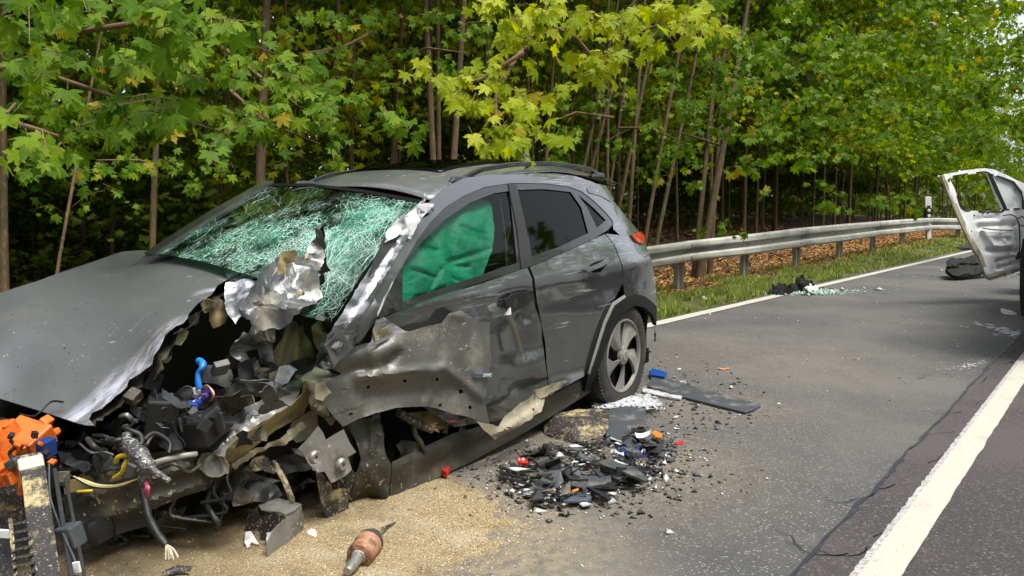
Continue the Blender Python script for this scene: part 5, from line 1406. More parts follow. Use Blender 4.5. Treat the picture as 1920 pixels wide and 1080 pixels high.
for i in range(34):
    u, v = rr.uniform(-10, 300), rr.uniform(775, 900)
    if v < 765 + 0.0 * u + (u < 170) * (u * 0.25): v += 40
    a = rr.uniform(-0.6, 0.6); L = rr.uniform(25, 110)
    D0 = rr.uniform(2.62, 2.9)
    cable('cable', [(u, v, D0), (u + L * .35 * math.cos(a), v + L * .35 * math.sin(a) + rr.uniform(-12, 12), D0 - rr.uniform(0, .08)), (u + L * .7 * math.cos(a), v + L * .7 * math.sin(a) + rr.uniform(-12, 12), D0), (u + L * math.cos(a), v + L * math.sin(a), D0 + rr.uniform(0, .1))],
          rr.choice([0.003, 0.004, 0.006, 0.009]), rr.choice([MT['black'], MT['black'], MT['grey_plastic'], MT['steel_dark'], MT['silver']]), n=6)
for i in range(51):                                 # torn housings and liner, crumpled
    u, v = rr.uniform(-10, 330), rr.uniform(780, 905)
    if u > 200: u, v = rr.uniform(200, 520), rr.uniform(690, 850)
    if i > 50: u, v = rr.uniform(380, 640), rr.uniform(620, 760)
    D0 = rr.uniform(2.70, 2.98) if i <= 50 else rr.uniform(3.08, 3.3)
    r0 = rr.uniform(9, 26)
    if in_poly((u - 8, v - 22), HO): continue
    sk = rr.uniform(-.8, .8)
    pl = [(u + r0 * q_ * 1.5 * math.cos(6.283 * k / 9), v + r0 * q_ * math.sin(6.283 * k / 9) + sk * r0 * q_ * math.cos(6.283 * k / 9)) for k, q_ in enumerate([rr.choice((.35, .6, 1.0, 1.4)) * rr.uniform(.8, 1.2) for _ in range(9)])]
    panel('torn_housing', pl, [w2c(PD(u - r0, v, D0 + rr.uniform(-.06, .06))), w2c(PD(u + r0, v - r0, D0 + rr.uniform(-.06, .06))), w2c(PD(u, v + r0, D0 + rr.uniform(-.06, .06)))], rr.choice([MT['black'], MT['black'], MT['steel_dark'], MT['crush'], MT['crush']]) if i > 50 else rr.choice([MT['black'], MT['black'], MT['black'], MT['steel_dark'], MT['grey_plastic']]),
        step=6, cr=(0.02, 12, i * 1.7, 0.75), rag=2, seed=i + 200, thick=0.003, smooth=25)
for i in range(16):
    u, v = rr.uniform(-10, 420), rr.uniform(770, 905)
    if u > 250: v = rr.uniform(690, 840)
    D0 = rr.uniform(2.68, 2.98)
    vbox('broken_bracket', u, v, D0, rr.uniform(10, 38), rr.uniform(6, 26), rr.uniform(0.01, 0.07), rr.choice([MT['black'], MT['black'], MT['black'], MT['void'], MT['steel_dark'], MT['steel_dark'], MT['grey_plastic']]), rr.uniform(-1, 1), rr.uniform(-1, 1), rr.uniform(-1.5, 1.5), 0.003)
def lump(name, u, v, D, r3, mat, seed):              # cast housing: a lumpy solid
    vs, fs = [], []
    c = w2c(PD(u, v, D))
    for i in range(9):
        for j in range(14):
            a, b = math.pi * i / 8, 2 * math.pi * j / 14
            p = Vector((math.sin(a) * math.cos(b), math.sin(a) * math.sin(b), math.cos(a)))
            q = Vector([math.copysign(abs(x) ** 0.6, x) for x in p])
            k = 1 + 0.35 * noise.noise(p * 2.1 + Vector((seed, 0, 0)))
            vs.append((c[0] + q.x * r3[0] * k, c[1] + q.y * r3[1] * k, c[2] + q.z * r3[2] * k))
    fs = [(i * 14 + j, i * 14 + (j + 1) % 14, (i + 1) * 14 + (j + 1) % 14, (i + 1) * 14 + j) for i in range(8) for j in range(14)]
    return link(name, mesh(name, vs, fs, mat, 30), car)
for k, (u, v, D, r3) in enumerate(((235, 965, 2.85, (0.10, 0.08, 0.05)), (300, 970, 2.98, (0.08, 0.07, 0.05)), (180, 990, 2.75, (0.07, 0.06, 0.05)), (120, 880, 2.85, (0.10, 0.08, 0.06)), (200, 850, 2.95, (0.10, 0.10, 0.06)), (60, 900, 2.8, (0.08, 0.1, 0.08)), (420, 900, 3.1, (0.08, 0.07, 0.07)))):
    lump('drive_housing', u, v, D, r3, MT['steel_dark'] if k % 2 else MT['black'], k * 3.1)
# curls of liner torn along the bonnet edge
for k, (u, v, du, dv_) in enumerate(((392, 575, 26, 22), (366, 598, 24, 24), (338, 632, 24, 26), (312, 668, 20, 26), (290, 704, 22, 22), (258, 726, 24, 18), (226, 752, 24, 16))):
    o = panel('torn_liner', [(u - du * .6, v - dv_ * .2), (u, v - dv_ * .6), (u + du * .5, v - dv_ * .3), (u + du * .35, v + dv_ * .25), (u, v + dv_ * .6), (u - du * .4, v + dv_ * .5)], [cpt(u - du, v, 2, 0.96 - 0.30 * ((v - 575) / 177)), cpt(u + du, v - dv_, 2, 0.99 - 0.30 * ((v - 575) / 177)), cpt(u, v + dv_, 2, 0.90 - 0.28 * ((v - 575) / 177))],
        MT['primer'] if k % 2 == 0 else MT['steel_dark'], step=5, cr=(0.02, 11, k * 3, 0.6), rag=3, seed=90 + k, inner=MT['steel_dark'])
# fuse box fittings
for k in range(10):
    vbox('fuse_box_rib', 300 + 13 * k, 800 - 1.2 * k + (k % 3) * 4, 2.765 + 0.004 * k, 4 + 3 * (k % 3), 40 - 4 * (k % 4), 0.012, MT['black'] if k % 3 else MT['grey_plastic'], yaw=R(-14), tilt=R(14), roll=R(-6 + 4 * (k % 2)), bev=0.002)
panel('fuse_box_lid', [(286, 752), (310, 742), (330, 744), (322, 760), (318, 790), (300, 800), (284, 780)], [PD0 for PD0 in (w2c(PD(286, 752, 2.78)), w2c(PD(330, 744, 2.84)), w2c(PD(300, 800, 2.74)))], MT['black'], step=6, cr=(0.02, 9, 2, 0.6), rag=2, seed=99, thick=0.003)

# ------------------------------------------------------------------ things lying on the road
def wpanel(name, poly, pts, mat, root=None, **kw):    # a sheet in world space; its own thing, or a part of root
    o = panel(name, poly, [w2c(p) for p in pts], mat, car, **kw)
    me = o.data
    base = Vector(root.location) if root else None
    ws_ = [CM @ v.co for v in me.vertices]
    if base is None:
        base = sum(ws_, Vector()) / len(ws_); base.z = min(p.z for p in ws_)
        o.parent = None; o.location = base
    else: o.parent = root
    for v, p in zip(me.vertices, ws_): v.co = p - base
    me.update()
    return o
def slab(name, px, th, mat, z=0.0, tilt=None, label=None, cat=None, group=None, bev=0.003, zs=None, crum=0.0):   # flat piece lying on the road
    pts = []
    for i, (u, v) in enumerate(px):
        zz_ = zs[i] if zs else z
        p = G(u, v, zz_)
        pts.append(Vector(p))
    c = sum(pts, Vector()) / len(pts)
    zmin = min(p.z for p in pts)
    c.z = zmin
    n = len(pts)
    vs = [p - c for p in pts] + [p - c + Vector((0, 0, th)) for p in pts]
    fs = [tuple(range(n))[::-1], tuple(range(n, 2 * n))] + [(i, (i + 1) % n, n + (i + 1) % n, n + i) for i in range(n)]
    me = mesh(name, vs, fs, mat)
    bm = bmesh.new(); bm.from_mesh(me); bmesh.ops.recalc_face_normals(bm, faces=bm.faces); bm.to_mesh(me); bm.free()
    o = link(name, me, None, c)
    if bev: bevel(o, bev, 2)
    return tag(o, label, cat, group)
# crushed aluminium crash box, half buried in sand
cb = empty('crash_box', G(530, 1030), label='crushed hollow aluminium box section standing in the sand below the wreck', cat='car part')
wpanel('top_plate', [(483, 945), (506, 933), (540, 938), (566, 945), (552, 956), (535, 966), (515, 958), (490, 956)], [G(483, 945, 0.121), G(506, 933, 0.121), G(566, 945, 0.121), G(535, 966, 0.121)], MT['alu_dull'], cb, step=6, cr=(0.006, 12, 3, 0.5), thick=0.005)
wpanel('side_plate', [(566, 945), (570, 975), (568, 1005), (540, 1024), (520, 1040), (503, 1058), (501, 1022), (512, 996), (522, 986), (542, 964)], [G(535, 967, 0.119), G(566, 946, 0.119), G(568, 1005, 0.0)], MT['alu_dull'], cb, step=7, cr=(0.003, 9, 4, 0.5), rag=1, thick=0.005)
wpanel('front_plate', [(483, 948), (535, 968), (530, 990), (518, 1000), (500, 1010), (478, 1020), (462, 1012), (455, 992), (466, 966)], [G(483, 948, 0.118), G(535, 968, 0.118), G(458, 1012, 0.0)], MT['black_sand'], cb, step=7, cr=(0.006, 9, 6, 0.5), rag=2, thick=0.005)
wpanel('torn_plate', [(500, 1000), (522, 990), (526, 1002), (504, 1024), (498, 1012)], [G(500, 1000, 0.06), G(522, 990, 0.07), G(504, 1024, 0.03)], MT['galv'], cb, step=5, cr=(0.01, 12, 4, 0.5), rag=2, thick=0.005)
wpanel('torn_plate', [(460, 1000), (470, 996), (478, 1006), (486, 1018), (472, 1016), (464, 1028), (458, 1018)], [PD(460, 1000, 2.98), PD(480, 1005, 2.96), PD(464, 1028, 2.88)], MT['white'], cb, step=5, cr=(0.01, 12, 4, 0.5), rag=2, thick=0.005)
br = empty('torn_bracket', G(590, 1038), label='small torn aluminium bracket lying beside the crushed box section', cat='car part')
wpanel('side_plate', [(612, 985), (616, 990), (604, 1012), (600, 1026), (586, 1042), (582, 1032), (594, 1018), (602, 1000)], [PD(612, 985, 3.12), PD(604, 1012, 3.04), PD(586, 1042, 2.92)], MT['silver'], br, step=5, cr=(0.008, 12, 3, 0.5), rag=1, thick=0.006)
wpanel('torn_plate', [(556, 1018), (570, 1004), (582, 994), (592, 996), (594, 1008), (582, 1030), (576, 1040), (564, 1030)], [PD(556, 1018, 2.98), PD(590, 996, 3.06), PD(576, 1040, 2.9)], MT['white'], br, step=5, cr=(0.02, 12, 4, 0.6), rag=2, thick=0.004)
# drive-shaft joint
a, b = Vector(G(651, 1072, 0.035)), Vector(G(700, 1008, 0.05))
ax = (b - a).normalized()
Mq = ax.to_track_quat('Z', 'Y').to_matrix().to_4x4(); Mq.translation = a
cvj = empty('drive_shaft_joint', (a.x, a.y, 0.0), label='rusty red-brown drive shaft joint with a bright splined stub on the sand', cat='car part')
Ml = Matrix.Translation(-Vector(cvj.location)) @ Mq
L = (b - a).length
MB().lathe([(0, 0.0), (0.014, 0.0), (0.016, 0.004), (0.016, 0.03), (0.019, 0.032), (0.019, L * 0.36), (0.026, L * 0.38), (0.03, L * 0.42)], 18, Ml).build('splined_stub', MT['silver'], cvj, smooth=35)
MB().lathe([(0.03, L * 0.40), (0.044, L * 0.42), (0.047, L * 0.46), (0.047, L * 0.74), (0.05, L * 0.75), (0.05, L * 0.79), (0.045, L * 0.80)], 26, Ml).build('joint_cup', MT['rust'], cvj, smooth=35)
MB().lathe([(0.048, L * 0.80), (0.049, L * 0.88), (0.044, L * 0.92), (0.038, L * 0.98), (0.0, L * 1.0)], 22, Ml).build('rubber_boot', MT['rubber'], cvj, smooth=35)
for k in range(18):
    pass
cbw = MB().tube([G(702, 1002, 0.05), G(716, 992, 0.03), G(728, 986, 0.02), G(740, 980, 0.012)], [0.01, 0.007, 0.005, 0.004], 7).build('torn_cable_end', MT['black_sand'], None, smooth=60)
tag(cbw, 'black torn cable stub running from the rusty shaft joint across the sand', 'cable')
tag(MB().tube([G(305, 1076, 0.03), G(330, 1067, 0.035), G(358, 1066, 0.035)], [0.008, 0.014, 0.009], 8, flat=0.35).build('plastic_sliver', MT['black_sand'], None, smooth=60), 'black plastic sliver half sunk in the sand at the bottom edge', 'debris')

# large pieces beside the rear wheel
slab('trim_strip', [(1222, 708), (1262, 716), (1300, 728), (1360, 744), (1427, 763), (1414, 771), (1397, 777), (1340, 763), (1277, 747), (1214, 728)], 0.016, MT['grey_plastic'], zs=[0.008, 0.006, 0.004, 0.003, 0.003, 0.003, 0.003, 0.003, 0.004, 0.006], label='long flat dark grey plastic strip lying behind the rear wheel', cat='trim strip', bev=0.006)
slab('blue_block', [(1217, 703), (1224, 697), (1250, 705), (1246, 714), (1221, 710)], 0.03, M('deep_blue_plastic', (0.004, 0.055, 0.26), 0.35), z=0.012, label='deep blue plastic block lying against the rear tyre', cat='debris')
slab('grey_flap', [(1143, 768), (1176, 764), (1211, 768), (1209, 800), (1201, 829), (1165, 836), (1134, 833), (1138, 800)], 0.010, MT['grey_plastic'], zs=[0.05, 0.055, 0.05, 0.04, 0.02, 0.02, 0.02, 0.035], label='square dark grey plastic flap with a powdered top edge at the heap', cat='debris', bev=0.004)
mg = wpanel('wheel_arch_liner', [(1012, 782), (1030, 774), (1070, 770), (1110, 766), (1144, 768), (1140, 800), (1128, 822), (1110, 820), (1100, 828), (1072, 830), (1045, 826), (1022, 812)], [PD(1012, 790, 4.55), PD(1080, 770, 4.6), PD(1144, 770, 4.55), PD(1128, 822, 4.25), PD(1060, 828, 4.3), PD(1070, 800, 4.35)], MT['black_sand'], None, step=8, cr=(0.015, 6, 4, 0.5), rag=2, thick=0.004)
tag(mg, 'curved grey brown wheel arch liner torn off under the rear door', 'car part')
gl = empty('grille_piece', G(1188, 866), label='navy blue ribbed grille piece on top of the debris heap', cat='debris')
gb = wpanel('grille_body', [(1160, 838), (1176, 832), (1208, 838), (1218, 848), (1214, 862), (1206, 870), (1160, 862)], [PD(1160, 838, 4.12), PD(1210, 838, 4.14), PD(1218, 852, 4.05), PD(1206, 870, 3.98), PD(1160, 862, 4.0), PD(1186, 850, 4.02)], MT['blue_dark'], gl, step=6, thick=0.01)
for k in range(5):
    f = k / 4
    P0, P1 = PD(1166 + 44 * f, 838 + 3 * f, 4.085), PD(1164 + 44 * f, 861 + 6 * f, 3.985)
    MB().tube([Vector(p) - Vector(gl.location) for p in (P0, (P0 + P1) / 2 - RT * 0 + UP * 0.004, P1)], 0.003, 5).build('rib', MT['blue_dark'], gl)
wl = wpanel('clear_lens', [(1134, 846), (1150, 832), (1162, 836), (1160, 852), (1152, 862), (1136, 858)], [PD(1134, 846, 4.1), PD(1162, 836, 4.12), PD(1152, 862, 4.0)], MT['clear'], None, step=6, cr=(0.012, 12, 4, 0.6), rag=2, thick=0.005)
tag(wl, 'smoky clear lamp lens shard beside the navy ribbed grille piece', 'debris')
dl = slab('lock_rail', [(1122, 872), (1140, 864), (1170, 876), (1196, 886), (1214, 900), (1210, 907), (1192, 900), (1160, 886), (1138, 880)], 0.014, MT['grey_plastic'], z=0.055, label='long curved grey plastic rail lying across the heap below the grille', cat='debris')
slab('lower_trim', [(1066, 900), (1090, 896), (1146, 897), (1146, 910), (1100, 916), (1066, 914)], 0.012, MT['grey_plastic'], z=0.045, label='flat dark grey trim panel in the near half of the heap', cat='debris')
slab('fin_shard', [(1056, 944), (1074, 934), (1096, 928), (1110, 936), (1104, 942), (1080, 944)], 0.012, M('blue_grey_plastic', (0.06, 0.08, 0.105), 0.4), z=0.02, label='blue grey fin shaped shard at the near edge of the heap', cat='debris')
slab('black_cover', [(1094, 906), (1124, 918), (1146, 938), (1140, 941), (1118, 928), (1092, 912)], 0.012, MT['black'], z=0.035, label='narrow black plastic blade angled across the flat trim panel', cat='debris')
rl_ = slab('red_box', [(969, 866), (975, 863), (991, 866), (990, 874), (971, 872)], 0.016, MT['red'], z=0.03, label='small bright red plastic housing with white marks on the heap', cat='debris')
MB().box((0.004, -0.004, 0.018), (0.014, 0.012, 0.004)).box((-0.014, 0.0, 0.018), (0.006, 0.012, 0.004)).build('white_mark', MT['white'], rl_)
slab('orange_clip', [(1222, 815), (1228, 810), (1242, 818), (1240, 824), (1228, 822)], 0.012, MT['amber'], z=0.02, label='orange plastic clip at the far right side of the heap', cat='debris')
slab('red_sliver', [(1264, 832), (1276, 828), (1284, 829), (1280, 833), (1268, 835)], 0.006, MT['red'], z=0.002, label='thin red lens sliver on the asphalt right of the heap', cat='debris')
slab('amber_sliver', [(1072, 921), (1084, 917), (1086, 920), (1074, 924)], 0.006, MT['amber'], z=0.05, label='small amber reflector lying among black shards of the heap', cat='debris')
slab('red_triangle', [(826, 884), (842, 872), (848, 876), (838, 896), (830, 894)], 0.03, MT['red'], z=0.01, label='red lens corner lying under the sill of the wreck', cat='debris')
slab('lens_cap', [(1010, 924), (1022, 919), (1040, 922), (1042, 926), (1028, 930), (1014, 930)], 0.012, M('brown_lens', (0.16, 0.11, 0.09), 0.4), z=0.025, label='brownish domed cap at the near left of the heap', cat='debris')
br2 = empty('lattice_bracket', G(970, 892), label='black lattice bracket at the left end of the debris heap', cat='debris')
for k in range(4):
    MB().tube([Vector(G(938 + 16 * k, 874 + 6 * k, 0.05)) - br2.location, Vector(G(946 + 17 * k, 900 + 3 * k, 0.03)) - br2.location], 0.006, 5).build('cross_bar', MT['black'], br2)
for k in range(3):
    MB().tube([Vector(G(936, 876 + 9 * k, 0.045)) - br2.location, Vector(G(1004, 896 + 7 * k, 0.04)) - br2.location], 0.006, 5).build('long_bar', MT['black'], br2)
for i, (px_, lab) in enumerate((([(1205, 731), (1232, 736), (1262, 744), (1280, 746), (1276, 752), (1240, 746), (1204, 738)], 'white foam strip lying along the grey plastic strip'),
                 ([(1196, 752), (1216, 748), (1240, 760), (1228, 768), (1204, 764)], 'crumpled white foam scrap between tyre and heap'))):
    slab('foam_strip', px_, 0.016, MT['foam'], z=0.004, label=lab, cat='debris', group='white foam scraps')
oak = empty('fallen_leaf', G(1357, 693), label='single orange brown oak leaf lying on the open asphalt', cat='leaf')
vs = []
for k in range(22):
    a = 2 * math.pi * k / 22
    r_ = 0.030 + 0.012 * math.cos(a * 9)
    vs.append((1.6 * r_ * math.cos(a), 0.8 * r_ * math.sin(a), 0.004 + 0.012 * abs(math.cos(a)) ** 2))
link('leaf_blade', mesh('leaf_blade', vs + [(0, 0, 0.004)], [(k, (k + 1) % 22, 22) for k in range(22)], M('dry_orange_leaf', (0.50, 0.21, 0.05), 0.7)), oak)
# white powder dusted over asphalt by the tyre and under the van
def splat(name, px, mat, z, label, seed, cat=None, grow=0.03, freq=14):
    P = [G(u, v)[:2] for u, v in px]
    P = np.array(P)
    c = P.mean(0)
    x0, y0 = P.min(0) - 0.1; x1, y1 = P.max(0) + 0.1
    st = max((x1 - x0), (y1 - y0)) / 90
    X, Y = np.meshgrid(np.arange(x0, x1, st), np.arange(y0, y1, st))
    s_ = poly_sd(X, Y, [tuple(p) for p in P])
    H = np.clip(s_, -0.1, 0.05) * 0.035 + 0.004 * nz(X, Y, freq, seed) + 0.008 * nz(X, Y, freq * 4, seed + 1) - 0.0025
    ny_, nx_ = X.shape
    idx = np.arange(nx_ * ny_).reshape(ny_, nx_)
    F_ = np.stack([idx[:-1, :-1].ravel(), idx[:-1, 1:].ravel(), idx[1:, 1:].ravel(), idx[1:, :-1].ravel()], 1)
    F_ = F_[(H.ravel()[F_] > -0.004).any(1)]
    us = np.unique(F_); rm_ = -np.ones(nx_ * ny_, int); rm_[us] = np.arange(len(us))
    V_ = np.stack([X.ravel() - c[0], Y.ravel() - c[1], H.ravel()], 1)[us]
    o_ = link(name, fastmesh(name, V_, rm_[F_], mat, smooth=True), None, (c[0], c[1], z))
    return tag(o_, label, cat, None, 'stuff')
splat('white_powder', [(1160, 750), (1215, 742), (1300, 736), (1280, 716), (1240, 712), (1222, 724), (1190, 748)], MT['foam'], 0.001, 'white powder dusted on the asphalt round the rear tyre', 31)
splat('white_powder', [(1140, 764), (1176, 760), (1206, 764), (1208, 774), (1172, 772), (1140, 776)], MT['foam'], 0.058, 'white powder on the top edge of the grey flap', 33)
splat('white_powder', [(1840, 605), (1880, 612), (1925, 625), (1925, 640), (1885, 630), (1850, 614)], MT['foam'], 0.001, 'white powder streak on the road beside the van', 35, freq=4)

o_ = splat('skid_mark', [(1672, 722), (1700, 708), (1745, 697), (1790, 690), (1800, 694), (1750, 708), (1700, 720)], M('rubber_scuff', (0.035, 0.034, 0.033), 0.8), -0.0005, 'dark rubber scuff on the asphalt', 41, grow=0, freq=9)
o_['kind'] = 'structure'
o_ = splat('scratch_mark', [(1778, 693), (1800, 688), (1838, 676), (1842, 678), (1806, 691)], MT['line_old'], 0.0005, 'pale scrape in the asphalt', 43, freq=12)
o_['kind'] = 'structure'
# shards of the heap: each its own thing
shard_meshes = []
rs_ = random.Random(99)
SM = dict(black=MT['black'], grey=MT['grey_plastic'], pale=MT['white'], clear=MT['clear'], metal=MT['galv'], navy=MT['blue_dark'], brown=MT['black_sand'])
def shard_mesh(kind, mat):
    if kind == 'plate':
        n = rs_.randint(4, 7)
        pts = [(math.cos(2 * math.pi * k / n) * rs_.uniform(0.5, 1.2), math.sin(2 * math.pi * k / n) * rs_.uniform(0.25, 0.8)) for k in range(n)]
        mb = MB()
        mb.prism(pts, 0.12)
        mb.v = [(x, y, z + 0.25 * x * x * rs_.choice((1, 1, 0.4))) for x, y, z in mb.v]
        return mesh('shard', mb.v, mb.f, mat)
    if kind == 'stick':
        mb = MB().box((0, 0, 0.1), (2.2, 0.3, 0.18)).box((0.5, 0.2, 0.18), (0.4, 0.5, 0.12))
        return mesh('shard', mb.v, mb.f, mat)
    if kind == 'corner':
        mb = MB().box((0, 0, 0.06), (1.5, 0.9, 0.1), rot=(0.1, 0.1, 0)).box((-0.7, 0, 0.36), (0.1, 0.85, 0.6), rot=(0, 0.2, 0.1)).box((0.2, 0.35, 0.22), (0.7, 0.1, 0.35))
        return mesh('shard', mb.v, mb.f, mat)
    if kind == 'curl':
        mb = MB()
        vs, fs = [], []
        for i in range(7):
            a = -0.9 + 0.32 * i
            for y in (-0.45, 0.4):
                vs.append((math.sin(a) * 0.9, y * (1 - 0.06 * i), 0.9 - math.cos(a) * 0.8))
            if i: fs.append((2 * i - 2, 2 * i - 1, 2 * i + 1, 2 * i))
        n0 = len(vs)
        vs += [(x, y, z + 0.09) for x, y, z in vs]
        fs2 = fs + [tuple(k + n0 for k in f[::-1]) for f in fs]
        rim_ = [0] + [2 * i for i in range(1, 7)] + [13] + [2 * i + 1 for i in range(5, -1, -1)]
        fs2 += [(rim_[i], rim_[(i + 1) % len(rim_)], rim_[(i + 1) % len(rim_)] + n0, rim_[i] + n0) for i in range(len(rim_))]
        return mesh('shard', vs, fs2, mat)
SHARDS = {}
for mk in SM:
    for kd in ('plate', 'plate', 'stick', 'corner', 'curl'):
        SHARDS.setdefault(mk, []).append((kd, shard_mesh(kd, SM[mk])))
HEAP = [(930, 888), (1000, 850), (1060, 838), (1130, 826), (1190, 806), (1240, 806), (1262, 850), (1240, 892), (1190, 916), (1130, 950), (1060, 968), (1000, 962), (955, 930)]
hp = [tuple(G(u, v)[:2]) for u, v in HEAP]
MARKS = [(*G(u, v)[:2], nm_) for u, v, nm_ in ((980, 870, 'next to the small red housing'), (968, 895, 'over the black lattice bracket'), (1188, 858, 'round the navy ribbed grille piece'), (1172, 812, 'at the foot of the grey flap'), (1230, 816, 'by the orange clip'), (1084, 938, 'by the blue grey fin shard'),
    (1026, 926, 'by the brownish cap'), (1106, 906, 'on the flat grey trim panel'), (1170, 886, 'along the curved grey rail'), (1060, 850, 'below the wheel arch liner'), (1150, 930, 'at the near right edge'), (1080, 880, 'in the very middle'), (1230, 870, 'at the far right end'), (1000, 955, 'at the nearest edge by the sand'))]
KW = {'plate': 'flat plate', 'stick': 'narrow bar', 'corner': 'broken corner', 'curl': 'curled strip'}
CW = {'black': 'black plastic', 'grey': 'dark grey plastic', 'pale': 'white plastic', 'clear': 'clear lens', 'metal': 'bare metal', 'navy': 'navy plastic', 'brown': 'sand dusted plastic'}
def put_shard(x, y, z, size, mk, where, grp):
    kd, me = rs_.choice(SHARDS[mk])
    o_ = bpy.data.objects.new('debris_shard', me)
    COL.objects.link(o_)
    o_.location = (x, y, z)
    o_.rotation_euler = (rs_.gauss(0, 0.19), rs_.gauss(0, 0.19), rs_.uniform(0, 6.28))
    o_.scale = (size, size * rs_.uniform(0.7, 1.2), size * rs_.uniform(0.6, 1.0))
    if grp == 'shards in the debris heap':
        uv_ = [((x - a_) ** 2 + (y - b_) ** 2, nm_) for a_, b_, nm_ in MARKS]
        where = 'in the heap ' + min(uv_)[1]
    if size > 0.036: where = 'large ' + where
    sz_ = 'large ' if size > 0.036 else ('small ' if size < 0.018 else '')
    tag(o_, f"{sz_}{CW[mk]} {KW[kd]} {where.replace('large in', 'in')}", 'debris', grp)
n = 0
xa, ya = np.array(hp).min(0); xb, yb = np.array(hp).max(0)
while n < 165:
    x, y = rs_.uniform(xa, xb), rs_.uniform(ya, yb)
    d = float(poly_sd(np.array([x]), np.array([y]), hp)[0])
    if d < -0.02 or rs_.random() > 0.3 + d * 5: continue
    mk = rs_.choices(list(SM), (0.50, 0.27, 0.06, 0.04, 0.02, 0.01, 0.10))[0]
    put_shard(x, y, 0.004 + min(0.075, max(0, d) * 0.45) * rs_.random(), rs_.choice((0.014, 0.02, 0.03, 0.042, 0.058)) * rs_.uniform(0.8, 1.2), mk, 'in the debris heap beside the wreck', 'shards in the debris heap')
    n += 1
n = 0
while n < 34:                                        # the broad dark plates that make up most of the heap
    x, y = rs_.uniform(xa, xb), rs_.uniform(ya, yb)
    if float(poly_sd(np.array([x]), np.array([y]), hp)[0]) < 0.03: continue
    put_shard(x, y, rs_.uniform(0.01, 0.06), rs_.uniform(0.055, 0.095), rs_.choices(['black', 'grey', 'brown', 'navy'], (.5, .3, .15, .05))[0], 'in the debris heap', 'shards in the debris heap')
    n += 1
for (u0, v0, r_, k) in ((895, 925, 25, 5), (1000, 820, 60, 5), (1310, 770, 60, 12), (1300, 800, 50, 5), (1230, 690, 40, 7), (1350, 790, 40, 4), (1280, 690, 60, 5), (860, 920, 60, 3), (1180, 900, 80, 6)):
    for _ in range(k):
        g_ = G(u0 + rs_.gauss(0, r_ * 0.6), v0 + rs_.gauss(0, r_ * 0.25))
        put_shard(g_[0], g_[1], max(0.003, sand_z(g_[0], g_[1])), rs_.choice((0.008, 0.012, 0.018, 0.024)), rs_.choices(list(SM), (0.4, 0.3, 0.1, 0.05, 0.02, 0.03, 0.1))[0], 'scattered on the road round the wreck', 'loose shards on the road')
def crumbs(name, pts, size, mats, label, kind='stuff', flat=1.0, sv=0.6):   # tiny wedges, one object
    nn = len(pts)
    base = np.array([(1, 0, 0), (-0.5, 0.85, 0), (-0.5, -0.85, 0), (0.1, 0.05, 0.8)])
    fc = np.array([(0, 2, 1), (0, 1, 3), (1, 2, 3), (2, 0, 3)])
    V_ = np.zeros((nn, 4, 3))
    an = RNG.uniform(0, 6.28, nn); sc_ = size * np.exp(RNG.normal(0, sv, nn))
    st = RNG.uniform(0.5, 1.6, nn)
    bx = base[:, 0][None] * st[:, None]; by = base[:, 1][None] / st[:, None]
    V_[:, :, 0] = (bx * np.cos(an)[:, None] - by * np.sin(an)[:, None]) * sc_[:, None] + pts[:, 0:1]
    V_[:, :, 1] = (bx * np.sin(an)[:, None] + by * np.cos(an)[:, None]) * sc_[:, None] + pts[:, 1:2]
    V_[:, :, 2] = base[:, 2][None] * flat * sc_[:, None] + pts[:, 2:3]
    F_ = (np.arange(nn)[:, None, None] * 4 + fc[None]).reshape(-1, 3)
    mi = np.repeat(RNG.integers(0, len(mats), nn), 4)
    return tag(link(name, fastmesh(name, V_.reshape(-1, 3), F_, mats, mi)), label, None, None, kind)
P = []
for _ in range(3000):
    x, y = rs_.gauss(0.45, 0.38), rs_.gauss(3.72, 0.32)
    d = float(poly_sd(np.array([x]), np.array([y]), hp)[0])
    if d < 0 and rs_.random() > math.exp(d * 6): continue
    P.append((x, y, 0.002 + max(0, min(0.03, d * 0.2)) * rs_.random()))
for _ in range(500):
    g_ = G(rs_.gauss(1270, 70), rs_.gauss(755, 35)); P.append((g_[0], g_[1], 0.002))
crumbs('plastic_crumbs', np.array(P), 0.0055, [MT['black'], MT['black'], MT['black'], MT['grey_plastic'], MT['clear'], MT['black_sand'], MT['black_sand']], 'tiny plastic crumbs strewn between the shards of the heap')
P2 = []
while len(P2) < 300:
    x, y = rs_.uniform(xa, xb), rs_.uniform(ya, yb)
    d = float(poly_sd(np.array([x]), np.array([y]), hp)[0])
    if d > 0: P2.append((x, y, min(0.05, d * 0.4) * rs_.random()))
crumbs('plastic_splinters', np.array(P2), 0.018, [MT['black'], MT['black'], MT['grey_plastic'], MT['clear'], MT['white'], MT['black_sand']], 'splinters filling the debris heap between the larger shards', flat=0.22)
P = [RD(rs_.uniform(1.5, 22), rs_.uniform(-4.2, -1.1), 0.002) for _ in range(700)]
crumbs('grit', np.array(P), 0.0042, [MT['white'], MT['grey_plastic'], MT['foam']], 'pale grit and paint flecks scattered over the road')
P = []
for _ in range(9000):
    if rs_.random() < 0.5: x, y = rs_.uniform(-2.0, 0.6), rs_.uniform(1.7, 4.2)
    else: x, y = rs_.gauss(0.0, 0.35), rs_.gauss(3.0, 0.4)
    d = float(poly_sd(np.array([x]), np.array([y]), sandpoly)[0])
    if d < -0.02 and rs_.random() > math.exp(d * 7): continue
    P.append((x, y, sand_z(x, y)))
crumbs('sand_grains', np.array(P), 0.0030, [M('sand_grain', (0.5, 0.37, 0.18), 0.9), M('sand_grain_dark', (0.22, 0.15, 0.07), 0.9), M('sand_grain_pale', (0.66, 0.55, 0.36), 0.9)], 'loose grains of tan absorbent sand round the spill', sv=0.35)

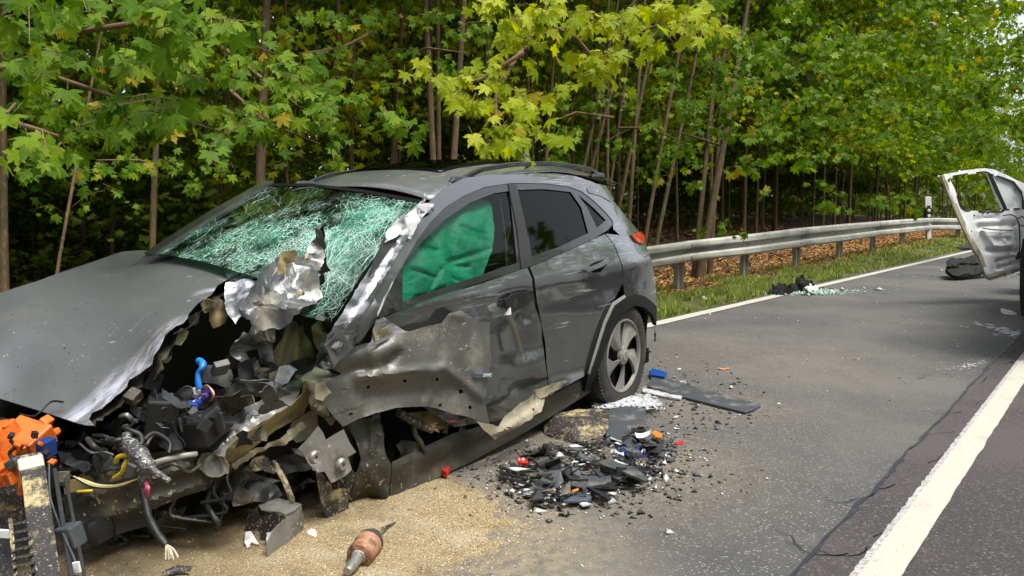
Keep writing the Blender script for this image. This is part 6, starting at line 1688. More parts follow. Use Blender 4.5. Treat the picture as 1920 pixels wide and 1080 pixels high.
# far heap on the line: black cloth, white scrap, green glass
def cloth_heap(name, u0, u1, v0, v1, D, mat, label, seed, hgt, cat='debris'):
    o_ = wpanel(name, [(u0, v1), (u0 + (u1 - u0) * .1, v1 - (v1 - v0) * .35), (u0 + (u1 - u0) * .3, v0 + (v1 - v0) * .3), (u0 + (u1 - u0) * .5, v0), (u0 + (u1 - u0) * .72, v0 + (v1 - v0) * .15), (u0 + (u1 - u0) * .85, v0 + (v1 - v0) * .5), (u1, v1 - 1), (u0 + (u1 - u0) * .6, v1 + 2), (u0 + (u1 - u0) * .3, v1 + 2)],
        [PD(u0, v1, D - 0.15), PD((u0 + u1) / 2, v0, D + 0.2), PD(u1, v1, D - 0.15), PD((u0 + u1) / 2, (v0 + v1) / 2, D - 0.1)], mat, None, step=2.6, cr=(0.075, 8, 3 + seed, 0.8), rag=2.2, seed=seed, thick=0.02, smooth=22)
    return tag(o_, label, cat)
cloth_heap('black_cloth', 1476, 1532, 515, 548, 12.3, MT['pitch'], 'heap of black torn plastic and cloth on the white edge line', 71, 0.3)
cloth_heap('black_cloth', 1438, 1486, 531, 551, 12.0, MT['pitch'], 'flatter black torn sheet lying left of the tall black heap', 72, 0.2)
cloth_heap('white_cloth', 1508, 1530, 530, 545, 11.9, MT['white'], 'crumpled white scrap tucked into the black heap on the line', 73, 0.2)
for k in range(20):
    u, v = rs_.uniform(1462, 1580), rs_.uniform(537, 550)
    g_ = G(u, v)
    put_shard(g_[0], g_[1], 0.01, rs_.uniform(0.03, 0.08), rs_.choice(['black', 'black', 'pale', 'brown']), 'right of the black heap on the line', 'shards by the far heap')
P = []
for _ in range(1100):
    u, v = rs_.gauss(1520, 42), rs_.gauss(549, 3.2)
    if u < 1430: continue
    g_ = G(u, v - 0.02 * (u - 1500)); P.append((g_[0], g_[1], 0.01))
crumbs('glass_crumbs', np.array(P), 0.010, [MT['crumb_glass']], 'pale green safety glass crumbs spread before the black heap')
sc = wpanel('plastic_scrap', [(1318, 556), (1338, 553), (1337, 560), (1322, 562)], [PD(1318, 558, 11.2), PD(1338, 553, 11.4), PD(1325, 562, 11.15)], MT['white'], None, step=4, cr=(0.02, 8, 2, .5), thick=0.006)
tag(sc, 'small white plastic scrap lying in the grass beside the line', 'debris')
for px_, lab, z_ in (([(1520, 502), (1548, 497), (1556, 503), (1530, 508)], 'crumpled dark mat lying in the grass by the guardrail', 0.02), ([(1553, 500), (1590, 493), (1604, 497), (1572, 503)], 'flat grey board lying in the verge under the guardrail', 0.02), ([(1724, 463), (1738, 461), (1742, 469), (1728, 470)], 'dark lump lying in the grass below the far guardrail', 0.05)):
    slab('verge_scrap', px_, 0.06 if 'lump' in lab or 'mat' in lab else 0.03, MT['grey_plastic'] if 'grey' in lab else MT['black_sand'], z=z_, label=lab, cat='debris', bev=0.01)
a_, b_ = G(1588, 464, 0.08), G(1700, 463, 0.12)
tag(MB().tube([a_, (a_ + b_) / 2 + np.array((0, 0, 0.02)), b_], 0.07, 7, flat=0.5).build('fallen_branch', MT['bark'], None, smooth=60), 'dark fallen pole lying behind the guardrail posts', 'branch')
# ------------------------------------------------------------------ guardrail
RAIL = [(1180, 473, 503, None, 11.2), (1280, 452.5, 491, 545, 12.4), (1403, 439, 477, 525, 14.1), (1500, 427, 463, 505, 16.2), (1580, 420, 452.5, 488, 18.6), (1642, 415, 443, 475, 21.2), (1697, 411, 437, 462, 24.2), (1745, 408.5, 431, 450, 27.5), (1800, 409.5, 431, 447, 30.0)]
gr_ = empty('guardrail', G(1280, 545), label='galvanised steel guardrail on posts along the grass verge', cat='guardrail')
GB = np.array(gr_.location)
pts = []
for (u, vt, vb, vp, D) in RAIL:
    T, B = PD(u, vt, D), PD(u, vb, D)
    pts.append(((T + B) / 2, (T[2] - B[2]) / 2))
p0, p1 = pts[0], pts[1]
e = (p1[0] - p0[0])
pts = [(p0[0] - np.array((DV[0], DV[1], 0)) * k, p1[1]) for k in (12, 8, 4)] + [(p0[0], p1[1])] + pts[1:]
e = pts[-1][0] - pts[-2][0]
pts += [(pts[-1][0] + np.array((6.0, 4.0, 0.1)), pts[-1][1]), (pts[-1][0] + np.array((14.0, 8.0, 0.3)), pts[-1][1])]
PROF = [(0.0, 1.0), (0.045, 0.98), (0.075, 0.82), (0.078, 0.40), (0.055, 0.27), (-0.012, 0.20), (-0.012, -0.20), (0.055, -0.27), (0.078, -0.40), (0.075, -0.82), (0.045, -0.98), (0.0, -1.0)]
def along(i):
    a = pts[max(i - 1, 0)][0]; b = pts[min(i + 1, len(pts) - 1)][0]
    d = b - a; d[2] = 0
    return d / np.linalg.norm(d)
rings = []
for i, (c, hh) in enumerate(pts):
    d = along(i)
    nrm = np.array((d[1], -d[0], 0))
    rings.append([c - GB + nrm * o_ + np.array((0, 0, 1)) * z_ * hh for o_, z_ in PROF])
npf = len(PROF)
i = 0
while i < len(rings) - 1:
    j = min(i + 2, len(rings) - 1)
    vs, fs = [], []
    for k in range(i, j + 1):
        sh = 0.004 if (i // 2) % 2 else 0.0
        d = along(k); nrm = np.array((d[1], -d[0], 0))
        ext = along(k) * (0.12 if k == j else 0)
        vs += [p + nrm * sh + ext for p in rings[k]]
    for k in range(j - i):
        fs += [(k * npf + m, k * npf + m + 1, (k + 1) * npf + m + 1, (k + 1) * npf + m) for m in range(npf - 1)]
    o = link('beam', mesh('beam', vs, fs, MT['galv'], 30), gr_)
    m_ = o.modifiers.new('sheet', 'SOLIDIFY'); m_.thickness = 0.004; m_.offset = 0
    # splice bolts
    if j < len(rings) - 1:
        d = along(j); nrm = np.array((d[1], -d[0], 0))
        for dx in (-0.14, 0.14):
            for zf in (0.6, -0.6):
                c = pts[j][0] - GB + d * dx + nrm * 0.078 + np.array((0, 0, zf * pts[j][1]))
                Mb = Vector(nrm).to_track_quat('Z', 'Y').to_matrix().to_4x4(); Mb.translation = c
                MB().lathe([(0.018, 0), (0.016, 0.008), (0.0, 0.012)], 8, Mb).build('splice_bolt', MT['steel_dark'], o)
    i = j
for k, (u, vt, vb, vp, D) in enumerate(RAIL):
    if vp is None: continue
    ii = k + 3
    d = along(ii); nrm = np.array((d[1], -d[0], 0))
    c = pts[ii][0]
    top = c[2] + pts[ii][1] * 0.6
    mb = MB()
    cc = c - GB - nrm * 0.06
    zt, zb = top - GB[2], -0.4
    m3 = Matrix((Vector(d), Vector(-nrm), Vector((0, 0, 1)))).transposed()
    # sigma post: web and two lips
    mb.box(Vector((cc[0], cc[1], (zt + zb) / 2)), (0.07, 0.006, zt - zb), m3)
    mb.box(Vector((*(cc - d * 0.037 - nrm * 0.03)[:2], (zt + zb) / 2)), (0.006, 0.07, zt - zb), m3)
    mb.box(Vector((*(cc + d * 0.037 + nrm * 0.03)[:2], (zt + zb) / 2)), (0.006, 0.07, zt - zb), m3)
    mb.build('post', MT['galv_post'], gr_)
    mb = MB().box(Vector(c - GB - nrm * 0.028) + Vector((0, 0, 0)), (0.10, 0.05, pts[ii][1] * 0.9), m3)
    mb.build('spacer', MT['galv_post'], gr_)

# delineator post behind the rail
D = 27.2
base = PD(1743, 407, D); base[2] = rise(40, -8) - 0.02
tp = PD(1737, 369, D)
dl_ = empty('delineator_post', base, label='white roadside marker post with black band and round reflectors behind the guardrail', cat='marker post')
zt = tp[2] - base[2]
lean = Vector((tp[0] - base[0], 0, 0))
def dp(z, x=0, y=0): return Vector((x, y, z)) + lean * (z / zt)
def dbox(name, z0, z1, wd, dpth, mat, parent, y=0):
    vs = [dp(z, sx * wd / 2, y + sy * dpth / 2) for z in (z0, z1) for sy in (-1, 1) for sx in (-1, 1)]
    o = link(name, mesh(name, vs, [(0, 2, 3, 1), (4, 5, 7, 6), (0, 1, 5, 4), (2, 6, 7, 3), (0, 4, 6, 2), (1, 3, 7, 5)], mat), parent)
    return bevel(o, 0.012, 2)
dbox('post_body', 0, zt * 0.80, 0.15, 0.12, MT['white'], dl_)
hd = dbox('post_head', zt - 0.40, zt, 0.21, 0.06, MT['white'], dl_, -0.03)
bk = dbox('black_band', zt - 0.72, zt - 0.36, 0.18, 0.135, MT['black'], dl_)
for z in (zt - 0.46, zt - 0.64):
    Mb = Matrix.Translation(dp(z, 0.0, -0.075)) @ Matrix.Rotation(math.pi / 2, 4, 'X')
    MB().lathe([(0.052, 0), (0.05, 0.012), (0.0, 0.016)], 14, Mb).build('reflector', MT['white'], bk)
dbox('yellow_sleeve', zt - 0.90, zt - 0.70, 0.17, 0.13, M('pale_yellow_sleeve', (0.5, 0.46, 0.25), 0.6), dl_)

# ------------------------------------------------------------------ van: driver's door swung open, flank running off the frame edge
van = empty('white_van', (8.2, 11.6, 0), label='white van at the right edge with its stripped driver door hanging open', cat='van')
VB = np.array(van.location)
hinge = PD(1916, 450, 10.95); free = PD(1790, 420, 10.2)
def dpl(u, v, off=0.0):                               # the plane of the open door
    a = hinge; d = free - hinge; d[2] = 0
    n = np.cross(d / np.linalg.norm(d), (0, 0, 1))
    r_ = ray(u, v)
    t = ((a - CAM) @ n) / (r_ @ n)
    p = CAM + r_ * t
    s = np.sign((CAM - p) @ n)
    return p + n * s * off
dpts = [dpl(1790, 330), dpl(1916, 350), dpl(1850, 525), dpl(1916, 500)]
DO = [(1765, 330), (1781, 325), (1815, 319), (1847, 315.5), (1860, 317), (1874, 322), (1901, 334), (1923, 346), (1924, 420), (1923, 504), (1890, 514), (1857, 525), (1848, 520), (1843, 500), (1836, 480), (1822, 458), (1812, 438), (1800, 413), (1783, 373)]
H1 = [(1780, 336), (1788, 331.5), (1815, 327), (1846, 323), (1853, 325), (1866, 356), (1883, 391), (1878, 395.5), (1850, 396), (1814, 395), (1806, 389), (1793, 364)]
H2 = [(1861, 329), (1880, 335.5), (1900, 344), (1918, 368), (1918, 388.5), (1889, 391.5), (1875, 360)]
door = wpanel('driver_door', DO, dpts, MT['vanwhite'], van, step=4.2, holes=[H1, H2], thick=0.035, seed=80, smooth=40,
    cr=(0.02, 3.5, 3.0, 0.5), rel=((1835, 425, 1905, 420, 3.5, -0.06), (1835, 425, 1850, 470, 4, -0.03), (1850, 470, 1905, 472, 3.5, -0.06), (1900, 420, 1905, 472, 3.5, -0.06), (1860, 440, 1895, 440, 5, 0.05), (1845, 432, 1860, 455, 3, 0.05), (1865, 460, 1900, 458, 4, 0.05), (1868, 490, 1900, 482, 3, -0.05), (1868, 490, 1872, 503, 3, -0.05), (1872, 503, 1898, 494, 3, -0.05), (1830, 410, 1870, 408, 3, -0.03),
         (1771, 334, 1818, 440, 3, 0.02), (1852, 515, 1920, 497, 3, 0.02), (1818, 440, 1850, 515, 4, 0.02), (1878, 448, 1878, 448, 5, -0.03), (1875, 437, 1875, 437, 4, -0.03)))
def dpan(name, poly, mat, off, parent, **kw):
    return wpanel(name, poly, [dpl(u, v, off) for u, v in ((1790, 330), (1916, 350), (1850, 525), (1916, 500))], mat, van, **kw)
o = dpan('door_seal', [(1777, 337), (1787, 329), (1815, 324.5), (1847, 320.5), (1855, 323), (1887, 393), (1880, 398), (1850, 398.5), (1812, 397.5), (1804, 390)], MT['black'], 0.004, van, step=4, holes=[H1], thick=0.012)
dpan('quarter_glass', [(1859, 327), (1880, 333.5), (1901, 342), (1920, 367), (1920, 390), (1888, 393), (1873, 360)], MT['glass_clear'], -0.02, van, step=8, thick=0.004)
dpan('quarter_frame', [(1857, 325), (1880, 331.5), (1902, 340), (1922, 366), (1922, 392), (1887, 395), (1872, 361)], MT['black'], 0.006, van, step=5, holes=[H2], thick=0.012)
dpan('door_edge', [(1765, 330), (1770, 328), (1790, 373), (1806, 410), (1827, 452), (1842, 478), (1850, 502), (1856, 519), (1890, 509), (1922, 499), (1923, 505), (1890, 515), (1857, 526), (1847, 520), (1842, 500), (1834, 480), (1820, 458), (1799, 414), (1782, 373)], MT['beige_edge'], 0.012, van, step=4, thick=0.02)
for (u, v, r_) in ((1873, 437, 0.035), (1880, 452, 0.045), (1826, 404, 0.015), (1844, 399, 0.012), (1820, 434, 0.016), (1852, 400, 0.01), (1884, 503, 0.012)):
    Mb = Matrix.Translation(Vector(dpl(u, v, 0.0) - VB)) @ Vector(CAM - dpl(u, v)).to_track_quat('Z', 'Y').to_matrix().to_4x4()
    MB().lathe([(0, 0.012), (r_ * 0.3, 0.012), (r_ * 0.32, 0.02), (r_ * .9, 0.014), (r_, 0.002)], 16, Mb).build('door_boss', MT['vanwhite'] if r_ > 0.03 else MT['black'], van, smooth=40)
def wtube(name, px, r_, mat, off=0.03, flat=1.0):
    return MB().tube([Vector(dpl(u, v, off) - VB) for u, v in px], r_, 7, flat=flat).build(name, mat, van, smooth=60)
wtube('door_wiring', [(1877, 404), (1890, 402), (1900, 406), (1906, 418), (1908, 440), (1908, 462), (1907, 475)], 0.008, MT['black'])
wtube('door_wiring', [(1904, 410), (1912, 405), (1919, 412), (1916, 424), (1908, 422)], 0.008, MT['black'])
wtube('window_lifter', [(1838, 428), (1865, 431), (1895, 432)], 0.008, MT['steel_dark'])
wtube('speaker_lead', [(1907, 472), (1905, 480), (1902, 484)], [0.02, 0.03, 0.022], MT['black'])
# flank: follows the sight line along the frame edge, real thickness behind it
A = G(1931, 560, 0); A = CAM + (ray(1931, 470)) * 11.0; A[2] = 0
Bk = CAM + ray(1946, 470) * 6.4; Bk[2] = 0
dv = (A - Bk) / np.linalg.norm(A - Bk)
rn = np.array((dv[1], -dv[0], 0))
m3 = Matrix((Vector(dv), Vector(-rn), Vector((0, 0, 1)))).transposed()
Lv = np.linalg.norm(A - Bk)
def vpt(s, q, z): return Vector(Bk + dv * s + rn * q - VB) + Vector((0, 0, z))
sec = [(0.10, 0.40), (0.03, 0.55), (0.0, 0.9), (0.0, 1.3), (0.10, 2.0), (0.22, 2.25), (0.5, 2.38), (1.4, 2.38), (1.68, 2.25), (1.8, 2.0), (1.9, 1.3), (1.9, 0.9), (1.87, 0.55), (1.8, 0.40)]
vs, fs = [], []
for i, s_ in enumerate((0.0, 0.05, Lv - 0.1, Lv)):
    k_ = 0.93 if i in (0, 3) else 1.0
    vs += [vpt(s_, 0.95 + (q - 0.95) * k_, 0.4 + (z - 0.4) * k_) for q, z in sec]
ns_ = len(sec)
for i in range(3): fs += [(i * ns_ + k, i * ns_ + (k + 1) % ns_, (i + 1) * ns_ + (k + 1) % ns_, (i + 1) * ns_ + k) for k in range(ns_)]
fs += [tuple(range(ns_)), tuple(3 * ns_ + k for k in range(ns_))[::-1]]
me = mesh('van_body', vs, fs, MT['vanwhite'], 40)
link('van_body', me, van)
vs, fs = [], []
secf = [(0.10, 0.35), (0.0, 0.7), (0.05, 1.10), (0.5, 1.22), (1.4, 1.22), (1.85, 1.10), (1.9, 0.7), (1.8, 0.35)]
for i, (s_, k_) in enumerate(((Lv + 0.75, 1), (Lv + 1.5, 0.98), (Lv + 1.9, 0.86))):
    vs += [vpt(s_, 0.95 + (q - 0.95) * k_, 0.35 + (z - 0.35) * k_) for q, z in secf]
for i in range(2): fs += [(i * 8 + k, i * 8 + (k + 1) % 8, (i + 1) * 8 + (k + 1) % 8, (i + 1) * 8 + k) for k in range(8)]
fs += [tuple(range(8)), tuple(16 + k for k in range(8))[::-1]]
link('van_bonnet', mesh('van_bonnet', vs, fs, MT['vanwhite'], 40), van)
for s_, q_ in ((2.0, -0.03), (Lv + 1.1, 0.02), (2.0, 1.66), (Lv + 1.1, 1.66)):
    c = vpt(s_, q_, 0.34)
    Mw = Matrix((Vector(dv), Vector((0, 0, 1)), Vector(-rn))).transposed().to_4x4(); Mw.translation = c
    wq = MB().lathe([(0.20, -0.24), (0.30, -0.24), (0.335, -0.21), (0.34, -0.12), (0.335, -0.03), (0.30, 0.0), (0.20, -0.005)], 36, Mw).build('wheel', MT['rubber'], van, smooth=40)
    MB().lathe([(0.0, -0.03), (0.06, -0.02), (0.10, -0.03), (0.18, -0.02), (0.205, -0.004)], 24, Mw).build('rim', MT['rim'], wq, smooth=40)
mb = MB().box(vpt(Lv / 2, -0.012, 0.62), (Lv * 0.96, 0.05, 0.16), m3)
bevel(mb.build('side_cladding', MT['black'], van), 0.01)
mb = MB().box(vpt(Lv / 2, 0.10, 0.36), (Lv * 0.94, 0.08, 0.16), m3)
bevel(mb.build('sill', MT['steel_dark'], van), 0.01)
# stripped trim hanging out at the frame edge
lm = wpanel('black_door_trim', [(1912, 497), (1914, 470), (1917, 448), (1930, 446), (1934, 520), (1930, 594), (1914, 592), (1911, 560)], [PD(1913, 450, 9.4), PD(1932, 450, 9.3), PD(1912, 592, 9.2), PD(1932, 592, 9.1)], MT['black'], None, step=6, cr=(0.02, 4, 3, 0.5), thick=0.03, seed=83)
tag(lm, 'tall black trim panel leaning upright at the right frame edge against the van', 'car part')
# black bumper shells on the road behind the open door
for px_, pts_, lab, sd_ in (
    ([(1774, 491), (1782, 484), (1800, 482), (1835, 479), (1853, 480), (1853, 490), (1815, 495), (1800, 493), (1790, 499), (1777, 498)], [PD(1774, 491, 14.9), PD(1853, 480, 15.6), PD(1853, 490, 15.3), PD(1790, 499, 14.6)], 'upper of two black bumper shells behind the open van door', 84),
    ([(1773, 503), (1788, 499), (1806, 500), (1840, 494), (1854, 495), (1854, 507), (1825, 512), (1800, 515), (1786, 513), (1776, 510)], [PD(1773, 503, 14.6), PD(1854, 495, 15.2), PD(1854, 507, 14.8), PD(1790, 514, 14.2)], 'lower black bumper shell lying on the road behind the van door', 85)):
    tag(wpanel('bumper_shell', px_, pts_, MT['pitch'], None, step=3.5, cr=(0.05, 3, sd_, 0.7), thick=0.06, seed=sd_, rel=((1780, (px_[0][1] + px_[4][1]) / 2 + 3, 1850, (px_[4][1] + px_[5][1]) / 2, 2.5, -0.08),)), lab, 'car part')
slab('debris_board', [(1785, 464), (1800, 460), (1850, 462), (1852, 467), (1800, 468)], 0.06, MT['black'], z=0.03, label='thin black panel lying by the line left of the van door', cat='debris')
for k in range(10):
    g_ = G(rs_.uniform(1868, 1915), rs_.uniform(512, 524))
    put_shard(g_[0], g_[1], 0.01, rs_.uniform(0.03, 0.09), rs_.choice(['black', 'black', 'grey', 'brown']), 'in the dark rubble below the open van door', 'shards below the van door')
for k in range(6):
    g_ = G(rs_.uniform(1745, 1800), rs_.uniform(503, 519))
    put_shard(g_[0], g_[1], 0.005, rs_.uniform(0.015, 0.04), rs_.choice(['black', 'pale', 'grey']), 'scattered near the bumper shells', 'shards by the bumper shells')
wsx = wpanel('white_cloth', [(1876, 578), (1882, 576), (1900, 584), (1912, 588), (1910, 594), (1890, 590), (1878, 585)], [PD(1876, 580, 9.8), PD(1912, 588, 9.6), PD(1890, 592, 9.5), PD(1895, 582, 9.75)], MT['foam'], None, step=4, cr=(0.03, 6, 3, .6), thick=0.01)
tag(wsx, 'crumpled white cloth on the road at the foot of the van', 'debris')
# ------------------------------------------------------------------ forest: maple leaves, saplings, undergrowth
FULL = [(0, 1.0), (8, .76), (15, .74), (21, .50), (29, .68), (37, .80), (44, .97), (52, .74), (61, .66), (71, .44), (84, .60), (96, .70), (107, .48), (133, .32), (160, .14)]
LITE = [(0, 1.0), (21, .52), (43, .95), (70, .44), (96, .68), (140, .26)]
MINI = [(0, 1.0), (24, .55), (48, .92), (100, .62)]
def leaf_shape(half, fold=0.18, droop=0.22, seed=0):
    """maple blade: outline fanned from the stalk; tip along +y, face up +z"""
    r_ = random.Random(seed)
    right = [(math.sin(R(a)) * q, math.cos(R(a)) * q) for a, q in half]
    left = [(-x, y) for x, y in right[:0:-1]]
    out = right + [(0.0, -0.04)] + left
    vs = [(0.0, 0.0, 0.0)]
    tw = r_.uniform(-0.12, 0.12)
    for x, y in out:
        q = math.hypot(x, y)
        vs.append((x, y + 0.0, fold * abs(x) - droop * q * q + tw * x * y + r_.uniform(-.02, .02)))
    n = len(out)
    fs = [(0, 1 + (i + 1) % n, 1 + i) for i in range(n)]
    return np.array(vs), np.array(fs)
def leaf_petiole(V, F, L=0.75):
    n = len(V)
    P = np.array([(-.018, 0, .01), (.018, 0, .01), (.014, -L * .5, .08), (-.014, -L * .5, .08), (-.012, -L, .2), (.012, -L, .2)])
    F2 = np.array([(n, n + 1, n + 2), (n, n + 2, n + 3), (n + 3, n + 2, n + 5), (n + 3, n + 5, n + 4)])
    return np.vstack([V, P]), np.vstack([F, F2])
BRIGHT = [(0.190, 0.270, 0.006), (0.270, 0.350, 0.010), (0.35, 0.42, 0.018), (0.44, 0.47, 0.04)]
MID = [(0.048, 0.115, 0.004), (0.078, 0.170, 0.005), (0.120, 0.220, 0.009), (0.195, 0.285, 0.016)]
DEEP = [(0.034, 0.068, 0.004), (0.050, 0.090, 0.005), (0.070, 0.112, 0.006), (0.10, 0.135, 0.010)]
LM_B = leaf_mat('maple_leaf_sun_tinted', BRIGHT, 0.05, 0.45)  # brighter copy of the leaf colour, sunlight painted in
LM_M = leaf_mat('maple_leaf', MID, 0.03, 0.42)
LM_D = leaf_mat('maple_leaf_shade_tinted', DEEP, 0.015, 0.35)  # darker copy of the leaf colour, forest shade painted in
LEAVES = {}
for key, mt in (('B', LM_B), ('M', LM_M)):
    L_ = []
    for s_ in range(9):
        V, F = leaf_petiole(*leaf_shape(FULL, (-0.10, 0.1, 0.15, 0.2, 0.28, 0.36, 0.05, 0.5, 0.22)[s_], (0.12, 0.3, 0.2, 0.45, 0.15, 0.35, 0.6, 0.25, 0.5)[s_], s_))
        if s_ % 3 == 1: V[:, 0] *= 0.82
        me = fastmesh('leaf', V, F, mt)
        L_.append(me)
    LEAVES[key] = L_

def orient(face, tipdown, az, r_):
    """rotation taking blade +z to a mostly-up face and its tip outward and down"""
    t = Vector((math.cos(az) * math.cos(tipdown), math.sin(az) * math.cos(tipdown), -math.sin(tipdown)))
    n = Vector(face)
    n = (n - t * n.dot(t))
    if n.length < 1e-4: n = t.orthogonal()
    n.normalize()
    x = t.cross(n)
    return Matrix((x, t, n)).transposed()

def scatter_mesh(name, P, size, mats, shape, seed, up=0.75, tip=(15, 70), facing=None):
    """many leaves as one mesh: positions P (n,3)"""
    r_ = np.random.default_rng(seed)
    V0, F0 = shape
    n = len(P)
    az = r_.uniform(0, 2 * np.pi, n)
    td = np.radians(r_.uniform(*tip, n))
    t = np.stack([np.cos(az) * np.cos(td), np.sin(az) * np.cos(td), -np.sin(td)], 1)
    f = np.stack([r_.normal(0, .45, n), r_.normal(0, .45, n), np.full(n, up)], 1)
    if facing is not None: f = f + np.asarray(facing)[None] * r_.uniform(0.2, 1.0, n)[:, None]
    f -= t * (f * t).sum(1)[:, None]
    f /= np.linalg.norm(f, axis=1)[:, None] + 1e-9
    x = np.cross(t, f)
    sc = size * r_.uniform(0.6, 1.25, n)
    V = (V0[None, :, 0, None] * x[:, None] + V0[None, :, 1, None] * t[:, None] + V0[None, :, 2, None] * f[:, None]) * sc[:, None, None] + P[:, None]
    F = (np.arange(n)[:, None, None] * len(V0) + F0[None]).reshape(-1, 3)
    return fastmesh(name, V.reshape(-1, 3), F, mats)

def sprays(r_, nspr, per, rad, flat, centre_fn):
    """leaf points gathered into drooping flat sprays, so that the mass has clumps and gaps"""
    P = []
    for _ in range(nspr):
        c = centre_fn()
        q = rad * r_.uniform(0.5, 1.3)
        az = r_.uniform(0, 6.28)
        m = int(per * r_.uniform(0.5, 1.4))
        a = r_.normal(0, 1, (m, 3)) * np.array([q, q * 0.6, q * flat])
        ca, sa = math.cos(az), math.sin(az)
        X = a[:, 0] * ca - a[:, 1] * sa; Y = a[:, 0] * sa + a[:, 1] * ca
        Z = a[:, 2] - 0.35 * np.hypot(X, Y)
        P.append(np.stack([X, Y, Z], 1) + np.asarray(c))
    return np.vstack(P)

# crown templates, shared between the trees of the wood
LT = leaf_shape(LITE, 0.15, 0.2, 3); MN = leaf_shape(MINI, 0.15, 0.2, 4)
def crown_template(seed, n, h0, h1, rad, mat, size, shape):
    r_ = np.random.default_rng(seed)
    def cf():
        z = r_.uniform(0, 1)
        a = r_.uniform(0, 6.28)
        q = rad * (0.25 + 0.75 * math.sin(math.pi * min(1, 0.2 + z * 0.8)) ** 0.7) * math.sqrt(r_.uniform(0.05, 1))
        return (q * math.cos(a), q * math.sin(a), h0 + (h1 - h0) * z)
    P = sprays(r_, n, 26, 0.42, 0.22, cf)
    return scatter_mesh('crown', P, size, mat, shape, seed)
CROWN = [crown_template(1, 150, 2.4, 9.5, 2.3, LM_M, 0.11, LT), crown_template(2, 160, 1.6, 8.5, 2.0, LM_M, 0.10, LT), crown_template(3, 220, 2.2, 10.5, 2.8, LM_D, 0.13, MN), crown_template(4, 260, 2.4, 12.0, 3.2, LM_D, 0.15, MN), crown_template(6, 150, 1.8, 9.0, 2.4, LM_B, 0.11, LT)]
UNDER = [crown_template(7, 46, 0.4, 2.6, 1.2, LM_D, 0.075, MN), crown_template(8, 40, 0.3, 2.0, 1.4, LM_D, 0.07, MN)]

def trunk_mesh(h, r0, seed, lean=(0, 0), bend=0.06, limbs=4):
    r_ = random.Random(seed)
    mb = MB()
    pts, rs2 = [], []
    n = 10
    for i in range(n + 1):
        f = i / n
        pts.append(Vector((lean[0] * h * f + bend * math.sin(f * 5 + seed) * f, lean[1] * h * f + bend * math.cos(f * 4 + seed) * f, h * f - 0.15 * (i == 0))))
        rs2.append(r0 * (1 - 0.72 * f) * (1.25 if i == 0 else 1) * r_.uniform(0.94, 1.06))
    mb.tube(pts, rs2, 8)
    for k in range(limbs):
        f = r_.uniform(0.35, 0.9)
        b = pts[int(f * n)]
        a = r_.uniform(0, 6.28); L = r_.uniform(0.8, 2.0)
        d = Vector((math.cos(a), math.sin(a), r_.uniform(0.2, 0.9)))
        mb.tube([b, b + d * L * .4 + Vector((0, 0, .05)), b + d * L * .75, b + d * L], [r0 * .35, r0 * .25, r0 * .15, r0 * .05], 5)
    return mb
tree_n = 0
def place_word(x, y):                                 # what a thing of the wood stands behind
    u = 960 + FPX * x / max(y, 1.0)
    for lim, wd_ in ((-20, 'beyond the left edge'), (120, 'at the far left'), (290, 'behind the left of the bonnet'), (450, 'behind the windscreen'), (600, 'behind the front of the roof'), (760, 'behind the middle of the roof'), (940, 'behind the rear of the roof'), (1090, 'behind the rear door'),
                     (1210, 'behind the tailgate'), (1330, 'above the first guardrail post'), (1450, 'above the second guardrail post'), (1560, 'above the third guardrail post'), (1650, 'above the middle guardrail posts'), (1740, 'left of the marker post'), (1830, 'behind the van door'), (5000, 'beyond the van')):
        if u < lim: return wd_
def tree(x, y, h, r0, crown, label, lean=(0, 0), rz=None, cs=1.0, z=None, bend=0.06, limbs=4, group='young trees of the wood beyond the guardrail', seed=None):
    global tree_n
    tree_n += 1
    sd_ = seed or tree_n
    z = rise(x * DV[0] + y * DV[1], x * PV[0] + y * PV[1]) - 0.03 if z is None else z
    root = empty('maple_tree', (x, y, z), label=label, cat='tree', group=group)
    trunk_mesh(h, r0, sd_, lean, bend, limbs).build('trunk', MT['bark'], root, smooth=60)
    if crown is not None:
        c = link('crown', crown, root, (lean[0] * h * .5, lean[1] * h * .5, 0), (0, 0, rz if rz is not None else sd_ * 2.4))
        c.scale = (cs, cs, cs)
        c['kind'] = 'stuff'
    return root

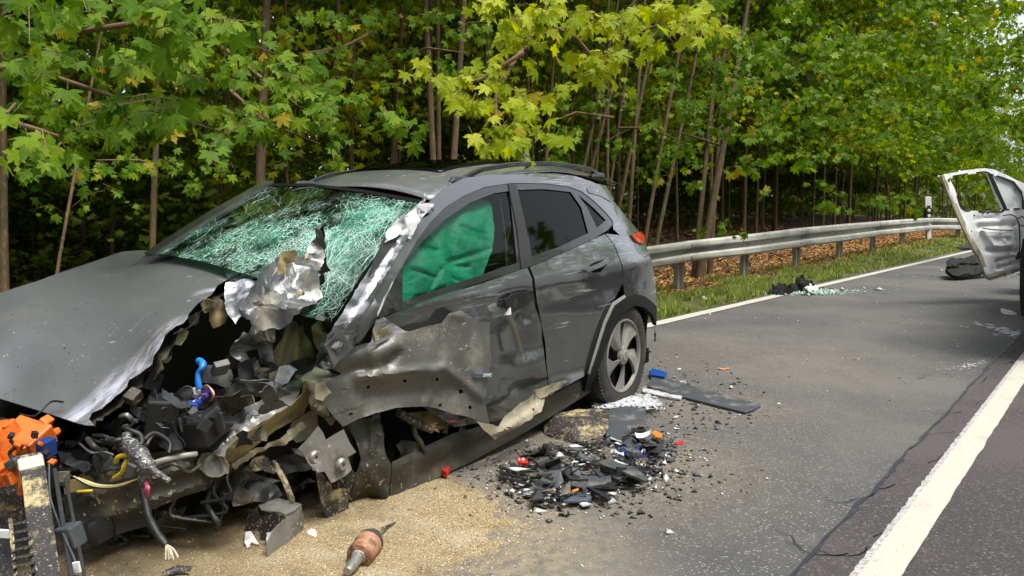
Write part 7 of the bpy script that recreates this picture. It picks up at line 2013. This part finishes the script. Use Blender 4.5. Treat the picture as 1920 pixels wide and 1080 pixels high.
# saplings the photograph shows one by one: (u low, v low, u high, v high, width px, depth)
TR = [
    (287, 455, 297, 200, 15, 8.0, 'bare upright sapling standing left of the car bonnet'),
    (488, 340, 497, 0, 22, 8.6, 'reddish brown trunk rising behind the car windscreen'),
    (8, 320, 8, 80, 17, 7.6, 'dark trunk at the left edge of the wood'),
    (628, 300, 630, 40, 12, 10.5, 'thin dark sapling left of the twin trunks behind the roof'),
    (657, 300, 661, 100, 10, 11.5, 'thin sapling close beside the twin trunks behind the roof'),
    (811, 305, 798, 15, 15, 9.6, 'left of the three close brown trunks behind the car roof'),
    (823, 305, 824, 60, 11, 9.9, 'middle one of the three close brown trunks behind the car roof'),
    (849, 306, 868, -20, 16, 9.5, 'right of the three close trunks behind the roof leaning right'),
    (912, 300, 914, -10, 12, 12.5, 'straight trunk rising behind the roof antenna'),
    (1027, 250, 1036, 110, 9, 12.0, 'thin reddish stem above the rear door'),
    (1090, 330, 1126, 150, 9, 12.0, 'leftmost leaning stem of the coppice behind the tailgate'),
    (1103, 330, 1152, 140, 8, 12.5, 'thin stem crossing the left side of the coppice'),
    (1138, 340, 1141, 170, 8, 12.8, 'upright thin stem within the coppice'),
    (1165, 365, 1216, 120, 9, 13.0, 'long leaning stem in the middle of the coppice'),
    (1182, 385, 1196, 190, 9, 12.6, 'slightly leaning stem in the middle of the coppice'),
    (1213, 430, 1262, 150, 9, 13.2, 'leaning stem near the tail lamp'),
    (1236, 430, 1300, 120, 9, 14.0, 'strongly leaning stem right of the tail lamp'),
    (1308, 445, 1330, 230, 12, 14.5, 'left of a pair of golden brown stems above the guardrail'),
    (1324, 445, 1362, 235, 17, 14.3, 'thickest golden brown stem leaning above the guardrail'),
    (1345, 300, 1362, 60, 10, 15.0, 'thin stem half hidden by the bright foliage'),
    (1152, 300, 1180, 100, 7, 14.0, 'very thin stem at the back of the coppice'),
    (1120, 300, 1132, 120, 7, 14.6, 'very thin dark stem at the back left of the coppice'),
    (112, 470, 135, 340, 7, 6.6, 'thin bent sapling left of the bonnet'),
    (405, 300, 400, 160, 9, 10.5, 'thin reddish stem behind the left foliage'),
    (560, 250, 566, 20, 12, 13.0, 'dark stem between two bright sky gaps'),
    (740, 290, 742, 30, 14, 14.0, 'dark trunk deep behind the car roof'),
    (1000, 300, 985, 60, 9, 15.0, 'thin dark stem behind the hanging bright bough'),
    (215, 330, 222, 60, 9, 11.0, 'thin dark stem deep behind the left foliage'),
]
TRUNK = {}
HOST = {2: 3, 0: 4, 1: 5, 7: 6, 18: 7, 17: 8}          # these trunks carry the boughs built further down
for k, (u0, v0, u1, v1, wp, D, lab) in enumerate(TR):
    a, b = PD(u0, v0, D), PD(u1, v1, D + 0.25)
    d = (b - a) / (b[2] - a[2])
    base = a - d * a[2]
    h = 8.0 + (k % 3)
    if k in HOST:
        TRUNK[HOST[k]] = (tuple(base), (d[0], d[1]), wp * D / FPX / 2 * 0.95, h)
        continue
    tree(base[0], base[1], h, wp * D / FPX / 2 * 0.98, None, lab, (d[0], d[1]), bend=0.05, limbs=3, seed=k + 40)
# the wood behind, each tree with its crown
rt = random.Random(17)
spots = []
LAB = ['slender young maple in the front row of the wood', 'dark leafy maple in the middle rows of the wood', 'tall shaded maple in the deepest rows of the wood']
def far_enough(x, y, d): return all((x - a) ** 2 + (y - b) ** 2 > d * d for a, b in spots)
cnt = 0
tr_ = 0
while cnt < 96 and tr_ < 8000:
    tr_ += 1
    s_ = rt.uniform(-2, 80); q = -8.6 - abs(rt.gauss(0, 1)) * 7.5
    p = RD(s_, q)
    if p[1] < 5 or not far_enough(p[0], p[1], 1.9): continue
    uu = 960 + FPX * p[0] / (p[1] + 0.1)
    if not (-500 < uu < 2300): continue
    if p[1] < 9.5 and uu > 150: continue
    spots.append((p[0], p[1]))
    dq = -q - 8.6
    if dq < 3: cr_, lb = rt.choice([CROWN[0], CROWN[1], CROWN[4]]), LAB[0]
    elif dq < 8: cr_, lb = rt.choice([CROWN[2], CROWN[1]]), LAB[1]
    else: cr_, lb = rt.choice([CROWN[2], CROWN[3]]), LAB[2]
    up_ = 1.3 if s_ > 7 and dq < 8 else 0.0           # the road-side crowns start above head height, stems bare below
    tr_o = tree(p[0], p[1], rt.uniform(8, 12), rt.uniform(0.028, 0.055), cr_, lb + ' ' + place_word(p[0], p[1]), (rt.gauss(0, .04), rt.gauss(0, .04)), rz=rt.uniform(0, 6.28), cs=rt.uniform(0.85, 1.25))
    for c_ in tr_o.children:
        if c_.name.startswith('crown'): c_.location.z += up_
    cnt += 1
# undergrowth bushes
cnt = 0
for _ in range(400):
    if cnt >= 72: break
    s_ = rt.uniform(-1, 55); q = -8.8 - abs(rt.gauss(0, 1)) * 6
    if cnt > 40:
        D_ = rt.uniform(11.5, 19); pp_ = PD(rt.uniform(-60, 560), 500, D_); s_, q = float(pp_ @ DV), float(pp_ @ PV)
    if s_ > 7 and q > -15: continue
    p = RD(s_, q)
    if p[1] < 8.0: continue
    k = rt.uniform(0.7, 1.5)
    dd_ = math.hypot(p[0], p[1])
    b_ = empty('bush', (p[0], p[1], rise(s_, q) - 0.05), (0, 0, rt.uniform(0, 6.28)), ('tall ' if k > 1.25 else 'low ' if k < 0.95 else '') + 'dark bush ' + ('in the front' if dd_ < 12.5 else 'in the second row' if dd_ < 15 else 'in the third row' if dd_ < 18 else 'deep') + (' of the wood ' if dd_ < 18 else ' in the wood ') + place_word(p[0], p[1]), 'bush', 'bushes under the trees')
    o = link('foliage', rt.choice(UNDER), b_); o.scale = (k, k, k * rt.uniform(0.7, 1.2)); o['kind'] = 'stuff'
    for j in range(2):
        MB().tube([(0, 0, -0.1), (rt.uniform(-.3, .3), rt.uniform(-.3, .3), 0.9 * k), (rt.uniform(-.6, .6), rt.uniform(-.6, .6), 2.0 * k)], [0.014, 0.01, 0.004], 5).build('stem', MT['bark'], b_)
    cnt += 1
# far mass of the wood behind everything, with small gaps of sky above
r_ = np.random.default_rng(5)
P = []
for band in range(3):
    off = (27, 34, 42)[band]
    s_ = r_.uniform(-45, 150, 6500)
    q = -off - np.abs(r_.normal(0, 3, 6500))
    z = np.abs(r_.beta(1.1, 1.4, 6500)) * (11, 14, 17)[band]
    P.append(DV[None] * s_[:, None] + PV[None] * q[:, None] + np.array([0, 0, 1])[None] * z[:, None])
n_ = 15000                                        # leaf roof over the wood, added to keep sky light out
s_ = r_.uniform(-45, 90, n_); q = -9.5 - r_.uniform(0, 1, n_) ** 0.8 * 34; z = r_.uniform(7.5, 14, n_)
P.append(DV[None] * s_[:, None] + PV[None] * q[:, None] + np.array([0, 0, 1])[None] * z[:, None])
s_ = r_.uniform(75, 150, 5000); q = -r_.uniform(9, 34, 5000); z = r_.beta(1.1, 1.4, 5000) * 15
P.append(DV[None] * s_[:, None] + PV[None] * q[:, None] + np.array([0, 0, 1])[None] * z[:, None])
n_ = 4500  # unseen leaves left of the frame, added to stop light entering there
s_ = -9 - np.abs(r_.normal(0, 6, n_)); q = -r_.uniform(8.5, 30, n_); z = r_.uniform(0, 9, n_)
P.append(DV[None] * s_[:, None] + PV[None] * q[:, None] + np.array([0, 0, 1])[None] * z[:, None])
n_ = 5200                                         # leaves above the verge, out of view, added to shade the wood's interior
s_ = r_.uniform(-12, 60, n_); q = -5.6 - r_.uniform(0, 1, n_) * 7.5
X_ = DV[None] * s_[:, None] + PV[None] * q[:, None]
z = 1.23 + 0.30 * np.clip(X_[:, 1], 6, 60) + 0.8 + r_.uniform(0, 2.4, n_)
X_[:, 2] = z
P.append(X_[(X_[:, 1] > 3)])
P = np.vstack(P)
P = P[np.hypot(P[:, 0], P[:, 1]) > 8]
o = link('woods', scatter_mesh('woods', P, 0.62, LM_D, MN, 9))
tag(o, 'dense dark mass of the far wood, with unseen leaves added to shade it', None, None, 'stuff')
# trees on the other side of the road, seen in the paint and glass
P = []
s_ = r_.uniform(-60, 70, 15000); q = 8 + np.abs(r_.normal(0, 3.0, 15000)); z = r_.beta(1.1, 1.15, 15000) * 16
q[:2500] = r_.uniform(-30, 30, 2500); s_[:2500] = -48 - np.abs(r_.normal(0, 4, 2500))  # leaves closing the road behind the camera, added to block low sky light
P = DV[None] * s_[:, None] + PV[None] * q[:, None] + np.array([0, 0, 1])[None] * z[:, None]
P = P[(P[:, 1] < 6) | (P[:, 0] > 0.9 * P[:, 1] + 9)]
o = link('woods', scatter_mesh('woods', P, 0.55, LM_M, MN, 10))
tag(o, 'leafy wood on the opposite side of the road', None, None, 'stuff')

# boughs reaching over the verge: their leaves one by one
def bough(root_xyz, limb_px, clusters, mkey, label, size, seed, nmax=300, extra=0, trunk_r=0.06, h=9.0, tipdown=(20, 75), group='maples with boughs over the verge'):
    """limb_px: runs of (u, v, D) for the limbs; clusters: (u, v, D, radius px u, radius px v, count)"""
    rb = random.Random(seed)
    ln_ = (0, 0)
    if seed in TRUNK: root_xyz, ln_, trunk_r, h = TRUNK[seed]
    root = empty('maple_tree', root_xyz, label=label, cat='tree', group=group)
    base = Vector(root_xyz)
    trunk_mesh(h, trunk_r, seed, ln_, 0.05, 2).build('trunk', MT['bark'], root, smooth=60)
    for run in limb_px:
        pts = [Vector(PD(*p)) - base for p in run]
        n = len(pts)
        MB().tube(pts, [0.022 * (1 - 0.8 * i / (n - 1)) for i in range(n)], 6).build('branch', MT['twig'], root, smooth=60)
    tw = MB()
    P = []
    todo = []
    for (u, v, D, ru, rv, k) in clusters:
        # twigs of the spray, leaves along each
        tws = max(1, k // 7)
        for _ in range(tws):
            a0 = Vector(PD(u + rb.gauss(0, ru * .45), v - abs(rb.gauss(0, rv * .5)), D + rb.gauss(0, .25)))
            a1 = Vector(PD(u + rb.gauss(0, ru * .8), v + rb.gauss(0, rv * .6) + rv * .2, D + rb.gauss(0, .3)))
            L = (a1 - a0).length
            mid_ = (a0 + a1) / 2 + Vector((0, 0, .05))
            tw.tube([a0 - base, mid_ - base, a1 - base], [0.004, 0.003, 0.0015], 4)
            for i in range(int(k / tws + rb.random())):
                f = (i + 1) / (k / tws)
                p = a0.lerp(mid_, f * 2) if f < .5 else mid_.lerp(a1, (f - .5) * 2)
                todo.append(p + Vector((rb.gauss(0, size * .55), rb.gauss(0, size * .55), rb.gauss(-size * .3, size * .35))))
    o = tw.build('twig', MT['twig'], root); o['kind'] = 'stuff'
    rb.shuffle(todo)
    todo.sort(key=lambda p: (p - Vector(CAM)).length)
    for i, p in enumerate(todo[:nmax]):
        toC = (Vector(CAM) - p).normalized()
        face = Vector((rb.gauss(0, .35), rb.gauss(0, .35), 0.7)) + toC * rb.uniform(0.15, 0.9)
        az = math.atan2(toC.y, toC.x) + rb.gauss(0, 1.1)
        m = orient(face, R(rb.uniform(*tipdown)), az, rb)
        sc = size * rb.uniform(0.42, 1.18)
        o = bpy.data.objects.new('leaf', rb.choice(LEAVES[mkey]))
        COL.objects.link(o)
        o.parent = root
        mm = m.to_4x4() @ Matrix.Diagonal((sc, sc, sc, 1))
        mm.translation = p - base
        o.matrix_local = mm
    rest = todo[nmax:]
    if rest:
        me = scatter_mesh('foliage', np.array([tuple(p - base) for p in rest]), size * 0.95, LM_B if mkey == 'B' else LM_M, leaf_shape(FULL, .15, .2, 2), seed, up=0.6, tip=tipdown, facing=(CAM - np.array(rest[0])) / np.linalg.norm(CAM - np.array(rest[0])) * .5)
        o = link('foliage', me, root); o['kind'] = 'stuff'
    return root
# left: large leaves hanging over the bonnet side
bough((-4.9, 5.4, -0.03), [[(-200, 120, 5.2), (60, 130, 4.6), (240, 190, 4.2), (420, 250, 4.2)], [(-160, 60, 4.6), (150, 60, 4.2), (330, 30, 4.0), (460, 40, 4.0)], [(-60, 200, 3.4), (0, 225, 3.1), (60, 240, 3.0), (110, 255, 2.95)]],
    [(30, 30, 3.8, 90, 40, 26), (160, 40, 3.7, 80, 40, 30), (250, 30, 3.6, 60, 40, 26), (330, 60, 3.9, 70, 40, 26), (430, 60, 3.9, 50, 36, 20), (90, 120, 4.2, 90, 40, 30), (200, 130, 4.2, 80, 40, 26), (300, 120, 4.2, 70, 40, 24),
     (60, 190, 4.2, 70, 36, 18), (150, 210, 4.0, 80, 30, 26), (250, 215, 4.0, 80, 30, 26), (330, 215, 4.2, 60, 30, 20), (180, 260, 4.2, 60, 26, 14), (240, 245, 4.0, 50, 22, 12), (90, 270, 2.75, 44, 20, 5), (120, 300, 2.7, 36, 18, 5), (15, 215, 2.75, 30, 26, 5), (-40, 260, 2.8, 40, 40, 6)],
    'M', 'large leaved maple at the left edge whose boughs hang over the bonnet', 0.088, 3, 300)
# left middle: smaller leaves a step behind
bough((-2.4, 7.4, -0.03), [[(380, 60, 6.2), (470, 130, 6.0), (560, 200, 5.8), (640, 235, 5.6)], [(420, 160, 6.2), (500, 230, 6.0), (600, 270, 5.8)]],
    [(420, 130, 5.8, 70, 40, 34), (500, 130, 5.8, 60, 40, 34), (560, 150, 5.8, 60, 40, 30), (610, 190, 5.8, 60, 36, 30), (430, 210, 5.6, 60, 30, 26), (500, 240, 5.6, 60, 26, 26), (570, 235, 5.6, 60, 24, 26), (640, 205, 5.4, 40, 24, 20), (720, 215, 5.2, 40, 18, 18), (745, 240, 5.2, 26, 14, 8), (420, 265, 5.4, 50, 22, 16), (350, 160, 5.4, 60, 36, 20), (520, 80, 6.2, 50, 40, 20), (600, 290, 5.8, 40, 16, 10)],
    'M', 'maple with smaller leaves behind the large leaved bough on the left', 0.088, 4, 300, h=10)
# the bright bough hanging over the roof
bough((1.2, 11.0, -0.03), [[(1000, 60, 8.0), (960, 120, 6.4), (930, 180, 5.6), (930, 260, 5.3)], [(980, 100, 6.4), (900, 150, 5.8), (820, 160, 5.6)]],
    [(930, 165, 5.6, 60, 22, 26), (900, 140, 5.7, 40, 18, 14), (885, 190, 5.4, 40, 26, 24), (950, 200, 5.4, 50, 26, 30), (985, 190, 5.5, 36, 26, 22), (1005, 225, 5.4, 24, 26, 18), (960, 240, 5.3, 40, 22, 24), (935, 270, 5.2, 40, 18, 16), (920, 292, 5.15, 26, 10, 8), (990, 262, 5.2, 30, 16, 10), (815, 155, 5.6, 30, 16, 8), (790, 130, 5.8, 40, 20, 10), (980, 130, 5.9, 40, 24, 14)],
    'B', 'maple whose bright yellow green bough hangs down to the car roof', 0.088, 5, 300, h=11)
# top centre to right: bright crowns reaching out
bough((3.3, 12.6, -0.03), [[(1120, 120, 8.5), (1080, 70, 7.2), (1000, 30, 6.2), (950, 40, 5.8)], [(1150, 120, 8.5), (1200, 60, 7.2), (1260, 40, 6.5), (1310, 50, 6.0)], [(1110, 140, 8.0), (1120, 110, 7.0), (1090, 120, 6.4)]],
    [(960, 40, 5.8, 50, 36, 30), (1010, 30, 5.8, 60, 36, 36), (1070, 40, 6.0, 60, 40, 38), (1130, 60, 6.2, 60, 40, 38), (1185, 75, 6.2, 50, 36, 36), (1240, 30, 6.2, 60, 36, 36), (1300, 40, 6.0, 50, 40, 32), (1090, 110, 6.2, 50, 24, 22), (1170, 110, 6.2, 50, 24, 24), (1135, 140, 6.3, 40, 20, 16), (1070, 150, 6.6, 30, 16, 10), (960, 70, 5.8, 24, 20, 10), (1230, 90, 6.4, 30, 20, 14), (900, 20, 6.2, 50, 24, 14)],
    'B', 'maple with bright sunlit yellow green foliage at the top centre', 0.092, 6, 300, h=12)
# finer leaves in the second row, between the boughs and the dark
bough(tuple(RD(8.6, -8.1, -0.03)), [[(700, 60, 9.5), (640, 90, 8.6), (560, 100, 8.0)], [(720, 120, 9.5), (800, 90, 8.8), (880, 100, 8.2)]],
    [(560, 40, 8.2, 60, 26, 34), (640, 40, 8.6, 60, 24, 34), (720, 30, 9, 60, 22, 34), (800, 40, 9, 60, 24, 34), (880, 60, 8.6, 50, 26, 30), (600, 110, 8.4, 50, 20, 26), (690, 120, 8.6, 50, 20, 28), (770, 110, 8.8, 50, 20, 26), (850, 120, 8.4, 40, 20, 20), (700, 190, 8.2, 40, 16, 16), (640, 160, 8.2, 40, 18, 18), (740, 170, 8.6, 40, 16, 14)],
    'M', 'maple of the second row with fine leaves above the middle of the roof', 0.085, 21, 300, h=10, trunk_r=0.03)
bough(tuple(RD(13.4, -8.4, -0.03)), [[(1150, 220, 12.5), (1080, 210, 11.6), (1030, 230, 11)], [(1160, 240, 12.5), (1220, 240, 12), (1290, 270, 11.6)]],
    [(1040, 190, 11, 40, 20, 34), (1060, 250, 11.2, 40, 20, 30), (1110, 200, 11.8, 40, 20, 32), (1180, 180, 12, 40, 20, 36), (1240, 170, 12, 40, 20, 36), (1290, 210, 11.8, 36, 20, 34), (1220, 240, 12, 40, 18, 30), (1150, 270, 12, 40, 16, 22), (1280, 280, 11.8, 36, 18, 30), (1250, 330, 12, 30, 14, 16), (1300, 350, 11.8, 24, 14, 16), (1020, 300, 11.4, 20, 14, 10)],
    'M', 'maple of the second row leafing among the coppice stems', 0.085, 22, 300, h=10, trunk_r=0.03)
bough(tuple(RD(6.2, -8.3, -0.03)), [[(330, 320, 8.4), (260, 300, 8.0), (180, 300, 7.6)]],
    [(60, 330, 7.2, 60, 24, 26), (150, 320, 7.4, 60, 24, 26), (240, 310, 7.6, 60, 24, 26), (330, 310, 7.8, 50, 22, 24), (410, 320, 7.8, 50, 20, 22), (200, 370, 7.6, 60, 18, 14), (360, 365, 7.8, 50, 16, 12), (90, 390, 7.4, 60, 16, 10)],
    'M', 'low leafy maple shoot in the shade behind the bonnet', 0.075, 23, 300, h=6, trunk_r=0.025)
# right: full foliage stepping back along the verge
def rb_(root, cl, mk, lab, sz, sd, h=12):
    rq = random.Random(sd * 7)
    cl2 = []
    for (u, v, D, ru, rv, k) in cl:                   # break each mass into layered sprays with dark gaps between
        for _ in range(4):
            cl2.append((u + rq.gauss(0, ru * .7), v + rq.gauss(0, rv * .8), D + rq.uniform(-.8, .8), ru * 0.42, rv * 0.30, max(7, int(k * 0.27))))
    bough(root, [], cl2, mk, lab, sz, sd, 300, h=h)
rb_((5.9, 15.6, 0.0), [(1340, 60, 9.5, 90, 60, 120), (1430, 50, 10, 90, 50, 110), (1400, 110, 10, 90, 40, 90), (1460, 100, 10.5, 70, 40, 80), (1520, 60, 11, 80, 50, 100), (1560, 110, 11.5, 60, 36, 70), (1390, 150, 10, 60, 24, 50), (1290, 130, 9.5, 60, 36, 60)], 'M', 'full crowned maple right of the coppice above the guardrail', 0.095, 7)
rb_((6.4, 15.0, 0.0), [(1380, 200, 10.5, 60, 30, 60), (1430, 215, 10.6, 50, 30, 60), (1450, 250, 10.8, 40, 24, 40), (1350, 240, 11, 50, 30, 40), (1480, 290, 11.5, 50, 18, 36), (1520, 310, 11.5, 44, 14, 30), (1410, 280, 11, 50, 24, 40), (1330, 190, 10.5, 50, 26, 40), (1380, 330, 11.5, 40, 24, 16), (1350, 420, 11.5, 24, 12, 8)], 'M', 'maple with a low bough sloping down towards the guardrail', 0.09, 8, h=10)
rb_(tuple(RD(19.0, -8.4, 0.05)), [(1600, 60, 14, 90, 60, 170), (1700, 60, 15, 90, 60, 170), (1640, 130, 14.5, 90, 40, 150), (1560, 170, 14, 80, 36, 110), (1740, 140, 15.5, 80, 46, 140), (1690, 190, 15, 80, 36, 110), (1610, 210, 15, 80, 36, 110), (1500, 190, 14, 60, 36, 80)], 'M', 'broad light green maple in the middle of the right hand treeline', 0.11, 9)
rb_(tuple(RD(31.0, -9.2, 0.15)), [(1800, 40, 18, 100, 50, 180), (1880, 60, 19, 80, 60, 180), (1820, 120, 18, 90, 46, 180), (1900, 150, 19, 60, 50, 140), (1760, 190, 18, 80, 40, 130), (1840, 210, 18.5, 80, 40, 140), (1900, 240, 19, 60, 40, 110), (1780, 260, 18, 70, 30, 90), (1700, 250, 17, 70, 36, 90), (1840, 290, 18.5, 60, 24, 60), (1770, 300, 18, 60, 14, 50)], 'M', 'pale green maple above the open van door', 0.125, 10)
rb_(tuple(RD(30.0, -12.5, 0.2)), [(1640, 290, 22, 80, 36, 110), (1560, 270, 20, 60, 36, 90), (1700, 320, 22, 60, 26, 70), (1640, 385, 17, 70, 8, 60), (1600, 380, 17, 40, 6, 30), (1690, 370, 18, 30, 8, 30), (1860, 330, 24, 80, 40, 90), (1530, 350, 20, 60, 30, 40)], 'M', 'shaded maple with a low level bough over the far guardrail', 0.11, 11)
for k, (p, lb, sz, cr_) in enumerate(((tuple(RD(33,-8.8)), 'tall pale maple rising at the top right corner', 1.6, 0), (tuple(RD(40,-9.5)), 'tall maple beyond the van at the right', 1.6, 0), (tuple(RD(24,-9.5)), 'tall maple behind the broad light green one', 1.4, 0), (tuple(RD(50,-9.8)), 'farthest maple of the right hand treeline', 2.2, 1), (tuple(RD(16.5,-9.6)), 'tall maple behind the full crowned one', 1.3, 1), (tuple(RD(27,-11.5)), 'dark maple between the right hand crowns', 1.5, 2), (tuple(RD(37,-10.5)), 'very tall maple filling the top right corner', 2.1, 1), (tuple(RD(46,-9.5)), 'very tall maple behind the corner maple', 2.4, 0), (tuple(RD(56,-11)), 'highest distant maple at the right frame edge', 2.6, 1), (tuple(RD(66,-9)), 'most distant high maple beyond the van', 2.8, 0), (tuple(RD(31,-11)), 'tall full maple behind the pale crowns', 1.9, 1))):
    tree(p[0], p[1], 12, 0.07, CROWN[cr_], lb, cs=sz, rz=k * 1.3)

# ------------------------------------------------------------------ grass on the verge, leaf litter behind it
ng = 64000
s_ = np.concatenate([RNG.uniform(6.5, 16, ng // 2), RNG.uniform(6.5, 40, ng // 2)])
q = -4.20 - np.abs(RNG.beta(1.1, 1.9, ng)) * 1.75
keep = np.zeros(ng, bool)
for i in range(ng):
    v_ = noise.noise(Vector((s_[i] * 1.1, q[i] * 1.6, 4))) + 0.6 * noise.noise(Vector((s_[i] * 4, q[i] * 4, 8)))
    keep[i] = v_ > -0.12 + 0.35 * max(0, (-q[i] - 5.1))
s_, q = s_[keep], q[keep]
n = len(s_)
zz0 = np.array([rise(a, b) for a, b in zip(s_, q)])
P0 = DV[None] * s_[:, None] + PV[None] * q[:, None]
P0[:, 2] = zz0
hgt = RNG.uniform(0.04, 0.13, n) * RNG.uniform(0.7, 1.2, n)
wd = RNG.uniform(0.004, 0.008, n) * (1 + (s_ - 8).clip(0) * 0.05)
az = RNG.uniform(0, 6.28, n); ln = RNG.normal(0, 0.45, (n, 2))
dx = np.stack([np.cos(az), np.sin(az), np.zeros(n)], 1)
tipv = np.stack([ln[:, 0] * hgt, ln[:, 1] * hgt, hgt], 1)
V = np.stack([P0 - dx * wd[:, None], P0 + dx * wd[:, None], P0 + tipv], 1)
F = np.arange(n * 3).reshape(n, 3)
GM = [M('grass_green', (0.145, 0.23, 0.015), 0.7), M('grass_light', (0.25, 0.31, 0.035), 0.7), M('grass_straw', (0.24, 0.19, 0.075), 0.8)]
mi = RNG.choice([0, 0, 1, 1, 2], n)
o = link('grass', fastmesh('grass', V.reshape(-1, 3), F, GM, mi))
tag(o, 'short patchy green grass on the verge between edge line and guardrail', None, None, 'stuff')
def litter(name, n, s_rng, q_fn, size, label):
    s_ = RNG.uniform(*s_rng, n); q = q_fn(n)
    z = np.array([rise(a, b) for a, b in zip(s_, q)]) + RNG.uniform(0.0, 0.035, n)
    P = DV[None] * s_[:, None] + PV[None] * q[:, None]
    P[:, 2] = z
    V0 = np.array([(0, 1, 0.1), (.6, .3, 0), (.35, -.7, .12), (-.35, -.7, 0), (-.6, .3, .14)])
    az = RNG.uniform(0, 6.28, n); sc_ = size * RNG.uniform(.6, 1.3, n)
    tl = RNG.normal(0, .35, (n, 2))
    X = V0[None, :, 0] * np.cos(az)[:, None] - V0[None, :, 1] * np.sin(az)[:, None]
    Y = V0[None, :, 0] * np.sin(az)[:, None] + V0[None, :, 1] * np.cos(az)[:, None]
    Z = V0[None, :, 2] + X * tl[:, 0:1] + Y * tl[:, 1:2]
    V = np.stack([X, Y, Z], 2) * sc_[:, None, None] + P[:, None]
    F = (np.arange(n)[:, None, None] * 5 + np.array([(0, 1, 2), (0, 2, 3), (0, 3, 4)])[None]).reshape(-1, 3)
    LMs = [M('litter_' + k, c, 0.8) for k, c in (('orange', (0.36, 0.15, 0.03)), ('brown', (0.20, 0.085, 0.026)), ('ochre', (0.42, 0.24, 0.065)), ('dark', (0.085, 0.042, 0.018)), ('green', (0.13, 0.15, 0.03)))]
    mi = np.repeat(RNG.choice([0, 0, 1, 1, 2, 3, 4], n, p=[.2, .15, .2, .15, .12, .13, .05]), 3)
    tag(link(name, fastmesh(name, V.reshape(-1, 3), F, LMs, mi)), label, None, None, 'stuff')
litter('leaf_litter', 34000, (4, 42), lambda n: -5.2 - np.abs(RNG.normal(0, 1.6, n)), 0.034, 'orange brown fallen leaves carpeting the bank behind the guardrail')
litter('forest_litter', 9000, (-6, 40), lambda n: RNG.uniform(-24, -8, n), 0.085, 'brown fallen leaves on the dark forest floor')
